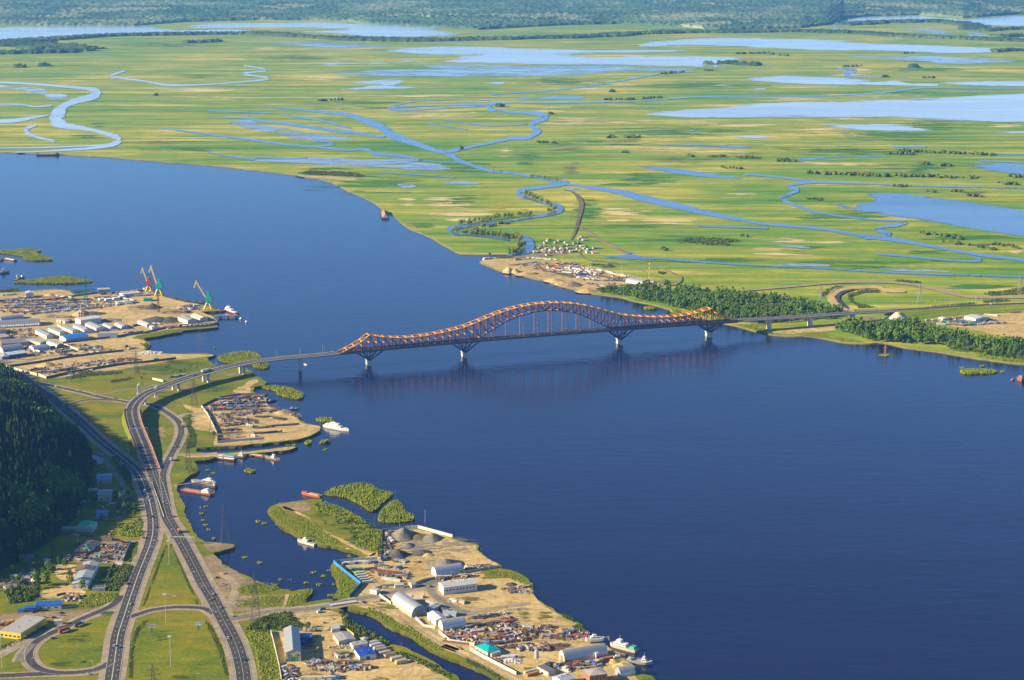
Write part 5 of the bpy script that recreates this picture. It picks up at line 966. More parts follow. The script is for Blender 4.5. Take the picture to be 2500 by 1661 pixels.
# single trees of the hamlet and yards
for i, (x, y, h, lab) in enumerate([(345, 690, 17, 'tall leafy birch behind the white boat shed of the hamlet'), (440, 690, 16, 'narrow birch left of the sandy plot in the hamlet'), (455, 545, 11, 'round birch behind the two birches of the hamlet'), (655, 695, 18, 'broad birch on the left of the long grey roofed house'), (768, 735, 12, 'birch in front of the grey roofed house gable'), (545, 490, 9, 'slim birch beside the scrap plot of the hamlet'), (1180, 200, 10, 'willow beside the lane north of the scrap plot'), (1110, 170, 8, 'bushy willow next to the parked digger'), (735, 330, 8, 'small birch behind the green gabled shed'), (505, 405, 12, 'birch at the shaded wood edge above the hamlet'), (440, 1080, 7, 'small tree beside the yellow flat roofed store'), (240, 830, 9, 'leafy tree behind the bright blue roof')]):
    q = q1(Z6, x, y); tree('birch_tree', W(*q, G0), h, 'birch', lab, None, i)
rr = random.Random(9)
for px, n, lab, grp in ((Q(Z8, [(830, 250), (1000, 270), (1160, 340), (1270, 440), (1200, 560), (1080, 480), (960, 380), (860, 320)]), 46, 'green willow bush on the grassy spit beside the footpath', 'bushes on the grassy spit'), (Q(Z8, [(1010, 1050), (1110, 1150), (1290, 1240), (1390, 1300), (1340, 1320), (1150, 1230), (1040, 1130)]), 34, 'leafy bush along the left bank of the canal', 'bushes on the left canal bank'), (Q(Z8, [(300, 1190), (520, 1075), (640, 1065), (760, 1170), (520, 1200)]), 26, 'dark bush in the scrub above the workshop', 'bushes above the workshop'), (Q(Z1, [(520, 1090), (1000, 1035), (1700, 960), (1700, 1000), (1100, 1110), (700, 1120)]), 26, 'low bush on the meadow behind the viaduct', 'bushes behind the viaduct')):
    pl = [W(a, b, G0) for a, b in px]; xs = [p.x for p in pl]; ys = [p.y for p in pl]; k = 0
    while k < n:
        q = (rr.uniform(min(xs), max(xs)), rr.uniform(min(ys), max(ys)))
        if inside(q, pl): tree('willow_bush', (q[0], q[1], G0-.3), rr.uniform(2, 4.6), rr.choice(('willow', 'shrub')), lab, grp, k, 1.6); k += 1
for px, n in ((Q(Z6, [(0, 560), (320, 440), (560, 420), (640, 520), (400, 640), (330, 760), (40, 860)]), 30), (Q(Z5, [(830, 900), (900, 900), (920, 1120), (900, 1380), (760, 1480), (800, 1200)]), 22), (Q(Z5, [(1080, 1180), (1290, 1230), (1300, 1500), (1130, 1560), (1080, 1340)]), 16)):
    pl = [W(a, b, G0) for a, b in px]; xs = [p.x for p in pl]; ys = [p.y for p in pl]; k = 0
    while k < n:
        q = (rr.uniform(min(xs), max(xs)), rr.uniform(min(ys), max(ys)))
        if inside(q, pl): tree('garden_tree', (q[0], q[1], G0), rr.uniform(4, 11), rr.choice(('birch', 'shrub')), 'leafy garden tree between the shaded houses of the hamlet', 'trees between the hamlet houses', k, 1.25); k += 1
for i, (z, x, y, h, lab) in enumerate([(Z9, 860, 590, 6, 'round green tree by the grey arched hangar'), (Z10, 620, 1430, 5, 'small green tree beside the parked blue cars'), (Z13, 770, 920, 6, 'dark tree by the wooden pole of the sandy lot'), (Z13, 1070, 1530, 6, 'tree among the scrap of the lower yard'), (Z13, 180, 1330, 4.5, 'round dark tree beside the highway verge'), (Z7, 880, 530, 5, 'green tree in the middle of the scrapyard'), (Z7, 1125, 615, 4.5, 'small tree near the tip of the scrapyard'), (Z7, 1260, 470, 6, 'tree on the scrapyard shore'), (Z7, 480, 640, 6, 'tree at the lower corner of the scrapyard wall'), (Z8, 905, 410, 5, 'dark round bush on the grassy spit'), (Z6b, 218, 310, 8, 'lone willow on the sand spit point')]):
    tree('willow_tree', W(*q1(z, x, y), G0 if z is not Z6b else G1), h, 'shrub', lab, None, i, 1.3)
# ================================================================ BUILDINGS
WHITE = (.62, .60, .54); CREAM = (.62, .53, .34); GREY = (.40, .42, .43); LGREY = (.52, .54, .54); DGREY = (.20, .20, .20); SILVER = (.50, .51, .52); BLUE = (.015, .10, .50); TURQ = (.0, .42, .42); GREEN = (.0, .30, .16); RUST = (.22, .08, .04); YELLOW = (.70, .46, .01); BRICK = (.32, .12, .07); TEAL = (.02, .26, .27)
glass = paint((.03, .04, .06), .2, 0, .1, 1.0, (.05, .05, .05), 'dark_window')
def rect(z, P, P1, P2, lv=G0):
    A, B, C = W(*q1(z, *P), lv), W(*q1(z, *P1), lv), W(*q1(z, *P2), lv); u = B-A; L = u.length; u.normalize(); n = Vector((-u.y, u.x, 0)); d = (C-A).dot(n)
    if d < 0: n = -n; d = -d
    return A, u, n, L, max(d, 3.0)
def quad_box(m, x0, x1, y0, y1, z0, z1, mi=0): m.box(x0, x1, y0, y1, z0, z1, mi)
def building(z, P, P1, P2, h, roof, wall_c, roof_c, label, win=None, door=None, lv=G0, rise=None, ridge='x', cat='building', name='building', dmin=None, win2=None, eave=.35):
    """P nearest corner, P1 along the long wall, P2 along the end wall; local x = along the wall, y = depth"""
    A, u, n, L, D = rect(z, P, P1, P2, lv)
    if dmin: D = max(D, dmin)
    c = A+u*L/2+n*D/2; ang = math.atan2(u.y, u.x); flip = -1 if (u.x*n.y-u.y*n.x) < 0 else 1
    root = empty(name, (c.x, c.y, lv), ang, label, cat)
    x0, x1 = -L/2, L/2; y0, y1 = -D/2, D/2; wm = paint(wall_c, .75, 0, .3, .25); rm = paint(roof_c, .5, .15, .28, .2, tuple(x*.55 for x in roof_c))
    fy = y0 if flip > 0 else y1; sg = -1 if flip > 0 else 1       # the wall that faces the river or road
    if roof == 'arch':
        m = MB(); N = 14; ny = D/2; vs = []; segs = max(4, int(L/2.5))
        for k in range(segs+1):
            x = x0+L*k/segs
            for o_ in ((0.0, .0) if k in (0, segs) else (-.12, .12)):
                rr = 1.0 if (o_ <= 0) else 1.012
                for i in range(N+1): a = math.pi*i/N; vs.append((x+o_, -ny*rr*math.cos(a), h*rr*math.sin(a)**.85 if 0 < i < N else 0))
        rings = len(vs)//(N+1); m.add(vs, [(r_*(N+1)+i, (r_+1)*(N+1)+i, (r_+1)*(N+1)+i+1, r_*(N+1)+i+1) for r_ in range(rings-1) for i in range(N)])
        m.build('arched_shell', paint(roof_c, .38, .55, .3, .2, tuple(x*.6 for x in roof_c)), root)
        for x, s in ((x0+.15, -1), (x1-.15, 1)):
            e = MB(); e.add([(x, -ny*.985*math.cos(math.pi*i/N), h*.985*math.sin(math.pi*i/N)**.85 if 0 < i < N else 0) for i in range(N+1)], [tuple(range(N+1))]); ew = e.build('end_wall', wm, root)
            if door:
                dm = MB(); dm.box(x+s*.02-(.15 if s < 0 else 0), x+s*.02+(.15 if s > 0 else 0), -door[0]/2, door[0]/2, 0, door[1]); dm.build('door', paint(door[2], .6), root)
        return root
    w = MB(); rise = rise if rise is not None else (0 if roof == 'flat' else (D if ridge == 'x' else L)*.16)
    w.add([(x0, y0, 0), (x1, y0, 0), (x1, y1, 0), (x0, y1, 0), (x0, y0, h), (x1, y0, h), (x1, y1, h), (x0, y1, h)], [(0, 1, 5, 4), (1, 2, 6, 5), (2, 3, 7, 6), (3, 0, 4, 7), (4, 5, 6, 7)])
    if roof == 'gable':
        if ridge == 'x': w.add([(x0, y0, h), (x0, y1, h), (x0, 0, h+rise), (x1, y0, h), (x1, y1, h), (x1, 0, h+rise)], [(1, 0, 2), (3, 4, 5)])
        else: w.add([(x0, y0, h), (x1, y0, h), (0, y0, h+rise), (x0, y1, h), (x1, y1, h), (0, y1, h+rise)], [(0, 1, 2), (4, 3, 5)])
    w.build('wall', wm, root)
    r = MB(); e = eave; t = .22
    if roof == 'flat':
        r.box(x0-e*.3, x1+e*.3, y0-e*.3, y1+e*.3, h+.01, h+.35); r.box(x0+.5, x1-.5, y0+.5, y1-.5, h+.35, h+.40)
    elif roof == 'gable':
        k = rise/(D/2 if ridge == 'x' else L/2)
        if ridge == 'x':
            for s in (-1, 1):
                r.add([(x0-e, s*(D/2+e), h-e*k+.05), (x1+e, s*(D/2+e), h-e*k+.05), (x1+e, 0, h+rise+.05), (x0-e, 0, h+rise+.05), (x0-e, s*(D/2+e), h-e*k+.05+t), (x1+e, s*(D/2+e), h-e*k+.05+t), (x1+e, 0, h+rise+.05+t), (x0-e, 0, h+rise+.05+t)], [(0, 1, 2, 3), (4, 5, 6, 7), (0, 1, 5, 4), (1, 2, 6, 5), (3, 0, 4, 7)])
        else:
            for s in (-1, 1):
                r.add([(s*(L/2+e), y0-e, h-e*k+.05), (s*(L/2+e), y1+e, h-e*k+.05), (0, y1+e, h+rise+.05), (0, y0-e, h+rise+.05), (s*(L/2+e), y0-e, h-e*k+.05+t), (s*(L/2+e), y1+e, h-e*k+.05+t), (0, y1+e, h+rise+.05+t), (0, y0-e, h+rise+.05+t)], [(0, 1, 2, 3), (4, 5, 6, 7), (0, 1, 5, 4), (1, 2, 6, 5), (3, 0, 4, 7)])
    elif roof == 'hip':
        q = min(L, D)/2*.95; a = [(x0-e, y0-e, h+.02), (x1+e, y0-e, h+.02), (x1+e, y1+e, h+.02), (x0-e, y1+e, h+.02)]
        b = [(x0+q, 0, h+rise), (x1-q, 0, h+rise)] if L >= D else [(0, y0+q, h+rise), (0, y1-q, h+rise)]
        r.add(a+b, [(0, 1, 5, 4), (2, 3, 4, 5), (1, 2, 5), (3, 0, 4)] if L >= D else [(0, 1, 4), (2, 3, 5), (1, 2, 5, 4), (3, 0, 4, 5)])
    ro = r.build('roof', rm, root)
    rb = MB()                           # standing seams
    if roof == 'gable' and ridge == 'x' and L > 9:
        k = rise/(D/2)
        for i in range(1, int(L/2.2)):
            x = x0+i*2.2
            for s in (-1, 1): rb.beam((x, s*(D/2+e), h-e*k+.05+t), (x, 0, h+rise+.05+t), .12, .14)
        o = rb.build('roof_seams', rm, ro); tag(o, kind='stuff')
    if L > 11 and roof in ('gable', 'flat'):
        k = random.Random(int(L*10)); m = MB(); x = x0+L*k.uniform(.2, .8)
        if not door and not win: m.box(x-1.4, x+1.4, fy-.07, fy+.07, 0, min(3.2, h*.7)); m.build('door', paint(k.choice(((.2, .2, .22), (.3, .12, .08), (.1, .16, .25))), .6), root)
        for q in range(2): m = MB(); xv = x0+L*(.3+.4*q); zt = h+(rise if roof == 'gable' and ridge == 'x' else .3); m.box(xv-.45, xv+.45, -.4, .4, zt+.2, zt+1.1); m.build('roof_vent', paint((.35, .35, .35), .5), ro)
    if win:
        nW, ww, wh, sill = win[:4]; lo, hi = (win[4] if len(win) > 4 else (.06, .94))
        for i in range(nW):
            x = x0+L*(lo+(hi-lo)*(i+.5)/nW); m = MB(); m.box(x-ww/2, x+ww/2, fy-.06, fy+.06, sill, sill+wh); m.build('window', glass, root)
    if win2:
        nW, ww, wh, sill = win2[:4]
        for sx in (x0, x1):
            for i in range(nW):
                y = y0+D*(i+.5)/nW; m = MB(); m.box(sx-.06, sx+.06, y-ww/2, y+ww/2, sill, sill+wh); m.build('window', glass, root)
    if door:
        m = MB(); x = x0+L*door[3] if len(door) > 3 else 0; m.box(x-door[0]/2, x+door[0]/2, fy-.08, fy+.08, 0, door[1]); m.build('door', paint(door[2], .6), root)
    return root
Bd = building
# yard peninsula
Bd(Z9, (700, 776), (1012, 735), (612, 733), 7.2, 'gable', WHITE, LGREY, 'large white gabled warehouse in the middle of the yard peninsula', win=(9, 1.6, 1.3, 3.6), win2=(5, 1.8, .8, 3.8), rise=2.0)
Bd(Z9, (632, 613), (885, 572), (548, 592), 8.5, 'arch', WHITE, SILVER, 'grey arched hangar above the large white warehouse', door=(4, 4, (.5, .52, .55)), dmin=13)
Bd(Z9, (400, 985), (208, 852), (540, 950), 10, 'arch', (.25, .27, .30), (.56, .57, .56), 'tall silver arched hangar beside the canal road', door=(6, 5, (.18, .2, .22)))
Bd(Z9, (692, 1113), (912, 1078), (625, 1082), 8.5, 'arch', (.6, .6, .56), (.55, .55, .53), 'ribbed pale arched hangar next to the junk rows', door=(3, 3.5, (.5, .5, .48)), dmin=12)
Bd(Z9, (628, 1066), (546, 1000), (722, 1040), 5.6, 'gable', WHITE, (.56, .60, .64), 'pale blue white gabled shed between two arched hangars', rise=1.6)
Bd(Z9, (590, 945), (675, 900), (540, 915), 3.6, 'gable', GREY, (.36, .42, .46), 'low grey roofed shed behind the silver hangar', rise=1)
Bd(Z9, (1108, 1352), (990, 1292), (1210, 1312), 4.2, 'hip', CREAM, TURQ, 'house with a bright turquoise hipped roof at the peninsula wall', win=(3, 1.2, 1.2, 1.4), rise=2.6)
Bd(Z9, (1160, 1348), (1226, 1335), (1150, 1330), 3.2, 'flat', WHITE, LGREY, 'small white annex beside the turquoise roofed house', win=(2, 1, 1, 1.2))
Bd(Z9, (400, 712), (438, 705), (362, 696), 3.6, 'gable', CREAM, (.45, .47, .45), 'small cream gatehouse with a grey roof', rise=1.4, win=(2, .9, 1, 1.2))
Bd(Z9, (245, 715), (330, 710), (244, 700), 3, 'flat', WHITE, (.55, .5, .48), 'white site cabin left of the gatehouse', win=(3, .8, .9, 1.1))
Bd(Z9, (10, 762), (75, 775), (-5, 735), 4, 'flat', WHITE, (.5, .5, .5), 'angular white gate building by the canal bridge', dmin=5)
Bd(Z9, (690, 965), (812, 980), (700, 940), 3, 'gable', (.3, .36, .42), (.32, .4, .46), 'long blue grey shed behind the ribbed hangar', rise=.8)
Bd(Z9, (960, 1140), (1075, 1130), (950, 1125), 2.6, 'flat', (.5, .5, .46), (.5, .5, .47), 'low concrete roofed store among the junk rows', dmin=5)
Bd(Z10, (775, 1390), (1232, 1312), (706, 1338), 9.5, 'arch', (.56, .52, .44), (.46, .46, .45), 'long grey ribbed arched hangar near the moored boats', door=(5, 5, (.55, .16, .05)))
Bd(Z10, (1110, 1345), (1140, 1340), (1105, 1330), 5, 'flat', (.5, .5, .48), (.45, .45, .45), 'square porch on the side of the long ribbed hangar', door=(2.6, 3, (.25, .05, .06)), dmin=4)
Bd(Z10, (1370, 1540), (1528, 1510), (1290, 1510), 7, 'arch', (.25, .27, .34), (.50, .50, .48), 'smaller arched hangar at the bottom of the peninsula', door=(3, 3, (.4, .4, .4)), dmin=11)
Bd(Z10, (1040, 1625), (1226, 1600), (942, 1560), 8.5, 'hip', BRICK, (.42, .40, .35), 'two storey brick house with a pale grey roof', win=(4, 1.3, 1.4, 5), rise=1.6)
Bd(Z10, (750, 1660), (880, 1620), (665, 1600), 6, 'gable', (.45, .48, .52), (.42, .47, .52), 'blue grey gabled shed cut by the bottom edge', rise=2)
Bd(Z10, (602, 1528), (682, 1505), (490, 1462), 3.6, 'flat', (.5, .47, .42), (.17, .16, .15), 'dark flat roofed garage beside the orange container')
Bd(Z10, (0, 1325), (100, 1300), (-30, 1310), 3, 'flat', WHITE, (.5, .52, .54), 'white cabin right of the turquoise roofed house', dmin=5)
# lower yard
b = Bd(Z13, (490, 1345), (680, 1335), (412, 1045), 8.2, 'gable', (.58, .52, .26), (.34, .36, .37), 'long grey roofed workshop with a yellow and teal front', ridge='y', rise=2.6)
L = (W(*q1(Z13, 680, 1335), G0)-W(*q1(Z13, 490, 1345), G0)).length
def front_panel(root, name, x, w, z0, z1, c):
    ws = [o for o in root.children if o.name.startswith('wall')][0]; ys = [v.co.y for v in ws.data.vertices]; xs = [v.co.x for v in ws.data.vertices]; W_ = max(xs)-min(xs)
    m = MB(); m.box(min(xs)+W_*x-w/2, min(xs)+W_*x+w/2, min(ys)-.1, min(ys)-.003, z0, z1); m.build(name, paint(c, .6), root)
front_panel(b, 'door', .5, 4.2, 0, 4.4, (.01, .20, .05)); front_panel(b, 'door', .07, 1.4, 0, 3, (.01, .2, .05))
for xx in (.23, .77): front_panel(b, 'wall_panel', xx, 1.3, 0, 7.2, TEAL)
for xx in (.15, .35, .65, .87): front_panel(b, 'window', xx, .7, 5, 6.2, (.05, .06, .08))
Bd(Z13, (630, 1103), (818, 1097), (622, 1050), 4.2, 'flat', (.01, .05, .30), (.03, .13, .45), 'dark blue container store beside the workshop')
Bd(Z13, (1146, 1146), (1352, 1118), (1000, 1062), 4.2, 'gable', (.45, .44, .40), (.38, .37, .35), 'wide low shed with a weathered grey roof', rise=1.0, ridge='y')
Bd(Z13, (1325, 1192), (1502, 1157), (1308, 1150), 3.4, 'gable', (.5, .48, .42), (.40, .42, .43), 'narrow grey shed behind the blue roofed store', rise=.9)
Bd(Z13, (1405, 1332), (1608, 1305), (1272, 1250), 4.2, 'gable', WHITE, (.01, .06, .42), 'white store with a vivid blue roof', rise=.9, door=(3.4, 3.2, (.01, .05, .4), .5), ridge='y')
Bd(Z13, (1060, 985), (1160, 975), (1040, 940), 3.5, 'gable', (.55, .55, .56), (.45, .50, .55), 'white and blue cabin above the weathered grey shed', rise=1)
Bd(Z13, (1450, 1110), (1510, 1095), (1440, 1080), 3.2, 'hip', (.4, .4, .4), (.38, .40, .42), 'small grey hipped cabin at the head of the garage row', rise=1)
for i, (x, y, c, lab) in enumerate([(1512, 1152, (.40, .42, .40), 'first pale garage in the slanting row'), (1546, 1180, (.42, .45, .45), 'second pale garage in the slanting row'), (1592, 1212, (.36, .30, .22), 'third brownish garage in the slanting row'), (1608, 1240, (.30, .26, .22), 'fourth brown roofed garage in the slanting row'), (1660, 1275, (.42, .36, .28), 'fifth tan garage in the slanting row'), (1722, 1303, (.24, .17, .13), 'sixth dark red roofed garage in the slanting row'), (1800, 1342, (.50, .42, .26), 'seventh cream garage in the slanting row'), (1860, 1380, (.48, .38, .22), 'last cream garage at the end of the slanting row')]):
    Bd(Z13, (x, y), (x+130, y-28), (x-18, y-20), 2.8, 'flat', (.52, .44, .25) if i > 4 else (.45, .44, .38), c, lab, dmin=3.4, name='garage', cat='garage', door=(2, 2.2, (.4, .3, .12), .06))
# hamlet, bottom left
Bd(Z6, (195, 1192), (432, 1040), (0, 1166), 5.5, 'flat', YELLOW, (.44, .43, .38), 'yellow walled store with a wide flat grey roof', win2=(5, 2.6, 1.6, 1.6))
Bd(Z6, (335, 918), (572, 908), (300, 892), 4.6, 'gable', (.48, .44, .34), (.015, .13, .55), 'long beige building with a bright blue roof', win=(3, 2.4, 1.3, 1.4), rise=1.6, dmin=11)
Bd(Z6, (233, 936), (332, 932), (228, 915), 4.0, 'gable', (.03, .13, .48), (.02, .14, .55), 'blue painted annex in front of the bright blue roof', win=(3, 1.2, 1.2, 1.2), rise=1.2, dmin=7)
Bd(Z6, (170, 940), (228, 938), (165, 925), 2.8, 'flat', (.03, .12, .4), (.03, .16, .45), 'small blue shed left of the blue annex', dmin=4)
Bd(Z6, (820, 722), (926, 520), (682, 702), 5.4, 'gable', (.50, .46, .38), (.36, .42, .46), 'long grey roofed house with a rusty middle section', rise=1.6, win2=(3, 1.2, 1.4, 1.6))
Bd(Z6, (865, 600), (888, 560), (720, 575), 6.1, 'gable', (.3, .22, .16), (.20, .13, .08), 'brown roofed middle part of the long grey house', rise=1.6)
Bd(Z6, (860, 745), (980, 740), (850, 715), 2.8, 'flat', (.35, .32, .28), (.28, .26, .22), 'low lean-to shed right of the grey roofed house', dmin=6)
Bd(Z6, (722, 184), (866, 188), (720, 140), 6.4, 'hip', (.44, .46, .36), (.01, .42, .20), 'two storey house with a vivid green roof below the wood', win=(4, 1.3, 1.4, 1.6), rise=3.4, win2=(2, 1.2, 1.3, 1.6))
Bd(Z6, (570, 186), (722, 186), (575, 165), 3, 'flat', (.20, .26, .20), (.20, .34, .24), 'low pale green annex of the green roofed house', dmin=9)
Bd(Z6, (832, 382), (938, 312), (722, 358), 3.6, 'gable', (.45, .46, .42), (.10, .08, .07), 'dark roofed shed with a green gable end', rise=1.4, win2=(2, 1, 1, 1.4))
Bd(Z6, (790, 383), (834, 380), (728, 360), 4.4, 'hip', (.4, .45, .4), (.01, .34, .10), 'green tiled gable end of the dark roofed shed', rise=1.0)
Bd(Z6, (690, 405), (800, 398), (690, 380), 3, 'flat', (.2, .12, .08), (.12, .07, .05), 'burnt looking brown shed left of the green gable end', dmin=6)
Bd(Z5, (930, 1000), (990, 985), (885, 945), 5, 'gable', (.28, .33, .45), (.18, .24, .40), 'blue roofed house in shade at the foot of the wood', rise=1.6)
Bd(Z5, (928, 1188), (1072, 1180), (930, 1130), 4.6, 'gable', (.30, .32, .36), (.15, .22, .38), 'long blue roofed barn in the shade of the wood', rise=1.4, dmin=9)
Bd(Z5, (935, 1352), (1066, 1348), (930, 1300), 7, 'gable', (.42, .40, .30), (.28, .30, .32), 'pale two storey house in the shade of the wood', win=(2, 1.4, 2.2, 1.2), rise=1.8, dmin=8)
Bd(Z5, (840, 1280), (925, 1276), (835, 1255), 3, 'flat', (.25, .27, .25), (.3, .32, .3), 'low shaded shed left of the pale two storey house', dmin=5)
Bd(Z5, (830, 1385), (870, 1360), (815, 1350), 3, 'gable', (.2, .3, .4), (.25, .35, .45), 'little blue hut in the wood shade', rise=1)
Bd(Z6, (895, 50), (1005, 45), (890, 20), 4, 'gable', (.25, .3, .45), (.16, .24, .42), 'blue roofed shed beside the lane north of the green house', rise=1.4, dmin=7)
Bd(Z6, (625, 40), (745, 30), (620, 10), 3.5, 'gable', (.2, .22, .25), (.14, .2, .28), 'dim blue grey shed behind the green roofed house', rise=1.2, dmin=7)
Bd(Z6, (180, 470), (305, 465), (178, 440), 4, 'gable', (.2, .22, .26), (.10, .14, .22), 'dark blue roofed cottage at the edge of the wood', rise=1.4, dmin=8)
Bd(Z6, (1075, 497), (1142, 500), (1076, 490), 2.6, 'flat', WHITE, (.5, .5, .5), 'white kiosk by the highway lay-by', dmin=3)
Bd(Z6, (505, 1055), (582, 1050), (500, 1040), 3.4, 'flat', WHITE, (.55, .54, .5), 'white cabin on the green beside the loop road', dmin=4)
Bd(Z6, (115, 635), (165, 628), (110, 615), 3, 'gable', (.4, .42, .48), (.3, .36, .45), 'pale cottage at the left edge of the hamlet', rise=1, dmin=6)
Bd(Z6, (60, 745), (165, 725), (40, 715), 3, 'gable', (.3, .28, .24), (.24, .22, .2), 'weathered long hut left of the birches', rise=1, dmin=6)
Bd(Z6, (205, 655), (280, 650), (200, 635), 3, 'gable', (.38, .34, .28), (.34, .3, .26), 'grey hut above the weathered long hut', rise=1, dmin=5)
Bd(Z6, (330, 680), (362, 670), (322, 655), 4.5, 'gable', WHITE, (.5, .52, .54), 'tall narrow white boat shed of the hamlet', rise=1.4, dmin=4)
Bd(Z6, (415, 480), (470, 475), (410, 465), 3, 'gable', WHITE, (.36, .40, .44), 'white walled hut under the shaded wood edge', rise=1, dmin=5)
Bd(Z6, (930, 265), (1045, 270), (925, 250), 2.6, 'flat', (.15, .12, .1), (.13, .11, .1), 'dark long lean-to behind the scrap plot', dmin=4)
# port
Bd(Z11, (842, 1030), (1132, 990), (804, 990), 6.2, 'gable', WHITE, (.01, .18, .70), 'long white port building with a brilliant blue roof', win=(12, 1.3, 1.3, 2.6), rise=2.0, dmin=13)
for P, P1, P2, rc_, lab in [((595, 985), (446, 912), (668, 965), (.30, .36, .40), 'first white shed from the left in the port row'), ((765, 945), (612, 885), (832, 930), (.24, .33, .30), 'second white shed in the port row'), ((925, 925), (790, 870), (993, 912), (.26, .34, .36), 'third white shed in the port row'), ((1075, 912), (932, 847), (1152, 897), (.34, .38, .40), 'fourth white shed in the port row'), ((1230, 892), (1086, 827), (1332, 872), (.42, .46, .48), 'largest white shed at the right of the port row')]:
    Bd(Z11, P, P1, P2, 5.4, 'gable', WHITE, rc_, lab, rise=1.8, win2=(3, 1, 1, 2))
Bd(Z11, (1402, 877), (1298, 826), (1490, 866), 6, 'arch', (.3, .34, .4), (.58, .58, .56), 'first pale arched shed right of the port row'); Bd(Z11, (1546, 862), (1454, 816), (1650, 850), 6, 'arch', (.32, .36, .42), (.60, .60, .58), 'second pale arched shed right of the port row')
Bd(Z11, (1242, 978), (1497, 970), (1208, 945), 6, 'arch', WHITE, (.30, .36, .44), 'blue grey arched shed right of the blue roof', dmin=10)
Bd(Z11, (-20, 850), (517, 818), (-40, 800), 9, 'arch', WHITE, (.42, .40, .38), 'long weathered arched warehouse on the left of the port', dmin=14); Bd(Z11, (20, 760), (310, 725), (10, 730), 6, 'arch', (.2, .25, .35), (.36, .40, .44), 'low arched shed behind the weathered warehouse', dmin=10)
Bd(Z11, (1032, 810), (1292, 775), (1012, 775), 8, 'flat', (.55, .56, .56), (.62, .62, .60), 'white concrete plant hall with a flat roof', dmin=12)
Bd(Z11, (720, 1105), (586, 1058), (796, 1080), 6.5, 'arch', (.15, .17, .22), (.62, .60, .55), 'white arched shed with a dark mouth'); Bd(Z11, (442, 1150), (652, 1122), (410, 1105), 6.5, 'arch', WHITE, (.32, .37, .44), 'blue grey arched shed left of the white one', dmin=10)
Bd(Z11, (45, 1168), (312, 1132), (-10, 1120), 8, 'arch', WHITE, (.30, .33, .38), 'big grey arched shed at the lower left of the port', dmin=13); Bd(Z11, (115, 1235), (347, 1205), (48, 1205), 5.4, 'gable', (.06, .10, .30), (.50, .56, .58), 'navy blue walled hall with a pale roof', win=(7, 2, .8, 3.4), rise=1.6, dmin=13)
Bd(Z11, (30, 1250), (118, 1240), (-20, 1225), 4.4, 'hip', (.10, .14, .3), (.36, .42, .48), 'grey hip roofed lodge beside the navy hall', rise=2.4, dmin=10)
Bd(Z11, (20, 1085), (367, 1065), (-40, 1030), 4.8, 'flat', (.30, .27, .25), (.24, .20, .18), 'long dark brown roofed store in the port', dmin=16); Bd(Z11, (515, 1070), (590, 1050), (412, 1012), 5, 'gable', (.5, .46, .38), (.36, .40, .44), 'cream shed with a grey roof in the port', rise=1)
Bd(Z11, (0, 1000), (130, 985), (-60, 960), 4, 'flat', (.3, .28, .25), (.42, .36, .24), 'tan flat roofed shed at the left edge of the port', dmin=12); Bd(Z11, (-10, 930), (85, 915), (-60, 880), 7, 'gable', (.40, .38, .33), (.32, .20, .20), 'red roofed block at the left edge of the port', rise=2, dmin=14)
Bd(Z11, (720, 770), (830, 790), (715, 745), 4, 'flat', (.55, .48, .38), (.6, .55, .46), 'cream yard hut in the centre of the port', dmin=8); Bd(Z11, (780, 785), (925, 775), (775, 760), 3.4, 'flat', (.14, .1, .16), (.14, .10, .16), 'dark purple store beside the cream yard hut', dmin=8)
Bd(Z11, (1565, 452), (1790, 428), (1555, 430), 5, 'gable', (.56, .55, .52), (.62, .60, .56), 'long white quay shed near the cranes', rise=1.4, dmin=12); Bd(Z11, (330, 460), (430, 455), (325, 435), 8, 'gable', (.6, .6, .6), (.58, .58, .58), 'tall white tent shed on the port shore', ridge='y', rise=1, dmin=9); Bd(Z11, (1245, 385), (1405, 378), (1240, 365), 4, 'flat', (.5, .48, .45), (.5, .48, .44), 'pale deckhouse store on the outer quay', dmin=8)
Bd(Z12, (826, 796), (702, 752), (924, 772), 6, 'gable', (.62, .60, .50), (.36, .40, .44), 'white harbour shed with a grey roof at the quay end', rise=2, win2=(4, .9, .9, 1.4)); Bd(Z12, (985, 768), (866, 718), (1066, 748), 5.6, 'gable', (.56, .55, .46), (.66, .60, .40), 'white harbour shed with a cream roof at the quay end', rise=2)
Bd(Z12, (306, 835), (188, 788), (346, 818), 4.6, 'gable', (.5, .5, .5), (.50, .54, .54), 'grey shed beside the blue heaps on the port', rise=1.2); Bd(Z12, (372, 862), (335, 845), (430, 850), 3.6, 'gable', WHITE, (.45, .5, .54), 'small white hut beside the blue heaps', rise=1); Bd(Z12, (265, 505), (375, 502), (262, 485), 3.6, 'gable', (.04, .26, .2), (.02, .34, .26), 'green hut on the open sand of the port', rise=1, dmin=6)
for i, (x, y, lab) in enumerate([(1275, 500, 'white module nearest the green lattice tower'), (1350, 505, 'second white module of the port line'), (1455, 490, 'third white module of the port line'), (1530, 470, 'fourth white module of the port line'), (1500, 545, 'white module at the front of the port line'), (1590, 535, 'square white module beside the open sand'), (1650, 530, 'last white module beside the open sand')]):
    Bd(Z11, (x, y), (x+75, y-8), (x-6, y-14), 3.4, 'flat', (.58, .58, .56), (.6, .6, .58), lab, dmin=5, win=(2, .8, .9, 1.2))
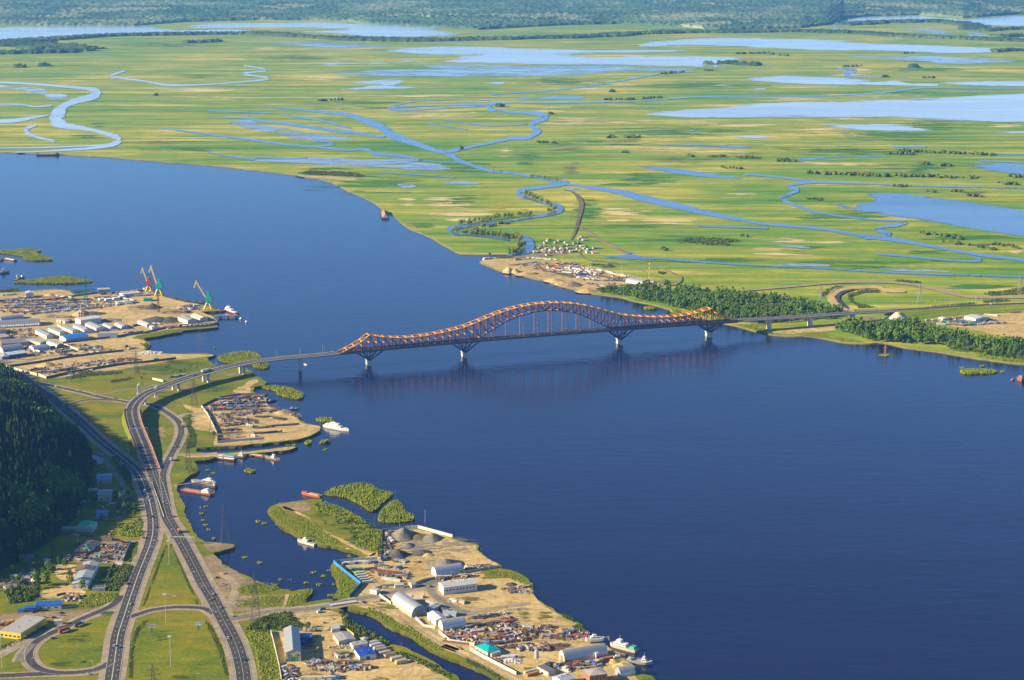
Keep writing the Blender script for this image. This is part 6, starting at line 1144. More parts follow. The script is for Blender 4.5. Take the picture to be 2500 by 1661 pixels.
# far bank
Bd(Z6b, (1970, 650), (1782, 615), (2042, 628), 8.5, 'arch', (.22, .24, .28), (.56, .57, .57), 'silver arched hangar on the far sandy yard', lv=G1, door=(6, 5, (.2, .22, .25)))
Bd(Z4, (1962, 632), (1870, 608), (2052, 612), 5.5, 'gable', (.55, .55, .52), (.60, .58, .52), 'pale roofed hall among the lorries on the far right', lv=G1, rise=1.4)
Bd(Z4, (1690, 625), (1655, 612), (1720, 612), 4, 'gable', (.58, .57, .54), (.6, .6, .58), 'little white hut left of the pale roofed hall', lv=G1, rise=1)
rv = random.Random(12); seen = set()
hut_px = [(890, 125), (880, 140), (850, 165), (970, 160), (1010, 140), (1085, 160), (1115, 190), (1185, 170), (1235, 160), (1270, 100), (1240, 115), (1290, 130), (800, 205), (785, 225), (860, 235), (825, 250), (765, 270), (910, 250), (850, 270), (900, 275), (970, 225), (965, 245), (1040, 225), (1030, 240), (1065, 245), (1110, 225), (1050, 275), (1140, 265), (1225, 235), (1265, 210), (1300, 228), (1345, 238), (1410, 225), (1450, 222), (1335, 275), (1400, 278), (730, 265), (510, 355), (1180, 262), (870, 305)]
hc = [(.42, .36, .30), (.30, .22, .16), (.55, .50, .42), (.20, .15, .12), (.50, .46, .44), (.38, .26, .14)]
for i, (x, y) in enumerate(hut_px):
    w = rv.uniform(20, 40)
    Bd(Z6b, (x, y+6), (x+w, y+4), (x-6, y-2), rv.uniform(2.4, 3.4), 'gable', rv.choice(hc), rv.choice(hc+[(.5, .5, .5), (.10, .36, .38)]), 'small wooden hut of the fishing camp by the winding stream', lv=G1, rise=1.4, dmin=5, name='hut', cat='hut')['group'] = 'huts of the fishing camp'
# ================================================================ VEHICLES, YARD GOODS, BOATS, CRANES, POLES
COLS = {'white': (.62, .61, .57), 'grey': (.32, .33, .34), 'dark grey': (.10, .10, .11), 'rust red': (.26, .08, .04), 'blue': (.03, .13, .42), 'green': (.02, .24, .12), 'orange': (.58, .20, .03), 'yellow': (.68, .44, .02), 'pale green': (.45, .55, .44), 'brown': (.16, .09, .06), 'cream': (.56, .48, .32), 'red': (.42, .04, .03), 'teal': (.05, .34, .36), 'black': (.035, .035, .04), 'silver': (.42, .43, .45)}
rub = paint((.03, .03, .03), .9, wear=.2); gls = paint((.03, .04, .055), .15, 0, .1)
def at(z, x, y, lv=G0): return W(*q1(z, x, y), lv)
def head(z, x, y, dx, dy, lv=G0):
    a = at(z, x, y, lv); b = at(z, x+dx, y+dy, lv); return math.atan2((b-a).y, (b-a).x)
_mc = {}
def container_mesh(c, L):
    k = ('cont', c, L)
    if k not in _mc:
        m = MB(); m.box(-L/2, L/2, -1.15, 1.15, .15, 2.55); n = int(L/.75)
        for s in (-1, 1):
            for i in range(n): x = -L/2+.4+i*(L-.8)/(n-1); m.box(x-.12, x+.12, min(s*1.15, s*1.22), max(s*1.15, s*1.22), .3, 2.4)
        for x in (-L/2, L/2):
            for y in (-1.17, 1.17): m.box(x-.1, x+.1, y-.1, y+.1, 0, 2.66)
        m.box(-L/2-.06, -L/2, -.06, .06, .2, 2.5); _mc[k] = m.mesh('container', paint(COLS[c], .6, .1, .4, .5))
    return _mc[k]
DEFER = []
def container(p, rz, c, L, label, group=None, stack=0, now=False):
    if group and not now: DEFER.append((p.copy(), rz, c, L, label, group, stack)); return
    o = link('shipping_container', container_mesh(c, L), None, (p.x, p.y, p.z+stack*2.67), rz); tag(o, label, 'container', group); return o
def car_parts(c, van=False):
    k = ('car', c, van)
    if k not in _mc:
        L, w, h = (5.4, 1.0, 1.15) if van else (4.5, .9, .85); b = MB(); b.taper(-L/2, L/2, -w, w, .35, -L/2+.1, L/2-.1, -w+.06, w-.06, h)
        if van: b.taper(-L/2+.1, L/2-1.3, -w+.06, w-.06, h, -L/2+.2, L/2-1.9, -w+.18, w-.18, 2.25)
        cab = MB()
        if van: cab.taper(L/2-1.9, L/2-.5, -w+.1, w-.1, h, L/2-1.9, L/2-1.2, -w+.2, w-.2, 2.1)
        else: cab.taper(-1.7, 1.0, -w+.08, w-.08, h, -1.2, .35, -w+.22, w-.22, 1.45)
        rf = MB(); rf.box(-1.2, .35, -w+.22, w-.22, 1.45, 1.5)
        wh = MB(); wh.cyl((0, -.11, 0), (0, .11, 0), .34, n=10); pm = paint(c, .3, .2, .15, 1.0)
        _mc[k] = (b.mesh('body', pm), cab.mesh('cabin', gls), rf.mesh('roof', pm), wh.mesh('wheel', rub), L, w)
    return _mc[k]
def car(p, rz, cname, label, van=False, z=0.3, name=None):
    b, c, r, w, L, hw = car_parts(COLS[cname], van); root = empty(name or ('van' if van else 'car'), (p.x, p.y, p.z+z), rz, label, 'van' if van else 'car')
    link('body', b, root); link('cabin', c, root)
    if not van: link('roof', r, root)
    for sx in (-1, 1):
        for sy in (-1, 1): link('wheel', w, root, (sx*L*.31, sy*(hw-.08), .34))
    return root
def lorry(p, rz, cab_c, box_c, label, L=9, kind='box', z=.3, group=None, parts=True):
    k = ('lorry', cab_c, box_c, L, kind)
    if k not in _mc:
        cb = MB(); cb.taper(L/2-2.1, L/2, -1.15, 1.15, .6, L/2-2.05, L/2-.25, -1.1, 1.1, 2.9); ws = MB(); ws.box(L/2-.22, L/2-.02, -1.0, 1.0, 1.7, 2.5)
        ch = MB(); ch.box(-L/2, L/2-2.1, -.5, .5, .6, .95); bx = MB()
        if kind == 'box': bx.box(-L/2, L/2-2.4, -1.25, 1.25, .98, 3.6)
        elif kind == 'tank': bx.cyl((-L/2+.1, 0, 2.1), (L/2-2.5, 0, 2.1), 1.15, n=14)
        else: bx.taper(-L/2, L/2-2.4, -1.2, 1.2, .98, -L/2-.2, L/2-2.4, -1.3, 1.3, 2.1)
        wh = MB(); wh.cyl((0, -.18, 0), (0, .18, 0), .5, n=10)
        _mc[k] = (cb.mesh('cab', paint(COLS[cab_c], .4, .1, .25)), ws.mesh('windscreen', gls), ch.mesh('chassis', rub), bx.mesh('cargo_body', paint(COLS[box_c], .5, .1, .3, .4)), wh.mesh('wheel', rub))
    root = empty('lorry', (p.x, p.y, p.z+z), rz, label, 'lorry', group); a = _mc[k]
    for nm, me in zip(('cab', 'windscreen', 'chassis', 'cargo_body'), a): link(nm, me, root)
    if parts:
        for x in (L/2-1.1, -L/2+1.0, -L/2+2.3):
            for s in (-1, 1): link('wheel', a[4], root, (x, s*1.0, .5))
    return root
def digger(p, rz, c, label):
    root = empty('excavator', (p.x, p.y, p.z+.05), rz, label, 'excavator'); pm = paint(COLS[c], .5, .1, .3)
    for s in (-1, 1): m = MB(); m.taper(-1.6, 1.6, s*1.1-.3, s*1.1+.3, 0, -1.3, 1.3, s*1.1-.3, s*1.1+.3, .8); m.build('track', rub, root)
    m = MB(); m.taper(-1.8, 1.2, -1.2, 1.2, .85, -1.8, 1.1, -1.15, 1.15, 1.9); m.build('body', pm, root); m = MB(); m.taper(0, 1.2, .1, 1.15, 1.9, .1, .9, .2, 1.1, 2.9); m.build('cabin', gls, root)
    m = MB(); m.beam((1, -.3, 1.5), (3.4, -.3, 3.8), .4, .6); m.beam((3.4, -.3, 3.8), (5, -.3, 2.0), .35, .45); m.build('boom', pm, root); m = MB(); m.taper(4.6, 5.4, -.8, .2, .9, 4.9, 5.3, -.8, .2, 2.0); m.build('bucket', rub, root)
SH = [paint((.20, .10, .06), .85, .1, .5), paint((.09, .07, .06), .9, 0, .4), paint((.34, .30, .25), .8, 0, .4), paint((.05, .055, .07), .8), paint((.36, .15, .05), .7), paint((.45, .43, .38), .7), paint((.05, .14, .32), .6), paint((.45, .32, .05), .6)]
def scrap(p, rx, ry, h, n, seed, label='heap', tint=None):
    """tangle of scrap nobody could count"""
    r = random.Random(seed); m = MB()
    for i in range(n):
        a = r.uniform(0, 6.28); d = math.sqrt(r.random()); x, y = rx*d*math.cos(a), ry*d*math.sin(a); z = max(.1, h*(1-d)*r.random()); L = r.uniform(.8, 3.6); b = r.uniform(0, 6.28); t = r.uniform(-.3, .3)
        m.beam((x-L/2*math.cos(b), y-L/2*math.sin(b), z+.25-t), (x+L/2*math.cos(b), y+L/2*math.sin(b), z+.25+t), r.uniform(.3, 1.6), r.uniform(.2, 1.1), r.choice(tint) if tint else r.randrange(8))
    tag(m.build('scrap_heap', SH, None, (p.x, p.y, p.z)), kind='stuff')
def mound(z, x, y, rx, ry, h, mat, label, lv=G0, ang=0.0, name='gravel_heap'):
    p = at(z, x, y, lv); m = MB(); n = 28; rings = 6; vs = [(0, 0, h)]; r = random.Random(int(x*7+y))
    for k in range(1, rings+1):
        t = k/rings
        for i in range(n):
            a = 2*math.pi*i/n; j = 1+.16*noise.noise((math.cos(a)*1.5+x, math.sin(a)*1.5, t*1.5)); zz = h*(1-t)**1.05*(1+.12*noise.noise((i*.4, t*3, x)))
            vs.append((rx*t*j*math.cos(a), ry*t*j*math.sin(a), zz if k < rings else -.2))
    m.add(vs, [(0, 1+i, 1+(i+1) % n) for i in range(n)]+[(1+(k-1)*n+i, 1+k*n+i, 1+k*n+(i+1) % n, 1+(k-1)*n+(i+1) % n) for k in range(1, rings) for i in range(n)])
    tag(m.build(name, M[mat], None, p, ang, True), label, 'heap')
def pipes(p, rz, n, L, c, label, group=None, rad=.35):
    root = empty('pipe_stack', p, rz, label, 'pipe stack', group); k = 0; row_ = max(2, int(n**.5)+1)
    key = ('pipe', c, L, rad)
    if key not in _mc: m = MB(); m.cyl((-L/2, 0, 0), (L/2, 0, 0), rad, n=8); _mc[key] = m.mesh('pipe', paint(COLS[c], .6, .2, .4))
    for lvl in range(4):
        for i in range(row_-lvl):
            if k < n: link('pipe', _mc[key], root, (random.uniform(-.5, .5), (i-(row_-lvl)/2)*2*rad, rad+lvl*1.75*rad)); k += 1
def row(z, a, b, n, kinds, yard, group, lv=G0, jit=1.5, turn=0.0, seed=0):
    r = random.Random(seed+n); A, B = at(z, *a, lv), at(z, *b, lv); ang0 = math.atan2((B-A).y, (B-A).x)
    n = int(n*(2.2 if 'scrapyard' in yard else 1.8))
    for i in range(n):
        p = A.lerp(B, (i+.5)/n); p += Vector((r.uniform(-jit, jit), r.uniform(-jit, jit), 0)); k = r.choice(kinds); ang = ang0+turn+r.uniform(-.12, .12)+(math.pi if r.random() < .5 else 0)
        kind, *cc = k.split(':'); c = r.choice(cc[0].split(',')) if cc else 'white'
        if kind in ('c6', 'c12'): container(p, ang, c, 6 if kind == 'c6' else 12, f'{c} shipping container {yard}', f'{c} containers {group}')
        elif kind == 'stack': container(p, ang, c, 6, f'{c} shipping container {yard}', f'{c} containers {group}'); container(p, ang, c, 6, f'{c} shipping container {yard}', f'{c} containers {group}', 1)
        elif kind == 'lorry': lorry(p, ang, c, r.choice(('grey', 'brown', c)), f'parked {c} cabbed lorry {yard}', 8, r.choice(('box', 'tip', 'tank')), .1, f'{c} lorries {group}', parts=False)
        elif kind == 'scrap': scrap(p, r.uniform(2, 5), r.uniform(2, 4), r.uniform(.8, 2.4), 26, r.random())
        elif kind == 'dark': scrap(p, r.uniform(2.5, 6), r.uniform(1.5, 3.5), r.uniform(.8, 2), 26, r.random(), tint=(0, 1, 3))
        elif kind == 'pale': scrap(p, r.uniform(2, 5), r.uniform(1.5, 3), r.uniform(.8, 2), 22, r.random(), tint=(2, 5, 5, 2, 0))
        elif kind == 'pipes': pipes(p, ang, 7, 11, c, f'stack of {c} pipes {yard}', f'{c} pipe stacks {group}')
        elif kind == 'car': o = car(p, ang+1.57, c, f'{c} car parked {yard}', z=.1); o['group'] = f'{c} cars {group}'
        elif kind == 'blk':
            key = ('blk', c)
            if key not in _mc:
                m = MB()
                for q in range(4): m.box(-2.9+q*1.5, -1.5+q*1.5, -1.2, 1.2, 0, 1.0+.5*(q % 2)); m.box(-2.8+q*1.5, -1.6+q*1.5, -1.0, 1.0, 1.0+.5*(q % 2), 1.3+.5*(q % 2))
                _mc[key] = m.mesh('block_stack', paint(COLS[c], .8))
            tag(link('block_stack', _mc[key], None, p, ang), f'{c} stack of concrete blocks {yard}', 'block stack', f'{c} block stacks {group}')
PORT = ('in the crowded port yard', 'in the port yard')
mix = ['c6:white,grey,rust red,blue', 'c6:white,cream,grey', 'dark', 'dark', 'pale', 'blk:grey,cream', 'lorry:white,blue,orange', 'pipes:brown,dark grey', 'scrap']
wmix = ['c12:white,cream', 'c6:white,grey', 'blk:white,cream', 'pale', 'dark']
for i, (a, b, n, kk) in enumerate([((0, 505), (900, 475), 26, mix), ((0, 525), (560, 520), 18, mix), ((60, 560), (640, 545), 20, mix), ((600, 535), (1250, 500), 20, wmix), ((0, 590), (350, 580), 12, mix), ((350, 592), (900, 560), 18, wmix), ((880, 560), (1290, 545), 12, wmix), ((560, 608), (1000, 580), 14, mix), ((420, 665), (760, 630), 10, ['pipes:white,silver,grey', 'c12:white,silver']), ((780, 632), (1270, 585), 12, ['pipes:white,silver', 'c12:white,silver', 'pale']), ((200, 650), (420, 640), 7, ['dark', 'pipes:brown']), ((30, 430), (150, 420), 5, wmix), ((900, 495), (1180, 480), 7, ['dark', 'c12:dark grey,green']),
    ((1210, 462), (1560, 440), 10, wmix), ((1280, 415), (1500, 390), 8, ['c6:blue,rust red,dark grey', 'dark']), ((1560, 395), (1800, 375), 8, mix), ((1250, 395), (1420, 385), 4, ['dark']), ((600, 700), (920, 705), 12, ['pale', 'dark', 'blk:cream,grey']), ((1080, 710), (1240, 705), 4, ['scrap', 'c6:orange']), ((700, 440), (900, 455), 6, wmix), ((1480, 555), (1700, 525), 6, wmix), ((1250, 565), (1480, 550), 6, wmix)]):
    row(Z11, a, b, n, kk, *PORT, seed=i, jit=3)
P2_ = ('along the near side of the port', 'along the near port wall')
for i, (a, b, n, kk) in enumerate([((340, 1115), (560, 1165), 6, ['pale', 'dark', 'lorry:white']), ((660, 1100), (820, 1090), 4, ['lorry:orange,yellow', 'scrap']), ((750, 1160), (930, 1130), 5, ['c6:white,grey', 'dark']), ((1050, 1100), (1300, 1090), 8, ['scrap', 'c6:white,green', 'dark']), ((1060, 1150), (1260, 1160), 6, ['pale', 'c6:white']), ((950, 1330), (1250, 1310), 9, ['pale', 'dark', 'blk:white,cream']), ((1000, 1300), (1260, 1290), 7, ['dark', 'scrap', 'blk:cream']), ((1320, 1290), (1620, 1260), 9, ['pale', 'blk:white,cream', 'dark']), ((1400, 1255), (1620, 1235), 6, ['dark']), ((1640, 1255), (1760, 1250), 4, ['lorry:orange,red', 'scrap']), ((340, 1390), (560, 1370), 5, ['scrap', 'dark', 'lorry:red']), ((480, 1420), (760, 1395), 8, ['lorry:white,blue', 'c6:blue,white', 'dark', 'car:white']), ((760, 1395), (920, 1370), 5, ['lorry:orange,red', 'dark']), ((800, 1435), (1180, 1380), 7, ['pale', 'blk:white', 'car:white']), ((1340, 880), (1480, 870), 4, wmix), ((360, 1200), (520, 1190), 4, ['dark', 'pale']), ((800, 1190), (900, 1185), 3, ['dark'])]):
    row(Z11, a, b, n, kk, *P2_, seed=40+i, jit=2.5)
P3_ = ('on the quay end of the port', 'on the quay end')
for i, (a, b, n, kk) in enumerate([((730, 590), (940, 560), 6, wmix), ((720, 600), (860, 605), 5, ['c6:white,grey', 'pale']), ((860, 605), (960, 590), 4, ['c6:white,silver']), ((920, 520), (1040, 525), 4, ['dark']), ((540, 830), (860, 800), 12, ['pale', 'dark', 'scrap']), ((860, 805), (1200, 770), 10, ['pale', 'blk:cream', 'scrap']), ((1080, 710), (1180, 740), 4, ['pale', 'scrap']), ((90, 830), (190, 810), 5, ['c6:blue', 'scrap']), ((340, 790), (450, 800), 5, ['c6:blue,white', 'dark']), ((10, 905), (240, 890), 6, ['car:white', 'pale', 'dark']), ((0, 470), (140, 495), 6, ['c12:white', 'dark']), ((160, 440), (380, 425), 7, wmix), ((270, 350), (400, 400), 6, ['scrap', 'c6:rust red,white', 'dark']), ((120, 380), (240, 370), 5, wmix), ((560, 445), (880, 520), 8, ['dark']), ((800, 650), (860, 640), 2, ['lorry:red']), ((40, 1090), (60, 1085), 1, ['c6:brown']), ((85, 1115), (150, 1105), 1, ['c12:white']), ((400, 1255), (520, 1250), 3, ['c6:green', 'dark'])]):
    row(Z12, a, b, n, kk, *P3_, seed=80+i, jit=2)
P4_ = ('in the scrapyard beside the white yacht', 'in the scrapyard')
smix = ['dark', 'dark', 'scrap', 'scrap', 'c6:rust red,brown,grey', 'lorry:blue,orange,red']
for i, (a, b, n, kk) in enumerate([((540, 300), (960, 275), 18, smix), ((620, 290), (960, 265), 14, ['c12:brown,dark grey,blue', 'dark']), ((450, 360), (950, 330), 20, smix), ((400, 400), (620, 395), 8, ['lorry:red,white', 'dark', 'c6:teal']), ((620, 375), (900, 370), 12, ['lorry:yellow,blue', 'scrap', 'dark']), ((480, 450), (700, 440), 10, ['pale', 'dark']), ((700, 435), (1080, 400), 14, ['dark', 'scrap']), ((500, 540), (620, 550), 6, ['pale', 'dark']), ((620, 480), (880, 500), 8, ['scrap', 'dark']), ((540, 600), (720, 590), 7, ['dark', 'c6:brown', 'pale']), ((550, 685), (620, 685), 3, ['c6:brown,rust red']), ((900, 570), (1050, 555), 6, ['dark']), ((1080, 550), (1250, 540), 5, ['pipes:black,dark grey']), ((910, 625), (1090, 610), 4, ['pipes:brown,black']), ((650, 665), (740, 655), 3, ['pale']), ((910, 465), (1000, 465), 4, ['dark']), ((1060, 470), (1140, 490), 6, ['dark']), ((1150, 400), (1290, 460), 5, ['scrap']), ((810, 550), (840, 560), 2, ['lorry:white']), ((850, 500), (870, 500), 2, ['dark'])]):
    row(Z7, a, b, n, kk, *P4_, seed=120+i, jit=2)
container(at(Z7, 860, 650), head(Z7, 860, 650, 50, 10), 'white', 6, 'white site hut at the lower edge of the scrapyard'); container(at(Z7, 950, 325), head(Z7, 950, 325, 60, -5), 'white', 6, 'white hut on the shore corner of the scrapyard')
for k, (dx, dy) in enumerate([(0, 0), (25, 15), (5, 25)]): o = container(at(Z7, 585+dx, 320+dy), .4+k, 'white', 6, ('upper', 'right hand', 'lower')[k]+' one of three tumbled white tanks in the scrapyard')
P5_ = ('among the junk rows of the yard peninsula', 'in the peninsula junk rows')
for i, (a, b, n, kk) in enumerate([((980, 990), (1180, 970), 7, ['lorry:blue,yellow,white', 'dark']), ((1160, 960), (1280, 945), 5, ['pale', 'blk:cream']), ((1330, 915), (1420, 910), 2, ['pipes:cream']), ((1110, 1050), (1220, 1040), 5, ['c6:brown', 'dark']), ((1290, 990), (1340, 1010), 3, ['lorry:brown', 'dark']), ((1300, 1045), (1330, 1040), 1, ['lorry:red']), ((730, 1130), (920, 1120), 9, ['pale', 'scrap', 'dark']), ((740, 1160), (960, 1190), 10, smix), ((900, 1090), (1020, 1070), 6, ['lorry:blue,white', 'scrap']), ((960, 1160), (1260, 1160), 13, ['lorry:yellow,red,white', 'dark', 'scrap', 'c6:blue']), ((1020, 1200), (1330, 1180), 13, smix), ((1060, 1225), (1260, 1225), 9, ['dark', 'scrap', 'c6:blue,grey']), ((1390, 1150), (1510, 1130), 6, ['dark', 'pipes:brown']), ((1290, 720), (1510, 690), 9, ['pale', 'dark', 'scrap']), ((1330, 745), (1500, 750), 6, ['dark', 'pale']), ((900, 525), (1120, 510), 10, ['blk:white,cream', 'pale']), ((640, 620), (960, 600), 12, ['pale', 'c6:white', 'blk:cream', 'dark']), ((120, 330), (200, 320), 4, ['dark']), ((165, 200), (220, 290), 6, ['c6:white,cream', 'pale', 'dark']), ((130, 370), (180, 440), 5, ['dark', 'scrap']), ((250, 450), (340, 470), 6, ['blk:grey,cream', 'dark']), ((760, 830), (880, 850), 5, ['c6:white,cream', 'pale']), ((560, 860), (640, 880), 3, ['c12:white', 'dark']), ((370, 790), (500, 800), 4, ['c6:white,cream']), ((690, 910), (740, 940), 4, ['dark', 'c12:dark grey'])]):
    row(Z9, a, b, n, kk, *P5_, seed=160+i, jit=1.6)
P6_ = ('at the lower end of the yard peninsula', 'at the lower peninsula')
for i, (a, b, n, kk) in enumerate([((370, 1020), (480, 1030), 4, ['lorry:yellow,white']), ((290, 1090), (420, 1070), 6, ['dark', 'scrap']), ((420, 1090), (520, 1070), 4, ['pipes:brown']), ((500, 1010), (620, 1030), 5, ['pipes:brown', 'dark']), ((700, 1090), (880, 1060), 5, ['c12:blue,dark grey', 'dark']), ((720, 1130), (860, 1125), 6, smix), ((870, 1110), (1000, 1120), 7, ['pale', 'scrap', 'lorry:red']), ((930, 1080), (1010, 1070), 4, ['scrap', 'pale']), ((280, 1220), (480, 1240), 8, ['dark', 'scrap', 'pale']), ((500, 1210), (580, 1240), 3, ['pipes:orange,brown']), ((670, 1210), (790, 1195), 5, ['dark']), ((150, 1220), (200, 1225), 2, ['dark']), ((120, 1340), (270, 1330), 5, ['pale', 'c6:white']), ((800, 1420), (960, 1420), 5, ['lorry:red,orange', 'scrap']), ((1120, 1390), (1180, 1370), 2, ['lorry:yellow,red']), ((560, 1400), (720, 1440), 5, ['car:blue,dark grey', 'lorry:blue']), ((50, 1350), (110, 1375), 3, ['scrap'])]):
    row(Z10, a, b, n, kk, *P6_, seed=200+i, jit=1.4)
P7_ = ('in the lower sandy yard by the canal', 'in the lower sandy yard')
for i, (a, b, n, kk) in enumerate([((780, 1360), (920, 1320), 5, ['dark', 'scrap']), ((800, 1410), (1060, 1380), 9, ['pale', 'scrap', 'lorry:orange,blue']), ((920, 1440), (1080, 1440), 6, ['scrap', 'dark', 'lorry:white']), ((460, 1480), (600, 1520), 7, ['pale', 'dark']), ((470, 1420), (540, 1400), 3, ['dark', 'c6:white']), ((1110, 1270), (1260, 1260), 6, ['dark', 'lorry:green', 'scrap']), ((1160, 1350), (1300, 1370), 7, ['dark', 'scrap', 'c6:brown']), ((1300, 1400), (1500, 1420), 8, ['lorry:cream,blue', 'dark', 'scrap']), ((640, 1120), (740, 1130), 4, ['car:blue,black', 'lorry:blue']), ((740, 960), (820, 965), 3, ['lorry:yellow,cream']), ((1040, 950), (1140, 935), 4, ['car:blue,white', 'lorry:white']), ((1050, 1170), (1240, 1160), 5, ['pale', 'blk:cream']), ((750, 1555), (940, 1550), 6, ['blk:cream', 'c12:cream']), ((1090, 1530), (1120, 1560), 2, ['c6:blue']), ((990, 1560), (1060, 1555), 3, ['pale', 'c6:white'])]):
    row(Z13, a, b, n, kk, *P7_, seed=240+i, jit=1.2)
for i, (x, y, c, lab) in enumerate([(1405, 262, 'pale green', 'first pale green container from the top behind the blue fence'), (1420, 290, 'white', 'second whitish container behind the blue fence'), (1445, 318, 'white', 'third whitish container behind the blue fence'), (1470, 345, 'cream', 'fourth cream container behind the blue fence'), (1500, 372, 'pale green', 'fifth pale green container at the blue fence corner')]):
    container(at(Z13, x, y), head(Z13, x, y, 120, -16), c, 10, lab)
for i, (a, b, n, kk) in enumerate([((1220, 145), (1460, 125), 10, ['c6:white,blue', 'c6:white']), ((1490, 135), (1600, 130), 4, ['c6:white,blue', 'car:white']), ((1340, 215), (1420, 212), 2, ['c6:green']), ((1480, 215), (1600, 205), 4, ['c6:green,dark grey', 'dark']), ((1570, 235), (1840, 260), 8, ['c6:rust red,brown', 'c12:rust red', 'dark']), ((1660, 265), (1820, 300), 6, ['c6:rust red,brown', 'pale']), ((1720, 330), (1850, 345), 3, ['c12:pale green,white']), ((1850, 300), (1960, 300), 6, smix), ((1640, 150), (1760, 180), 5, ['pale', 'scrap']), ((1845, 100), (1960, 110), 6, ['dark', 'blk:grey']), ((1870, 200), (1900, 195), 2, ['c6:blue', 'pale']), ((1700, 40), (1740, 70), 3, ['dark'])]):
    row(Z13, a, b, n, kk, 'in the yard behind the blue fence', 'behind the blue fence', seed=280+i, jit=1.2)
P8_ = ('on the far sandy yard by the silver hangar', 'on the far sandy yard')
for i, (a, b, n, kk) in enumerate([((470, 420), (760, 385), 16, ['blk:dark grey', 'dark']), ((560, 420), (760, 410), 8, wmix), ((620, 335), (990, 358), 12, ['c6:white,cream', 'pale']), ((300, 330), (480, 330), 8, ['dark', 'c12:brown']), ((480, 350), (600, 350), 3, ['c12:grey', 'c6:white']), ((760, 410), (900, 405), 6, ['dark', 'pale']), ((980, 410), (1240, 400), 12, ['lorry:orange,red,white', 'dark', 'scrap']), ((960, 420), (1240, 450), 12, smix), ((900, 450), (1060, 480), 8, wmix), ((1060, 440), (1500, 510), 22, ['pale', 'c6:white', 'dark', 'blk:white']), ((1100, 470), (1440, 530), 16, ['dark', 'pale', 'c6:white,grey']), ((1460, 470), (1800, 550), 20, ['c12:white,cream', 'c6:white', 'blk:white']), ((1300, 445), (1480, 475), 10, ['blk:cream,white', 'pale']), ((1480, 530), (1740, 600), 14, ['dark', 'pipes:dark grey,brown']), ((1210, 560), (1500, 585), 16, ['c6:white', 'blk:white', 'pale']), ((1080, 500), (1220, 510), 6, ['c12:white', 'pale']), ((1240, 530), (1320, 525), 3, ['c12:blue']), ((870, 485), (1200, 560), 18, ['blk:dark grey', 'dark']), ((750, 460), (860, 475), 5, ['dark', 'c6:rust red']), ((1400, 590), (1640, 600), 9, ['dark', 'pale']), ((1450, 660), (1760, 670), 16, ['lorry:white,orange', 'scrap', 'c6:white,brown']), ((2030, 600), (2110, 620), 4, ['lorry:red,blue', 'scrap']), ((1730, 600), (1780, 600), 3, ['dark']), ((1350, 632), (1440, 635), 4, ['dark', 'scrap']), ((140, 345), (280, 340), 4, ['c6:white', 'dark'])]):
    row(Z6b, a, b, n, kk, *P8_, lv=G1, seed=320+i, jit=3)
P9_ = ('around the pale roofed hall on the far right bank', 'by the far right hall')
for i, (a, b, n, kk) in enumerate([((1500, 605), (1600, 605), 5, ['dark']), ((1580, 620), (1900, 585), 12, wmix), ((1700, 625), (1860, 640), 9, ['c6:green,blue', 'car:white,blue']), ((1820, 630), (2000, 640), 10, ['c6:blue,green', 'lorry:blue']), ((1850, 660), (2190, 640), 16, ['c6:green,teal,white', 'lorry:white,green']), ((2040, 610), (2120, 620), 4, ['c6:blue', 'dark']), ((1640, 650), (1780, 650), 7, wmix), ((1780, 655), (1840, 660), 3, ['c12:rust red']), ((2270, 555), (2330, 550), 3, ['dark']), ((2070, 575), (2150, 580), 4, wmix)]):
    row(Z4, a, b, n, kk, *P9_, lv=G1, seed=360+i, jit=2.5)
for i, (z, a, b, n, kk) in enumerate([(Z6, (980, 330), (1190, 310), 8, ['scrap', 'pale']), (Z6, (940, 380), (1180, 360), 8, ['scrap', 'dark', 'pale']), (Z6, (930, 430), (1150, 420), 8, ['lorry:white,teal', 'scrap', 'pale']), (Z6, (620, 450), (760, 430), 6, ['scrap', 'pale', 'dark']), (Z6, (580, 800), (740, 780), 6, ['scrap', 'dark', 'pale']), (Z6, (190, 620), (280, 540), 6, ['pale', 'dark']), (Z6, (840, 440), (1000, 470), 4, ['car:white,blue', 'dark']), (Z6, (20, 700), (120, 660), 4, ['dark', 'pale']), (Z6, (0, 1060), (150, 1030), 5, ['car:orange,yellow', 'lorry:yellow', 'scrap']), (Z6, (630, 210), (860, 225), 5, ['dark', 'pale']), (Z5, (980, 1270), (1200, 1290), 6, ['pale', 'dark', 'car:white']), (Z5, (1250, 1310), (1260, 1340), 2, ['dark']), (Z5, (920, 890), (980, 905), 3, ['pale']), (Z6, (870, 70), (1040, 90), 4, ['pale', 'dark'])]):
    row(z, a, b, n, kk, 'in the hamlet beside the highway', 'in the hamlet', seed=400+i, jit=1.5)
row(Z5, (1630, 165), (1760, 150), 7, ['scrap', 'c6:green,white', 'dark'], 'on the meadow behind the viaduct', 'behind the viaduct', seed=440)
# the nearest containers are things of their own, the farthest rows one mass
DEFER.sort(key=lambda d: d[0].y); fm = MB(); cn = list(COLS)
for k, d in enumerate(DEFER):
    if k < 270: container(*d, now=True)
    else:
        p, rz, c, L, _, _, s_ = d; ux = Vector((math.cos(rz), math.sin(rz), 0)); uy = Vector((-ux.y, ux.x, 0)); o_ = p+Vector((0, 0, s_*2.67+.1)); w = Vector((0, 0, 2.5))
        b4 = [o_+ux*a*L/2+uy*b*1.2 for a, b in ((-1, -1), (1, -1), (1, 1), (-1, 1))]; fm.add(b4+[q+w for q in b4], [(4, 5, 6, 7), (0, 1, 5, 4), (1, 2, 6, 5), (2, 3, 7, 6), (3, 0, 4, 7)], cn.index(c))
tag(fm.build('container_rows', [paint(COLS[c], .6, .1, .4, .5) for c in cn]), kind='stuff')
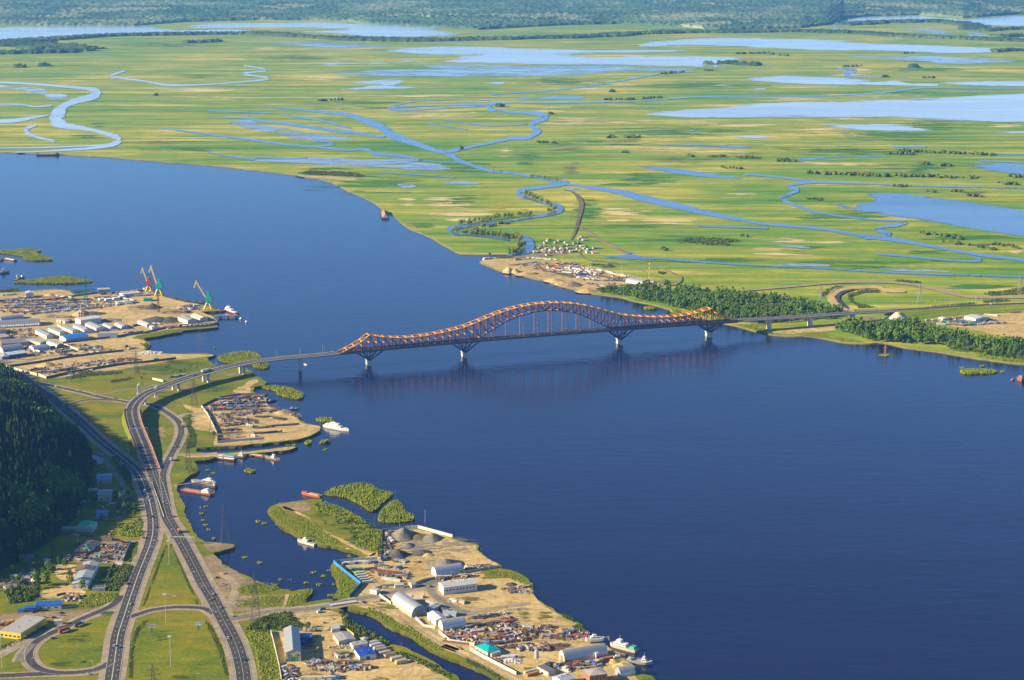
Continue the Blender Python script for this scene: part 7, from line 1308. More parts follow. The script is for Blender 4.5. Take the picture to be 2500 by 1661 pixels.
# heaps
for z, x, y, rx, ry, h, mt, lab in [(Z9, 320, 225, 13, 22, 9, 'grey_gravel', 'tall grey gravel heap at the top of the peninsula'), (Z9, 595, 248, 11, 14, 6, 'grey_gravel', 'lower grey gravel heap by the peninsula wall'), (Z9, 460, 235, 16, 12, 2.5, 'peat', 'low brown earth heap between the gravel heaps'), (Z9, 270, 405, 11, 14, 7, 'dark_gravel', 'steep dark gravel heap left on the peninsula'), (Z9, 720, 505, 19, 22, 8, 'grey_gravel', 'broad green grey gravel heap above the arched hangar'), (Z9, 360, 318, 9, 11, 3.5, 'grey_gravel', 'small pale gravel heap beside the lorries'), (Z9, 500, 385, 11, 11, 3, 'dark_gravel', 'low dark earth heap in the middle of the peninsula'), (Z9, 550, 405, 7, 7, 2.4, 'sand', 'low white sand heap beside the dark earth'), (Z9, 465, 468, 4, 4, 1.5, 'dark_gravel', 'tiny dark heap near the broken fence'),
    (Z9, 320, 415, 5, 5, 2, 'dark_gravel', 'small dark heap next to the steep dark heap'), (Z10, 210, 555, 6, 6, 2.4, 'dark_gravel', 'grey heap near the peninsula shore'), (Z10, 740, 1050, 9, 9, 3, 'sand', 'sand heap by the shore junk'), (Z10, 1390, 1420, 10, 8, 3, 'sand', 'sand heap by the moored white boats'), (Z10, 1290, 1370, 6, 6, 2.4, 'sand', 'small sand heap right of the ribbed hangar'),
    (Z11, 1040, 665, 15, 22, 8, 'sand', 'large pale sand heap in the port'), (Z11, 1180, 660, 24, 14, 4, 'dark_gravel', 'dark ridge beside the pale sand heap'), (Z12, 380, 585, 15, 16, 8, 'dark_gravel', 'dark gravel heap behind the lattice mast'), (Z12, 430, 745, 26, 22, 7, 'dark_gravel', 'long black gravel heap by the grey harbour shed'), (Z12, 590, 745, 22, 20, 6, 'dark_gravel', 'right hand end of the long black gravel heap'), (Z11, 1400, 745, 22, 14, 3.5, 'dirt', 'brown earth heap behind the white hall'), (Z11, 590, 1320, 15, 16, 5, 'sand', 'sand heap on the near port plot'), (Z11, 740, 1310, 8, 9, 2.4, 'dirt', 'low earth heap on the near port plot'), (Z12, 510, 650, 6, 6, 2.4, 'grey_gravel', 'little heap beside the lattice mast'),
    (Z11, 640, 435, 16, 15, 5, 'sand', 'white heap on the port shore'), (Z11, 240, 470, 13, 10, 4.5, 'dirt', 'orange brown heap on the port shore'), (Z11, 1240, 1080, 8, 8, 2.4, 'near_green', 'green tarpaulin mound on the port plot'), (Z7, 1130, 425, 11, 12, 3, 'sand', 'sand heap in the scrapyard')]:
    if mt == 'near_green': M['near_green'] = paint((.0, .30, .10), .6)
    mound(z, x, y, rx, ry, h, mt, lab)
for x, y, rx, ry, h, mt, lab in [(430, 485, 11, 20, 9, 'sand', 'left of the twin sand cones on the far spit'), (512, 495, 10, 16, 7, 'sand', 'right of the twin sand cones on the far spit'), (620, 520, 18, 16, 3.5, 'sand', 'low sand bank on the far spit shore'), (960, 595, 18, 18, 5, 'sand', 'rounded sand heap on the far shore'), (1160, 645, 22, 24, 7, 'dirt', 'large brown heap on the far shore'), (1050, 630, 15, 16, 5, 'sand', 'pale shoulder of the large brown heap'), (1330, 715, 20, 18, 5, 'sand', 'last pale heap before the trees on the far shore'), (740, 515, 9, 9, 3, 'dark_gravel', 'dark heap on the far spit')]:
    mound(Z6b, x, y, rx, ry, h, mt, lab, G1, name='sand_heap')
p = at(Z12, 345, 1165); m = MB(); rr = random.Random(2)
for k in range(60): x, y = rr.uniform(-16, 16), rr.uniform(-7, 7); zz = max(0, 3.5*(1-abs(x)/18)*(1-abs(y)/8)); m.taper(x-1.2, x+1.2, y-1, y+1, zz*rr.random(), x-.8, x+.8, y-.7, y+.7, zz+1)
tag(m.build('bag_pile', paint((.70, .68, .62), .8, wear=.1), None, p), kind='stuff')
p = at(Z10, 215, 1370); m = MB()
for k in range(40): x, y = rr.uniform(-7, 7), rr.uniform(-5, 5); zz = max(0, 2.4*(1-abs(x)/8)*(1-abs(y)/6)); m.taper(x-.8, x+.8, y-.7, y+.7, zz*rr.random(), x-.5, x+.5, y-.5, y+.5, zz+.8)
tag(m.build('bag_pile', paint((.72, .71, .66), .8, wear=.1), None, p), kind='stuff')
def clutter(z, px, n, seed, lv=G0):
    """small oddments strewn over a yard, too many and too small to pick apart"""
    pl = [at(z, x, y, lv) for x, y in px]; r = random.Random(seed); xs = [p.x for p in pl]; ys = [p.y for p in pl]; m = MB(); base = r.uniform(0, 3); k = 0
    while k < n:
        q = (r.uniform(min(xs), max(xs)), r.uniform(min(ys), max(ys))); k += .2
        if not inside(q, pl): continue
        k += .8; L = r.uniform(1, 5) if r.random() < .7 else r.uniform(5, 9); w = r.uniform(.8, 2.4); h = r.uniform(.5, 2.4); b = base+(0 if r.random() < .6 else 1.57)+r.uniform(-.2, .2); d = Vector((math.cos(b), math.sin(b), 0))*L/2; p = Vector((q[0], q[1], lv+h/2))
        m.beam(p-d, p+d, w, h, r.choice((0, 1, 1, 0, 3, 3, 4, 1, 3, 2, 6, 5) if z is Z7 else (0, 1, 1, 2, 3, 3, 4, 5, 5, 1, 3, 2, 5, 6, 0, 7)))
    tag(m.build('yard_clutter', SH), kind='stuff')
for i, (z, px, n) in enumerate([(Z11, [(0, 480), (1250, 470), (1700, 520), (1250, 600), (400, 680), (0, 640)], 420), (Z11, [(300, 1080), (900, 1060), (1300, 1080), (1500, 1120), (900, 1200), (400, 1200)], 150), (Z11, [(250, 1400), (900, 1290), (1700, 1220), (1750, 1290), (1000, 1400), (500, 1450)], 200), (Z11, [(0, 860), (450, 850), (500, 1000), (0, 1000)], 120), (Z12, [(500, 840), (1200, 770), (1200, 800), (560, 860)], 120), (Z12, [(690, 560), (980, 540), (1000, 610), (720, 610)], 60), (Z11, [(1250, 400), (1829, 350), (1829, 420), (1300, 470)], 110), (Z7, [(410, 400), (560, 310), (950, 285), (960, 370), (700, 400)], 150), (Z7, [(500, 440), (760, 410), (1080, 390), (1060, 420), (760, 460), (880, 520), (600, 560)], 110),
    (Z9, [(700, 1110), (1250, 1020), (1526, 1100), (1526, 1180), (1250, 1230), (760, 1210)], 320), (Z9, [(130, 200), (230, 180), (230, 460), (130, 470)], 80), (Z13, [(1570, 220), (1980, 250), (1980, 330), (1700, 330)], 110), (Z10, [(280, 1010), (620, 1000), (980, 1060), (980, 1130), (700, 1120), (300, 1110)], 180), (Z10, [(150, 1200), (600, 1180), (620, 1260), (280, 1260)], 90), (Z10, [(550, 1390), (1180, 1370), (1150, 1440), (800, 1480)], 90), (Z9, [(900, 510), (1130, 500), (1130, 530), (900, 535)], 60), (Z9, [(640, 610), (980, 590), (980, 615), (660, 635)], 60), (Z13, [(780, 1340), (1080, 1330), (1300, 1400), (1500, 1400), (1480, 1450), (1100, 1470), (900, 1460)], 170), (Z13, [(460, 1420), (620, 1420), (600, 1568), (470, 1568)], 90), (Z13, [(1100, 1240), (1280, 1240), (1300, 1290), (1120, 1290)], 50),
    (Z6, [(940, 300), (1200, 290), (1150, 450), (940, 450)], 130), (Z6, [(580, 400), (800, 400), (760, 460), (600, 460)], 60), (Z6, [(0, 640), (300, 540), (300, 680), (0, 760)], 90), (Z6, [(560, 770), (760, 770), (760, 830), (580, 830)], 50), (Z6b, [(480, 400), (1000, 375), (1250, 410), (1800, 540), (1740, 600), (1300, 600), (900, 500)], 380), (Z4, [(1500, 600), (1900, 580), (2190, 630), (2000, 670), (1700, 650)], 200), (Z6b, [(720, 200), (1300, 190), (1450, 240), (1100, 280), (720, 285)], 110), (Z5, [(850, 1230), (1230, 1230), (1250, 1400), (830, 1430)], 60)]): clutter(z, px, n, 900+i, G1 if z in (Z6b, Z4) else G0)
# walls and fences, panel by panel
def fence(z, pts, h, c, label, lv=G0, plen=5.0, th=.25, name='wall', cat='wall'):
    c3 = [at(z, x, y, lv) for x, y in pts]; root = empty(name, c3[0], 0, label, cat); pm = paint(c, .8, 0, .3, .3)
    for a, b in zip(c3, c3[1:]):
        L = (b-a).length; n = max(1, round(L/plen)); key = ('pan', c, round(L/n, 1), h)
        if key not in _mc: l_ = L/n; m = MB(); m.box(.03, l_-.03, -th/2, th/2, 0, h); m.box(-.12, .12, -th*.8, th*.8, 0, h+.12); _mc[key] = m.mesh('panel', pm)
        for i in range(n):
            p = a.lerp(b, i/n)-c3[0]; link('panel', _mc[key], root, p, math.atan2((b-a).y, (b-a).x))
    return root
WH = (.60, .57, .48)
fence(Z9, [(945, 1290), (1050, 1350), (1200, 1430), (1375, 1520)], 3, WH, 'white concrete wall along the canal road below the turquoise roof'); fence(Z9, [(655, 1132), (760, 1215), (985, 1252)], 3, WH, 'curved white wall below the ribbed arched hangar'); fence(Z9, [(440, 1000), (515, 1072), (620, 1087)], 2.6, WH, 'short white wall beside the tall silver hangar'); fence(Z9, [(100, 785), (208, 862)], 2.6, WH, 'white wall with posters left of the silver hangar')
fence(Z9, [(340, 158), (460, 152), (720, 222)], 3.2, WH, 'white wall along the top of the peninsula'); fence(Z9, [(724, 224), (780, 238)], 3.2, WH, 'last detached length of the white peninsula wall'); fence(Z9, [(130, 180), (340, 158)], 2.6, (.35, .42, .42), 'grey green fence left of the white peninsula wall'); fence(Z9, [(130, 180), (125, 300), (115, 450)], 2.6, (.10, .14, .10), 'dark fence between marsh and gravel yard')
fence(Z9, [(690, 1215), (985, 1250), (1200, 1240), (1526, 1190)], 2.4, (.16, .09, .06), 'rusty fence dividing the peninsula junk rows'); fence(Z9, [(890, 575), (1050, 545), (1230, 520)], 2.4, (.30, .36, .30), 'grey green fence running to the peninsula shore'); fence(Z9, [(30, 735), (130, 700), (245, 690), (360, 680)], 2.4, (.42, .42, .38), 'concrete fence behind the white site cabin'); fence(Z9, [(430, 680), (520, 645), (620, 625)], 2.6, (.40, .40, .36), 'concrete fence right of the gatehouse')
fence(Z8, [(965, 690), (1050, 762), (1170, 856)], 3.2, (.01, .20, .62), 'bright blue fence facing the reedy bay', th=.3, name='fence', cat='fence'); fence(Z8, [(1170, 856), (1085, 950)], 3, (.01, .10, .36), 'dark blue fence from the corner to the canal bridge', name='fence', cat='fence'); fence(Z8, [(965, 690), (1100, 675), (1290, 665)], 2.8, (.34, .45, .50), 'pale grey blue fence at the back of the container yard', name='fence', cat='fence')
fence(Z13, [(308, 980), (360, 1180), (410, 1400), (440, 1568)], 3, WH, 'long white wall on the left of the lower yard'); fence(Z13, [(440, 970), (620, 965), (740, 960)], 2.4, (.30, .32, .30), 'grey fence above the yellow and teal workshop'); fence(Z13, [(1165, 905), (1290, 990), (1430, 1090)], 2.2, (.50, .42, .05), 'yellow fence slanting down to the canal', name='fence', cat='fence')
fence(Z7, [(360, 372), (420, 450), (460, 530), (505, 625)], 3.4, WH, 'tall white wall on the left of the scrapyard'); fence(Z7, [(512, 715), (690, 698), (960, 678)], 3, (.44, .46, .47), 'pale grey wall along the lower scrapyard'); fence(Z7, [(360, 370), (440, 325), (530, 285)], 2.6, (.16, .14, .12), 'dark fence on the upper left of the scrapyard'); fence(Z7, [(530, 285), (720, 255), (960, 252)], 2.6, (.18, .13, .10), 'rusty fence along the top of the scrapyard'); fence(Z7, [(515, 640), (512, 715)], 3, (.2, .2, .2), 'short dark wall closing the scrapyard corner')
fence(Z11, [(45, 1330), (240, 1390), (470, 1450)], 3.4, WH, 'white wall beside the wood at the port entrance'); fence(Z11, [(495, 1452), (590, 1488)], 3.4, WH, 'short white wall at the corner of the port plot'); fence(Z11, [(590, 1488), (900, 1420), (1200, 1370), (1560, 1310), (1830, 1290)], 3.2, (.10, .11, .12), 'long dark wall between the port plots and the meadow', plen=8); fence(Z12, [(260, 1290), (680, 1238)], 3, (.10, .11, .12), 'dark wall at the tip of the port plots', plen=8)
fence(Z11, [(90, 1345), (500, 1285), (850, 1225), (1200, 1180), (1580, 1140)], 3, (.10, .12, .13), 'long dark wall across the middle of the port plots', plen=8); fence(Z11, [(820, 1065), (1000, 1130)], 2.6, WH, 'pale wall right of the white arched shed'); fence(Z11, [(730, 815), (800, 850)], 3, WH, 'pale wall behind the port sheds'); fence(Z11, [(800, 1040), (1150, 1000), (1500, 960), (1829, 900)], 3, (.10, .13, .18), 'dark blue wall along the inner harbour', plen=8); fence(Z12, [(0, 945), (260, 915), (520, 850), (1000, 830), (1230, 800)], 2.6, (.14, .17, .20), 'dark quay wall along the inner harbour', plen=8)
fence(Z11, [(-20, 520), (400, 510), (700, 480), (950, 440), (1250, 400)], 2.6, (.12, .12, .12), 'dark fence behind the outer port plots', plen=8); fence(Z11, [(-20, 500), (320, 470), (520, 455), (760, 460)], 2.4, (.20, .16, .13), 'brown fence along the port shore', plen=8); fence(Z5, [(1460, 185), (1560, 208)], 3, WH, 'detached white wall behind the viaduct curve'); fence(Z6, [(1148, 465), (1190, 360), (1220, 285)], 3, (.20, .25, .30), 'grey fence on the right of the scrap plot'); fence(Z6, [(575, 905), (740, 885)], 2.4, (.26, .28, .26), 'grey fence right of the bright blue roof'); fence(Z6, [(1000, 630), (1030, 560), (1060, 490)], 2.4, (.16, .2, .22), 'dark fence behind the shrubs by the highway')
fence(Z12, [(1160, 590), (1230, 610)], 2, (.1, .1, .1), 'dark bulwark behind the quay crane')
fence(Z5, [(1452, 1165), (1500, 1300), (1570, 1500)], 1.1, (.62, .58, .48), 'pale concrete barrier between the two carriageways', plen=7, name='barrier', cat='barrier')
# cars and lorries on the roads
for z, x, y, dx, dy, c, lab in [(Z6, 1413, 50, 4, -30, 'black', 'black car on the left carriageway near the fork'), (Z6, 1455, 148, 0, 30, 'red', 'dark red car below the fork on the left carriageway'), (Z6, 1615, 47, -10, -30, 'red', 'dark red car on the right carriageway near the fork'), (Z6, 1215, 868, 12, -40, 'white', 'white car beside the grass triangle'), (Z6, 1065, 1252, 6, -40, 'white', 'white car beside the blue one on the highway'), (Z6, 1110, 1273, -4, 40, 'blue', 'blue car on the highway at the bottom left'), (Z6, 820, 1515, 40, 6, 'silver', 'silver car on the road at the bottom left'), (Z6, 490, 1183, 40, -18, 'black', 'black car behind the red lorry on the loop'), (Z6, 1190, 676, -20, 10, 'black', 'dark car leaving the highway lay-by'), (Z6, 1340, 248, 30, 4, 'black', 'dark car crossing the verge by the scrap plot'), (Z6, 1440, 272, 20, 3, 'grey', 'grey car crossing the left carriageway'),
    (Z6, 318, 940, 30, -4, 'black', 'black car in front of the bright blue roof'), (Z6, 415, 990, 30, -4, 'black', 'black car on the road above the yellow store'), (Z6, 500, 990, 30, -4, 'blue', 'dark blue car right of the black one'), (Z6, 570, 948, 30, -10, 'black', 'black car near the hamlet junction'), (Z6, 572, 968, 30, 0, 'silver', 'silver car near the hamlet junction'), (Z6, 590, 685, 30, 6, 'blue', 'purple blue car on the sandy plot'), (Z6, 660, 768, 30, 0, 'blue', 'blue car behind the scrap of the hamlet'), (Z6, 555, 540, 30, 4, 'dark grey', 'dark car on the upper sandy plot'),
    (Z5, 535, 255, -30, -6, 'white', 'white car on the link road near the port'), (Z5, 750, 292, -30, -8, 'white', 'white car on the link road in the meadow'), (Z5, 1108, 367, 30, 6, 'black', 'black car on the link road before the viaduct'), (Z5, 450, 325, -20, -14, 'black', 'dark car in the wood shade on the hill road'), (Z5, 485, 345, -20, -14, 'blue', 'blue car in the wood shade on the hill road'), (Z5, 720, 510, 20, 16, 'black', 'dark car at the shadow edge on the hill road'), (Z5, 1440, 1306, 6, 30, 'black', 'black car on the left carriageway beside the barrier'), (Z5, 1412, 1325, 6, 30, 'white', 'white car on the left carriageway beside the barrier'), (Z5, 1440, 1342, 6, 30, 'silver', 'silver car on the left carriageway beside the barrier'), (Z5, 1450, 1500, 4, 30, 'black', 'black car further down the left carriageway'), (Z5, 1665, 1500, -12, -40, 'red', 'red car on the right carriageway'), (Z5, 1695, 832, 12, -30, 'black', 'dark car on the loop by the inlet'),
    (Z8, 65, 928, -14, -30, 'white', 'white car on the right carriageway by the dirt lot'), (Z8, 50, 968, 14, 30, 'red', 'dark red car on the right carriageway by the dirt lot'), (Z8, 120, 1028, -14, -30, 'silver', 'silver car near the crossroads'), (Z8, 175, 1255, -14, -40, 'white', 'white car on the right carriageway near the bottom'), (Z8, 290, 1405, 30, 0, 'green', 'dark green car turning on the right carriageway'), (Z8, 155, 775, 30, -3, 'silver', 'silver car parked on the dirt by the bay'), (Z8, 95, 805, 30, -3, 'black', 'black car parked on the dirt by the bay'), (Z8, 135, 855, 30, 2, 'silver', 'pale car parked on the grass edge by the bay'), (Z8, 652, 897, 30, -2, 'black', 'dark car at the tip of the grassy point'), (Z8, 945, 1112, 30, 4, 'white', 'white car on the sandy lot'), (Z8, 897, 1142, 30, -4, 'white', 'low white car on the sandy lot'), (Z8, 1190, 988, 10, 6, 'black', 'black car beside the canal bridge'), (Z9, 585, 703, 30, 0, 'black', 'black car left of the large white warehouse'), (Z9, 125, 830, 30, 0, 'black', 'black car left of the silver hangar')]:
    car(at(z, x, y), head(z, x, y, dx, dy), c, lab)
def near_on(c, P): return min(c, key=lambda q: (q.xy-P.xy).length)
q = near_on(vc, W(334, 1043, 9)); i = vc.index(q); car(q+Vector((-2.5, 0, 0)), math.atan2((vc[i+1]-q).y, (vc[i+1]-q).x), 'black', 'black car on the ramp below the sign gantry'); q = near_on(vc, W(476, 917, 15)); i = vc.index(q); d = (vc[i+1]-q); car(q+Vector((0, 3, 0)), math.atan2(d.y, d.x), 'dark grey', 'dark car behind the white lorry on the viaduct')
q = near_on(vc, W(507, 909, 15.6)); i = vc.index(q); d = (vc[i+1]-q); lorry(q+Vector((0, 3, 0)), math.atan2(d.y, d.x), 'brown', 'white', 'white articulated lorry climbing the viaduct', 15)
for u, c, lab in ((190, 'black', 'black car on the bridge deck under the arch'), (182, 'dark grey', 'dark car following under the bridge arch'), (228, 'white', 'white car on the bridge deck right of the arch middle')):
    p = bp(u, 2.2, deck_z(u)); car(p, math.atan2(axis.y, axis.x), c, lab, z=.15)
q = near_on(rc, W(2420, 744, 11)); car(q, .3, 'white', 'white van on the embankment road at the far right', van=True)
lorry(at(Z6, 600, 1118), head(Z6, 600, 1118, 120, -42), 'grey', 'red', 'dark red trailer lorry parked on the loop road', 12); lorry(at(Z6, 735, 1062), head(Z6, 735, 1062, 90, -38), 'white', 'dark grey', 'long dark tanker lorry in front of the red trailer', 11, 'tank'); lorry(at(Z6, 1670, 190), head(Z6, 1670, 190, -20, -60), 'white', 'orange', 'orange boxed lorry on the right carriageway', 8)
lorry(at(Z5, 1745, 637), head(Z5, 1745, 637, 4, 30), 'yellow', 'yellow', 'yellow green bus like lorry on the loop bend', 8); lorry(at(Z5, 1640, 960), head(Z5, 1640, 960, 20, -20), 'yellow', 'pale green', 'yellow green lorry on the loop near the inlet', 7); car(at(Z5, 1385, 1258), head(Z5, 1385, 1258, 4, 30), 'white', 'white van on the left carriageway near the fork', van=True); car(at(Z8, 858, 1062), head(Z8, 858, 1062, 40, -14), 'white', 'white van on the sandy lot by the canal', van=True); car(at(Z8, 885, 1042), head(Z8, 885, 1042, 30, -4), 'blue', 'dark blue van beside the white van', van=True)
car(at(Z13, 1720, 440), head(Z13, 1720, 440, 40, -3), 'white', 'white van in front of the concrete fence', van=True); digger(at(Z13, 850, 1215), .6, 'yellow', 'yellow excavator in the lower yard'); digger(at(Z6, 1025, 215), 1.2, 'orange', 'orange digger by the green roofed house'); digger(at(Z10, 300, 1060), .3, 'yellow', 'yellow excavator by the peninsula shore junk'); digger(at(Z13, 850, 960), 2.2, 'green', 'green crane truck above the lower yard')
container(at(Z10, 410, 1490), head(Z10, 410, 1490, 170, -48), 'pale green', 12, 'pale green container beside the orange one'); container(at(Z10, 435, 1515), head(Z10, 435, 1515, 160, -44), 'orange', 12, 'long orange container at the bottom of the peninsula'); container(at(Z10, 1080, 1395), head(Z10, 1080, 1395, 60, 50), 'blue', 12, 'long blue container in front of the ribbed hangar'); container(at(Z10, 1230, 1350), head(Z10, 1230, 1350, 90, -16), 'orange', 10, 'rusty orange container at the end of the ribbed hangar')
# ---------------------------------------------------------------- boats
def hull_mb(L, B, H, bow=.28, stern=.8, draft=.6, sheer=.6):
    m = MB(); n = 12; vs = []
    for i in range(n+1):
        t = i/n; x = -L/2+L*t
        w = B/2*(stern+(1-stern)*min(1, t*4)) if t < .5 else B/2*(1-max(0, (t-(1-bow))/bow)**2*.97)
        z = H+sheer*(2*t-1)**2*(1.6 if t > .5 else .5); vs += [(x, -w*.75, -draft), (x, -w, z), (x, w, z), (x, w*.75, -draft)]
    m.add(vs, [(4*i, 4*i+4, 4*i+5, 4*i+1) for i in range(n)]+[(4*i+1, 4*i+5, 4*i+6, 4*i+2) for i in range(n)]+[(4*i+2, 4*i+6, 4*i+7, 4*i+3) for i in range(n)]+[(0, 1, 2, 3)], 0); return m
def boat(z, a, b, B, H, hull_c, label, cabins=(), mast=None, lv=0.05, name='boat', cat='boat', rail=False, deck_c=None, bow=.3, stern=.8, extra=None):
    """a = stern, b = bow"""
    A, Bp = at(z, *a, lv), at(z, *b, lv); L = (Bp-A).length; c = (A+Bp)/2; rz = math.atan2((Bp-A).y, (Bp-A).x); root = empty(name, (c.x, c.y, lv), rz, label, cat)
    h = hull_mb(L, B, H, bow, stern).build('hull', paint(hull_c, .5, .05, .3, .4), root)
    m = MB(); m.taper(-L*.46, L*.30, -B*.38, B*.38, H+.06, -L*.46, L*.30, -B*.38, B*.38, H+.22); m.build('deck', paint(deck_c or (.30, .28, .25), .8), root)
    for nm, x0, x1, w, z0, z1, cc in cabins:
        m = MB(); m.taper(x0*L, x1*L, -w*B/2, w*B/2, H+z0, x0*L+.2, x1*L-.5, -w*B/2*.94, w*B/2*.94, H+z1); o = m.build(nm, paint(cc, .5, 0, .15, .5), root)
        if 'house' in nm or 'cabin' in nm:
            m = MB(); zz = H+z0+(z1-z0)*.5; m.box(x0*L+.5, x1*L-.55, -w*B/2-.015, w*B/2+.015, zz, zz+(z1-z0)*.26); m.build('window_band', glass, o)
    if mast: m = MB(); m.cyl((mast[0]*L, 0, H+mast[1]), (mast[0]*L, 0, H+mast[2]), .14, .07, 6); m.beam((mast[0]*L, -1, H+mast[2]*.8), (mast[0]*L, 1, H+mast[2]*.8), .1, .1); m.build('mast', paint((.5, .5, .48), .5), root)
    if rail:
        m = MB()
        for s in (-1, 1):
            m.beam((-L*.45, s*B*.46, H+1.05), (L*.2, s*B*.46, H+1.05), .07, .07)
            for k in range(9): m.beam((-L*.45+k*L*.08, s*B*.46, H), (-L*.45+k*L*.08, s*B*.46, H+1.05), .06, .06)
        tag(m.build('railing', paint((.6, .6, .58), .5), root), kind='stuff')
    if extra: extra(root, L, B, H)
    return root
WB = (.72, .70, .66)
boat(Z7, (1535, 555), (1770, 600), 7, 2.6, WB, 'large white motor yacht moored at the scrapyard tip', [('deckhouse', -.42, .22, .78, .1, 2.5, WB), ('upper_cabin', -.25, .12, .62, 2.5, 4.6, WB), ('flybridge', -.2, 0, .5, 4.6, 5.4, WB)], (-.1, 5, 9), name='yacht', cat='yacht', rail=True)
boat(Z8, (826, 562), (696, 526), 5, 2.0, (.66, .62, .52), 'white cabin boat anchored beside the grassy spit', [('deckhouse', -.1, .2, .6, .1, 2.4, WB), ('wheelhouse', 0, .14, .5, 2.4, 4.2, WB)], (-.35, .2, 5))
boat(Z7, (520, 862), (700, 880), 9, 1.6, RUST, 'houseboat barge with a white and green cabin at the jetty', [('cabin', -.12, .42, .72, .1, 4, (.55, .62, .58)), ('cabin', -.46, -.2, .6, .1, 3, (.55, .54, .5)), ('roof', -.14, .44, .76, 4.02, 4.3, (.05, .34, .30))], bow=.06, stern=.97)
boat(Z7, (690, 845), (795, 855), 6, 1.8, (.22, .10, .07), 'white and green tug moored behind the houseboat', [('deckhouse', -.25, .2, .65, .1, 2.6, (.6, .62, .58)), ('wheelhouse', -.05, .15, .5, 2.6, 4.8, WB)], (0, 4, 10)); boat(Z7, (790, 825), (985, 852), 8, 1.4, (.30, .12, .06), 'long rusty barge moored at the jetty', [('hatch_cover', -.4, .3, .5, .1, .9, (.45, .34, .18))], bow=.08, stern=.95, name='barge', cat='barge'); boat(Z7, (970, 850), (1112, 882), 6.5, 1.8, (.34, .22, .14), 'green decked tug at the head of the rusty barge', [('deckhouse', -.05, .18, .62, .1, 2.2, (.6, .62, .58)), ('wheelhouse', .02, .16, .5, 2.2, 4.2, WB), ('hatch_cover', -.4, -.1, .5, .1, .8, (.05, .28, .2))], (.0, 3, 7))
boat(Z7, (182, 1165), (485, 1212), 9, 1.6, (.42, .13, .05), 'orange red barge at the lower jetty', [('deckhouse', .12, .36, .6, .1, 2.6, WB), ('wheelhouse', .2, .32, .5, 2.6, 4.4, WB), ('hatch_cover', -.42, .08, .55, .1, .9, (.40, .16, .07))], (.3, 4, 7), bow=.1, stern=.95, name='barge', cat='barge'); boat(Z7, (505, 1110), (265, 1082), 8, 1.8, (.40, .34, .28), 'grey and white dredger at the lower jetty', [('deckhouse', -.4, .05, .6, .1, 2.6, WB), ('wheelhouse', -.3, -.1, .5, 2.6, 4.6, WB)], (-.2, 4, 9), bow=.2); boat(Z7, (400, 1120), (512, 1140), 7, 2, (.10, .09, .09), 'dark pontoon with machinery at the lower jetty', [('deckhouse', -.3, .2, .6, .1, 2.4, (.14, .12, .12)), ('wheelhouse', .2, .36, .5, .1, 3.8, (.55, .55, .55))], bow=.08, stern=.95)
m = MB(); A = at(Z7, 115, 1125, G0); Bq = at(Z7, 420, 1115, 0); m.beam(A+Vector((0, 0, .8)), Bq+Vector((0, 0, 4.5)), 1.4, 1.0); m.beam(A, A+Vector((0, 0, 1)), 3, 3); m.beam((A+Bq)/2+Vector((0, 0, -1)), (A+Bq)/2+Vector((0, 0, 2.5)), .5, .5)
tag(m.build('conveyor', paint((.40, .38, .36), .6)), 'long grey conveyor reaching from the bank to the dredger', 'conveyor')
boat(Z7, (1505, 1235), (1320, 1195), 8, 2, (.52, .14, .04), 'orange red derelict boat aground at the grassy spit', [('deckhouse', .18, .34, .5, .1, 1.6, (.2, .08, .05)), ('hatch_cover', -.4, .12, .6, .1, .7, (.56, .28, .10))], bow=.25)
boat(Z8, (1030, 600), (1120, 600), 3.4, 1, WB, 'small white boat tied at the spit path', [('cabin', -.2, .15, .5, .1, 1.6, WB)]); boat(Z8, (1020, 590), (1075, 592), 3, .8, (.12, .12, .14), 'small dark boat beside the small white boat', [('cabin', -.2, .1, .5, .1, 1.2, (.2, .2, .2))])
boat(Z10, (1000, 1150), (1195, 1138), 6, 2, WB, 'white motor boat on trestles on the shore', [('deckhouse', -.25, .18, .55, .1, 1.8, WB), ('wheelhouse', -.15, .1, .45, 1.8, 3.2, WB)], (-.1, 3, 5.5), lv=G0+2.4)
m = MB()
for x in (-12, -4, 4, 12):
    for y in (-2, 2): m.beam((x, y, 0), (x, y*.6, 2.6), .4, .4)
m.beam((-13, 0, 2.2), (13, 0, 2.2), .5, .4); A, Bq = at(Z10, 1000, 1150), at(Z10, 1195, 1138); tag(m.build('trestle', SH[5], None, (A+Bq)/2, math.atan2((Bq-A).y, (Bq-A).x)), 'trestle carrying the white motor boat on the shore', 'trestle')
boat(Z10, (1540, 1270), (1252, 1190), 9, 2.4, (.60, .54, .42), 'white ship with a green stern cabin moored at the peninsula', [('deckhouse', -.15, .3, .6, .1, 2.6, WB), ('wheelhouse', .05, .22, .5, 2.6, 5, WB), ('stern_box', -.46, -.28, .6, .1, 2.4, (.05, .34, .25))], (.12, 5, 9.5), rail=True); boat(Z10, (1430, 1375), (1705, 1395), 8, 2, (.58, .54, .46), 'white flat ship moored lower at the peninsula', [('deckhouse', .08, .28, .55, .1, 2.2, WB), ('wheelhouse', .12, .24, .45, 2.2, 4, WB), ('cabin', -.44, -.3, .5, .1, 2.4, (.5, .5, .48))], (.2, 4, 8), rail=True)
boat(Z10, (1300, 1330), (1355, 1320), 3, 1, WB, 'small white launch beside the ribbed hangar', [('cabin', -.2, .15, .5, .1, 1.4, WB)], lv=G0+.2); boat(Z10, (760, 1440), (815, 1480), 4, 1.6, WB, 'white boat hull drying between the red lorries', [('cabin', -.2, .15, .5, .1, 1.6, WB)], lv=G0+.3)
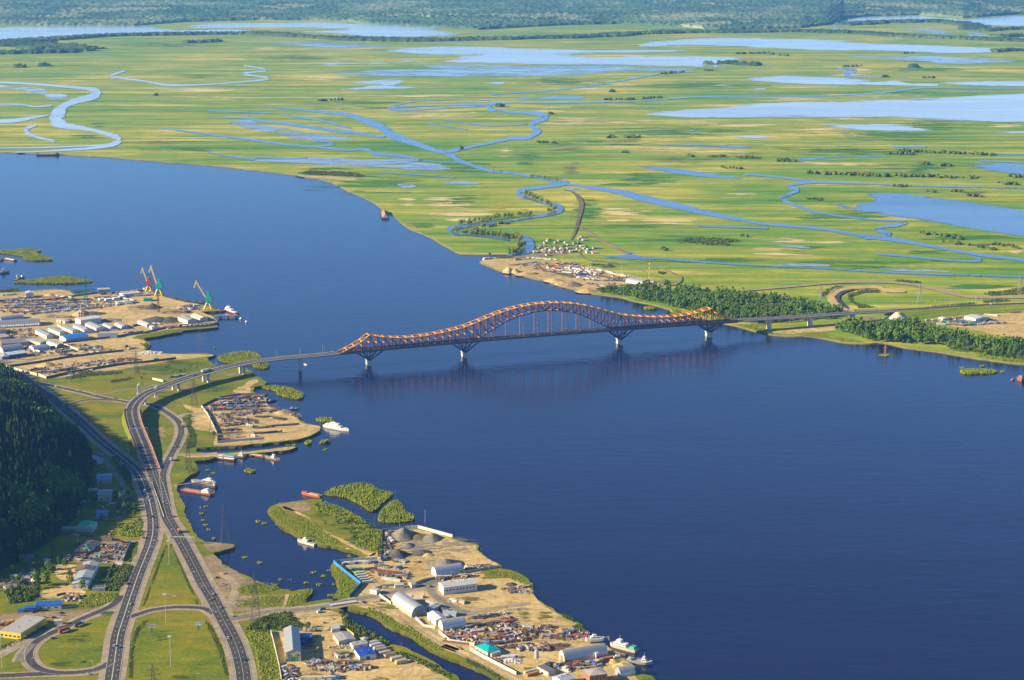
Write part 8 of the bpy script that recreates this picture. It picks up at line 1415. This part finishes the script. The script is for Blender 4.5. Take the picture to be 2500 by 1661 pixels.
boat(Z12, (1462, 672), (1285, 610), 8, 2.4, (.20, .06, .06), 'white tug with a dark red waterline at the port pier', [('bulwark', -.4, .3, .8, .0, .8, WB), ('deckhouse', -.15, .3, .66, .8, 3.6, WB), ('wheelhouse', .02, .24, .5, 3.6, 6.4, WB)], (.1, 6, 11), name='tug', cat='tug')
boat(Z12, (1225, 640), (1300, 630), 6, 1.6, (.26, .08, .06), 'rusty pontoon between the quay and the white tug', [('hatch_cover', -.3, .3, .6, .1, .8, (.3, .1, .08))], bow=.1, stern=.95); boat(Z12, (1040, 525), (915, 520), 8, 2, (.05, .05, .07), 'black hull lying behind the quay crane', [('deckhouse', -.35, -.2, .5, .1, 2.6, (.08, .08, .1)), ('deckhouse', .2, .3, .5, .1, 2.6, (.08, .08, .1))])
root = empty('pier', at(Z12, 1320, 710, 0), head(Z12, 1175, 705, 290, -5, 0), 'dark concrete pier with three legs off the port tip', 'pier'); L = (at(Z12, 1470, 700, 0)-at(Z12, 1175, 705, 0)).length
m = MB(); m.box(-L/2, L/2, -3, 3, 3, 4.2); m.build('deck', paint((.22, .21, .22), .8), root)
for x in (-.25, .08, .44): m = MB(); m.box(x*L-1.8, x*L+1.8, -2.4, 2.4, -1, 2.99); m.build('leg', paint((.14, .13, .13), .9), root)
for x, y, lab in ((1505, 732, 'white mooring buoy nearer the pier'), (1577, 772, 'white and red mooring buoy further from the pier')):
    root = empty('buoy', at(Z12, x, y, 0), 0, lab, 'buoy'); m = MB(); m.cyl((0, 0, -.3), (0, 0, .8), 2.2, 2.3, 12); m.build('base', paint((.35, .06, .05), .5), root); m = MB(); m.cyl((0, 0, .8), (0, 0, 3), 2.2, 1.2, 12); m.cyl((0, 0, 3), (0, 0, 4), .2, .15, 6); m.build('top', paint(WB, .5), root)
boat(ZF, (1195, 890), (1180, 825), 17, 2.2, (.05, .05, .06), 'sand barge with a brown peaked cargo near the far bank', [], bow=.06, stern=.97, name='barge', cat='barge', extra=lambda r_, L, B, H: MB().taper(-L*.42, L*.42, -B*.42, B*.42, H+.1, -L*.38, L*.38, -.4, .4, H+6).build('cargo', M['dirt'], r_)); boat(ZA, (340, 1432), (548, 1432), 14, 3, (.16, .09, .07), 'long brown barge at the far left bank', [('hatch_cover', -.42, .34, .7, .1, 1.4, (.36, .24, .15)), ('deckhouse', .36, .46, .5, .1, 4, (.10, .09, .10)), ('deckhouse', -.48, -.42, .5, .1, 3, (.3, .1, .1))], bow=.1, stern=.95, name='barge', cat='barge')
boat(Z1, (40, 112), (135, 128), 8, 1.6, (.22, .14, .1), 'tan barge near the reedy islet at the left edge', [('hatch_cover', -.4, .35, .6, .1, 1.2, (.56, .46, .3))], bow=.1, stern=.95, name='barge', cat='barge'); boat(Z1, (-40, 120), (28, 122), 8, 2, (.12, .06, .07), 'dark barge cut by the left edge', [('hatch_cover', -.4, .3, .6, .1, 1.2, (.2, .08, .08))], bow=.1, stern=.95, name='barge', cat='barge')
boat(Z11, (-20, 145), (122, 138), 9, 2.2, (.15, .09, .12), 'dark red tug at the left edge of the water', [('deckhouse', -.2, .15, .6, .1, 3, (.5, .48, .48)), ('wheelhouse', -.15, .05, .45, 3, 5.4, WB)], (-.1, 5, 9), name='tug', cat='tug'); boat(Z11, (172, 238), (275, 232), 7, 1.8, (.07, .07, .09), 'dark tug with a white cabin by the long islet', [('deckhouse', -.1, .2, .55, .1, 2.6, (.5, .5, .52)), ('wheelhouse', 0, .16, .45, 2.6, 4.6, WB)], (0, 4, 8), name='tug', cat='tug'); boat(Z11, (195, 212), (265, 208), 7, 1.8, (.07, .07, .1), 'second dark tug moored behind the first one', [('deckhouse', -.3, .1, .55, .1, 3, WB), ('wheelhouse', -.25, 0, .45, 3, 5, WB)], (0, 4, 7), name='tug', cat='tug'); boat(Z11, (265, 205), (310, 198), 6, 1.6, (.06, .07, .12), 'small dark launch right of the tugs', [('cabin', -.3, .2, .55, .1, 3, WB)])
boat(Z7, (985, 322), (1080, 305), 5, 1.2, (.06, .07, .10), 'dark work boat off the scrapyard corner', [('cabin', -.2, .2, .5, .1, 1.6, (.12, .14, .18))]); boat(Z7, (1198, 392), (1296, 388), 5, 1, (.10, .12, .16), 'low dark boat with white gear off the scrapyard', [('cabin', -.35, -.1, .5, .1, 1.8, (.5, .55, .6)), ('cabin', .1, .2, .4, .1, 1.2, (.55, .55, .55))])
boat((600, 700, 3.371), (505, 648), (478, 640), 2.4, .9, WB, 'white speedboat passing under the viaduct', [('cabin', -.1, .2, .5, .1, 1, WB)]); boat(Z4, (2320, 1112), (2420, 1100), 12, 4, (.22, .10, .07), 'rusty barge cut by the right edge', [('deckhouse', -.42, -.2, .6, .1, 3, (.26, .12, .08))], bow=.08, stern=.96, name='barge', cat='barge'); boat(Z4, (2255, 1108), (2284, 1104), 3, .8, (.10, .34, .25), 'little red and green boat near the right edge', [('cabin', -.2, .3, .5, .1, 1.2, (.5, .08, .05))]); boat(Z6b, (140, 355), (195, 345), 5, 1.4, WB, 'white houseboat at the point of the sand spit', [('cabin', -.4, .3, .7, .1, 2.6, WB)])
# wake of the speedboat, long dark ripples
# ---------------------------------------------------------------- cranes
def crane(z, x, y, s, boom_dx, boom_h, label, house=(.0, .34, .26), leg=(.62, .46, .04), turn=0.0, boomc=(.66, .52, .12)):
    p = at(z, x, y, G0); root = empty('harbour_crane', p, turn, label, 'crane'); lm = paint(leg, .5, .05, .25); hm = paint(house, .5, .05, .25); bmt = paint(boomc, .5, .05, .25)
    for sx in (-1, 1):
        for sy in (-1, 1): m = MB(); m.beam((sx*6*s, sy*6*s, 0), (sx*2.4*s, sy*2.4*s, 10*s), 1.9*s, 1.9*s); m.beam((sx*6*s-1.5*s, sy*6*s, .6*s), (sx*6*s+1.5*s, sy*6*s, .6*s), 1.2*s, 1.2*s); m.build('leg', lm, root)
    m = MB()
    for a in (-1, 1): m.beam((-5.2*s, a*5.2*s, 2.6*s), (5.2*s, a*5.2*s, 2.6*s), .6*s, .8*s); m.beam((a*5.2*s, -5.2*s, 2.6*s), (a*5.2*s, 5.2*s, 2.6*s), .6*s, .8*s)
    m.build('portal_frame', lm, root); m = MB(); m.cyl((0, 0, 10*s), (0, 0, 12.4*s), 3.6*s, 3.2*s, 16); m.build('turntable', hm, root)
    m = MB(); m.taper(-4.4*s, 6.4*s, -4*s, 4*s, 12.4*s, -3.8*s, 6.4*s, -3.6*s, 3.6*s, 20.5*s); m.build('machine_house', hm, root); m = MB(); m.taper(-2.8*s, 2.8*s, -2.6*s, 2.6*s, 20.5*s, -1.1*s, 1.5*s, -1.1*s, 1.1*s, 28*s); m.beam((1.4*s, 0, 23*s), (5.4*s, 0, 26*s), 1.8*s, 1.8*s); m.build('tower_head', hm, root); m = MB(); m.box(-4.6*s, -3.3*s, .2*s, 2.4*s, 13*s, 15.5*s); m.build('cab', gls, root)
    m = MB(); a = Vector((-3*s, 0, 18*s)); b = Vector((boom_dx, 0, boom_h))
    for o_ in (-.8*s, .8*s): m.beam(a+Vector((0, o_, 0)), b+Vector((0, o_*.4, 0)), 1.1*s, 2.1*s)
    for k in range(8): q = a.lerp(b, k/8); q2 = a.lerp(b, (k+1)/8); w = .8*s*(1-.6*k/8); m.beam(q+Vector((0, -w, 0)), q2+Vector((0, w, 0)), .3*s, .3*s)
    m.build('boom', bmt, root); m = MB(); c = b+Vector((-3.2*s, 0, -11*s)); m.beam(b+Vector((1.2*s, 0, 1*s)), c, 1.4*s, 2.2*s); m.build('jib', bmt, root); m = MB(); m.beam(b, Vector((1*s, 0, 26*s)), .25*s, .25*s); m.build('stay', bmt, root)
    m = MB(); m.cyl(c, c+Vector((0, 0, -12*s)), .12*s, n=5); m.box(c.x-.5*s, c.x+.5*s, -.5*s, .5*s, c.z-13.4*s, c.z-12*s); m.build('hook', SH[3], root)
crane(Z12, 462, 425, 1.0, -12, 50, 'green and yellow harbour crane beside the long white shed'); crane(Z12, 1092, 600, 1.0, -19, 46, 'green and yellow harbour crane at the quay end nearest the tug'); crane(Z12, 335, 372, .85, -10, 40, 'distant yellow and red harbour crane behind the others', (.35, .06, .05), (.60, .44, .05))
root = empty('floating_crane', at(Z12, 320, 350, G0), .1, 'red lattice crane with a slanting jib behind the port', 'crane'); rm_ = paint((.45, .10, .07), .6)
m = MB(); m.box(-5, 5, -4, 4, 0, 4); m.build('base', SH[2], root); m = MB(); m.beam((0, 0, 4), (0, 0, 18), 2, 2); m.build('tower', rm_, root); m = MB(); m.beam((9, 0, 12), (-24, 0, 22), .9, 1.2); m.build('jib', rm_, root)
# concrete plant silos
for k in range(2):
    root = empty('silo', at(Z11, 1010+28*k, 735+4*k, G0), 0, ('left' if k == 0 else 'right')+' of the two banded silos at the concrete plant', 'silo')
    m = MB(); m.cyl((0, 0, 3), (0, 0, 13), 1.6, n=12); m.build('tank', paint(((.5, .3, .25) if k else (.5, .5, .5)), .5), root)
    for zz in (5.5, 9.5): m = MB(); m.cyl((0, 0, zz), (0, 0, zz+1.2), 1.66, n=12); m.build('band', paint((.16, .05, .05), .5), root)
    for a in range(4): m = MB(); m.beam((1.3*math.cos(a*1.57), 1.3*math.sin(a*1.57), 0), (1.3*math.cos(a*1.57), 1.3*math.sin(a*1.57), 3.2), .25, .25); m.build('leg', SH[3], root)
root = empty('water_tower', at(Z10, 478, 1440), 0, 'grey steel water tank on legs by the dark garage', 'water tower'); m = MB(); m.cyl((0, 0, 9), (0, 0, 16), 1.9, n=16); m.cyl((0, 0, 16), (0, 0, 16.8), 1.9, .4, 16); m.build('tank', paint((.45, .47, .48), .45, .3), root)
for a in range(4): m = MB(); m.beam((1.9*math.cos(a*1.57+.7), 1.9*math.sin(a*1.57+.7), 0), (1.5*math.cos(a*1.57+.7), 1.5*math.sin(a*1.57+.7), 9.1), .28, .28); m.build('leg', paint((.45, .4, .36), .5), root)
# ---------------------------------------------------------------- pylons, masts, lamps
def lattice_mesh(h, w, c, arms, name, rad=.22):
    k = (name, h, w, c)
    if k in _mc: return _mc[k]
    leg = MB(); br = MB(); ar = MB(); n = 9
    def hw(t): return w/2*(1-t)**1.15+.45
    for i in range(n):
        t0, t1 = i/n, (i+1)/n; a, b = hw(t0), hw(t1)
        for sx, sy in ((-1, -1), (1, -1), (1, 1), (-1, 1)): leg.beam((sx*a, sy*a, h*t0), (sx*b, sy*b, h*t1), rad*1.5, rad*1.5)
        for (ax, ay), (bx, by) in (((-1, -1), (1, -1)), ((1, -1), (1, 1)), ((1, 1), (-1, 1)), ((-1, 1), (-1, -1))): br.beam((ax*a, ay*a, h*t0), (bx*b, by*b, h*t1), rad, rad); br.beam((bx*a, by*a, h*t0), (ax*b, ay*b, h*t1), rad, rad)
    for zz, L in arms: ar.beam((-L, 0, h*zz), (L, 0, h*zz), rad*2.2, rad*2.2); ar.beam((-L, 0, h*zz), (0, 0, h*zz+2.2), rad, rad); ar.beam((L, 0, h*zz), (0, 0, h*zz+2.2), rad, rad)
    pm = paint(c, .6, .3, .2); _mc[k] = (leg.mesh('legs', pm), br.mesh('bracing', pm), ar.mesh('cross_arms', pm)); return _mc[k]
def pylon(p, h, w, label, c=(.16, .14, .14), arms=((.62, 5), (.74, 6.5), (.86, 4.5)), rz=.3, name='pylon', rad=.15):
    root = empty(name, p, rz, label, 'pylon' if name == 'pylon' else 'mast'); a = lattice_mesh(h, w, c, arms, name, rad); l_ = link('lattice_frame', a[0], root); tag(link('bracing', a[1], l_), kind='stuff')
    if arms: link('cross_arm', a[2], root)
    return root
for z, x, y, h, lab in [(Z8, 382, 1130, 46, 'tall dark power pylon at the crossroads by the canal road'), (Z8, 152, 538, 42, 'tall dark power pylon on the small point in the bay'), (Z7, 235, 985, 38, 'dark power pylon on the bank of the reedy cove'), (Z7, 465, 632, 34, 'dark power pylon at the scrapyard wall'), (Z7, 292, 350, 36, 'dark power pylon on the meadow below the viaduct'), (Z6, 1437, 1830, 38, 'dark power pylon cut by the bottom edge')]:
    pylon(at(z, x, y), h, 7.5, lab)
pylon(at(Z1, 1125, 1060), 34, 6, 'faint power pylon on the meadow in front of the port'); pylon(at(Z4, 1500, 465, G1), 30, 6, 'pale power pylon inside the far road loop', (.40, .40, .38)); pylon(at(Z4, 2322, 402, G1), 32, 6, 'pale power pylon at the far right edge', (.40, .40, .38)); pylon(at(Z4, 688, 478, G1), 30, 6, 'pale power pylon left of the far road loop', (.42, .42, .40))
pylon(at(Z12, 455, 640), 36, 3.2, 'tall brown lattice mast on the open port sand', (.24, .17, .12), (), name='lattice_mast', rad=.3); pylon(at(Z11, 1098, 488), 40, 5, 'green lattice tower among the port containers', (.05, .30, .22), ((.6, 3), (.8, 2)), name='lattice_mast', rad=.3)
root = empty('striped_mast', at(Z6b, 2053, 600, G1), 0, 'red and white banded mast behind the silver hangar', 'mast')
for k in range(8): m = MB(); m.cyl((0, 0, k*4.2), (0, 0, k*4.2+4.18), .62, n=8); m.build('band', paint((.62, .12, .06) if k % 2 == 0 else (.68, .66, .6), .5), root)
m = MB(); m.box(-1.2, 1.2, -1.2, 1.2, 33.6, 34.4); m.build('platform', rm_, root)
pole_c = paint((.46, .44, .40), .5, .2, .2); dark_pole = paint((.16, .12, .10), .7)
def mast_light(p, h, label, n=6):
    root = empty('light_mast', p, 0, label, 'light mast'); m = MB(); m.cyl((0, 0, 0), (0, 0, h), .34, .16, 8); m.build('pole', pole_c, root); m = MB(); m.cyl((0, 0, h-.5), (0, 0, h-.1), 1.5, n=12); m.build('head_ring', pole_c, root)
    for k in range(n): a = 2*math.pi*k/n; m = MB(); m.box(1.6*math.cos(a)-.5, 1.6*math.cos(a)+.5, 1.6*math.sin(a)-.4, 1.6*math.sin(a)+.4, h-.9, h-.2); m.build('lamp', paint((.6, .6, .58), .4), root)
for x, y, h, lab in [(1578, 492, 25, 'tall light mast near the tip of the grass triangle'), (1547, 1026, 27, 'tall light mast at the crossing road'), (1592, 1445, 28, 'tall light mast in the middle of the bottom lawn'), (22, 1462, 29, 'tall light mast at the bottom left corner')]: mast_light(at(Z6, x, y), h, lab)
# white pylons of the bridge gate
for z, x, y, h, lab in ((Z5, 1330, 322, 15, 'white stele on the far side of the viaduct curve'), (Z5, 1497, 352, 16.5, 'white stele on the near side of the viaduct curve')):
    root = empty('stele', at(z, x, y), .25, lab, 'stele'); wp = paint((.80, .79, .76), .6, 0, .05); m = MB(); m.taper(-3, 3, -3, 3, 0, -2.2, 2.2, -2.2, 2.2, 1.4); m.build('base', concrete, root); m = MB(); m.taper(-2, 2, -1.8, 1.8, 1.4, -1.8, 1.8, -1.6, 1.6, h*.84); m.build('shaft', wp, root); m = MB(); m.taper(-.2, 1.5, -1.1, 1.1, h*.845, 0, 1.5, -1, 1, h); m.build('top', wp, root); m = MB(); m.cyl((0, -1.5, h*.62), (0, -1.8, h*.62), .55, n=14); m.build('emblem', paint((.1, .14, .25), .5), root)
# billboards
for x, y, tx, lab in ((1415, 1122, (.50, .46, .36), 'cream billboard on a green post on the bottom lawn'), (1850, 1102, (.56, .58, .60), 'blue and white billboard on a green post on the bottom lawn')):
    root = empty('billboard', at(Z6, x, y), .05, lab, 'billboard'); m = MB(); m.box(-.55, .55, -.3, .3, 0, 4.4); m.build('post', paint((.02, .16, .09), .5), root); m = MB(); m.box(-3.3, 3.3, -.25, .25, 4.4, 7.6); m.build('panel', paint((.3, .3, .3), .5), root)
    m = MB(); m.box(-3.15, 3.15, -.29, -.26, 4.55, 7.45); m.build('poster', paint(tx, .6, 0, .1), root); r_ = random.Random(x)
    for k in range(4): m = MB(); x0 = -2.8+k*1.45; m.box(x0, x0+1.0, -.31, -.292, 4.9+r_.random(), 6.4+r_.random()); m.build('poster_print', paint((.18, .15, .12) if x < 1500 else ((.12, .22, .45), (.35, .12, .1))[k % 2], .6), root)
# sign gantries over the roads
def gantry(a, b, h, label, z=G0):
    A, B_ = at(*a, z), at(*b, z); root = empty('sign_gantry', A, 0, label, 'gantry'); gm = paint((.52, .53, .52), .5, .2)
    for P in (A, B_): m = MB(); m.beam(P-A, P-A+Vector((0, 0, h)), .45, .45); m.build('post', gm, root)
    m = MB(); m.beam(Vector((0, 0, h)), B_-A+Vector((0, 0, h)), .9, .5); m.beam(Vector((0, 0, h-1)), B_-A+Vector((0, 0, h-1)), .2, .2); m.build('beam', gm, root)
gantry((Z5, 1243, 780), (Z5, 1415, 768), 16, 'pale sign gantry spanning the viaduct ramp'); gantry((Z6, 1578, 300), (Z6, 1812, 305), 8, 'pale sign gantry over the right carriageway'); gantry((Z4, 1960, 492), (Z4, 2008, 478), 14, 'pale sign gantry over the far embankment road', G1)
root = [o for o in bpy.data.objects if o.name.startswith('sign_gantry')][1]
for x in (3, 9, 14): m = MB(); m.box(x-1.6, x+1.6, -.5, -.4, 6.6, 8.6); m.build('sign', paint((.02, .08, .34), .5), root)
# street lamps
lm1 = MB(); lm1.cyl((0, 0, 0), (0, 0, 10), .11, .06, 6); lm1.beam((0, 0, 10), (1.8, 0, 10.5), .1, .1); lamp_pole = lm1.mesh('pole', pole_c); lm2 = MB(); lm2.box(1.4, 2.5, -.24, .24, 10.35, 10.6); lamp_head = lm2.mesh('lamp_head', paint((.66, .66, .64), .4, 0, .05))
def lamp(p, rz, label, group): root = empty('street_lamp', p, rz, label, 'street lamp', group); link('pole', lamp_pole, root); link('lamp_head', lamp_head, root)
def lamps(c, off, step, label, group, both=True, z=0):
    L = 0; nxt = step/2; k = 0
    for a, b in zip(c, c[1:]):
        L += (b-a).length
        if L > nxt:
            d = (b-a); d.z = 0; d.normalize(); nn = Vector((-d.y, d.x, 0)); k += 1; nxt += step
            for s in ((1, -1) if both else (1 if off > 0 else -1,)): q = b+nn*s*abs(off); lamp((q.x, q.y, q.z+z), math.atan2(-s*nn.y, -s*nn.x), label, group)
lamps(vc[kv:], 7.4, 33, 'street lamp on the edge of the curved viaduct', 'lamps of the curved viaduct', z=.05); lamps(rc[:ke], 7.2, 33, 'street lamp on the edge of the straight viaduct', 'lamps of the straight viaduct', z=.05); lamps(rc[ke:-12], 7, 38, 'street lamp on the far embankment road', 'lamps of the far embankment road'); lamps(ROADS['hill'][50:], 8.4, 46, 'street lamp beside the left carriageway', 'lamps of the left carriageway', False); lamps(ROADS['right'], -9, 46, 'street lamp beside the right carriageway', 'lamps of the right carriageway', False); lamps(ROADS['link'], 6, 50, 'street lamp beside the link road', 'lamps of the link road', False); lamps(ROADS['hill'][:50], -8.5, 45, 'street lamp on the hill road beside the wood', 'lamps of the hill road', False); lamps(ROADS['west'], 6, 50, 'street lamp beside the western loop road', 'lamps of the western loop', False)
def pole(z, x, y, h, label, lv=G0, c=None, r=.2):
    root = empty('utility_pole', at(z, x, y, lv), 0, label, 'pole'); m = MB(); m.cyl((0, 0, 0), (0, 0, h), r, r*.6, 6); m.build('post', c or dark_pole, root); m = MB(); m.beam((-1.2, 0, h-.6), (1.2, 0, h-.6), .14, .14); m.build('cross_arm', c or dark_pole, root)
for z, x, y, h, lab in [(Z13, 735, 975, 20, 'tall brown wooden pole above the lower yard'), (Z8, 1650, 390, 14, 'pale pole standing in the river off the peninsula'), (Z8, 1460, 420, 14, 'pale pole beside the round willow islet'), (Z8, 1270, 440, 14, 'pole in the marsh left of the round willow islet'), (Z8, 1428, 215, 10, 'pole at the corner of the large willow islet'), (Z9, 522, 800, 12, 'pole by the yard road above the silver hangar'), (Z9, 835, 970, 11, 'pole by the yard road near the ribbed hangar'), (Z9, 403, 645, 9, 'pole behind the gatehouse'), (Z9, 625, 1150, 10, 'pole at the wall below the ribbed hangar'), (Z9, 608, 510, 10, 'pole beside the broad gravel heap'), (Z13, 1920, 1250, 11, 'pole with a box at the canal bank'), (Z11, 590, 855, 20, 'brick coloured chimney pole behind the port sheds'), (Z6, 830, 905, 11, 'pole beside the hamlet verge'), (Z10, 260, 1260, 10, 'pole in the row of rusty frames')]:
    pole(z, x, y, h, lab, G0 if not 'river' in lab and not 'islet' in lab else 0, pole_c if 'pale' in lab else None)
for x, y, lab in [(752, 385, 'leftmost light pole of the far sandy yard'), (1042, 365, 'second light pole of the far sandy yard'), (1212, 388, 'third light pole of the far sandy yard'), (1385, 440, 'fourth light pole of the far sandy yard'), (1565, 465, 'fifth light pole of the far sandy yard'), (1738, 500, 'sixth light pole of the far sandy yard'), (1912, 545, 'last light pole of the far sandy yard')]: pole(Z6b, x, y, 14, lab, G1, pole_c, .3)
# frames over the pipe store
root = empty('frame_row', at(Z10, 200, 1230), head(Z10, 200, 1230, 500, -100), 'row of thin rusty frames across the lower peninsula', 'frame row'); L = (at(Z10, 720, 1130)-at(Z10, 200, 1230)).length
for k in range(10): m = MB(); x = k*L/9; m.beam((x, 0, 0), (x, 0, 6), .18, .18); m.beam((x, 5, 0), (x, 5, 6), .18, .18); m.beam((x, 0, 6), (x, 5, 6), .16, .16); m.build('frame', SH[0], root)
# orange cross on its islet
root = empty('memorial_cross', at(Z4, 1218, 895, .3), .1, 'orange wooden cross on a tiny islet in the river', 'cross'); cm = paint((.68, .30, .03), .6, 0, .15)
m = MB(); m.box(-.55, .55, -.5, .5, 0, 13.5); m.build('post', cm, root); m = MB(); m.box(-2.6, 2.6, -.45, .45, 9.2, 10.2); m.build('arm', cm, root); m = MB(); m.box(-1.3, 1.3, -.42, .42, 11.4, 12.2); m.build('title_bar', cm, root); m = MB(); m.beam((-1.5, 0, 6.8), (1.5, 0, 5.8), .8, .8); m.build('slanted_bar', cm, root)
mound(Z4, 1218, 900, 11, 9, 1.0, 'bank_grass', 'tiny grassy islet under the orange cross', 0, name='islet'); thicket(blobpx(Z4, 1218, 902, 34, 12, 8), .3, 1.8, .8, 1.8, 'reed', 777, 'reed_tuft')
# canal bridge
root = empty('road_bridge', at(Z13, 1205, 622, G0), head(Z13, 1060, 640, 260, -38), 'short concrete road bridge over the canal mouth', 'bridge'); m = MB(); m.box(-13, 13, -4.5, 4.5, -1.0, .34); m.build('deck', concrete, root)
for s in (-1, 1): m = MB(); m.box(-13, 13, s*4.4-.12, s*4.4+.12, .34, 1.4); m.build('parapet', paint((.45, .43, .38), .8), root)
for x in (-11, 11): m = MB(); m.box(x-1, x+1, -4, 4, -3.5, -1.01); m.build('pier', paint((.25, .24, .22), .9), root)
# ================================================================ AIR
m, n, l, b = new_mat('haze_air'); n.remove(b)
pv = n.new('ShaderNodeVolumePrincipled'); pv.inputs['Color'].default_value = (.14, .42, 1.0, 1); pv.inputs['Density'].default_value = 2.7e-5; pv.inputs['Anisotropy'].default_value = .1
l.new(pv.outputs[0], n['Material Output'].inputs['Volume'])
mb = MB(); mb.box(-43000, 43000, -1800, 63000, -4, 660)
tag(mb.build('haze', m), kind='stuff')
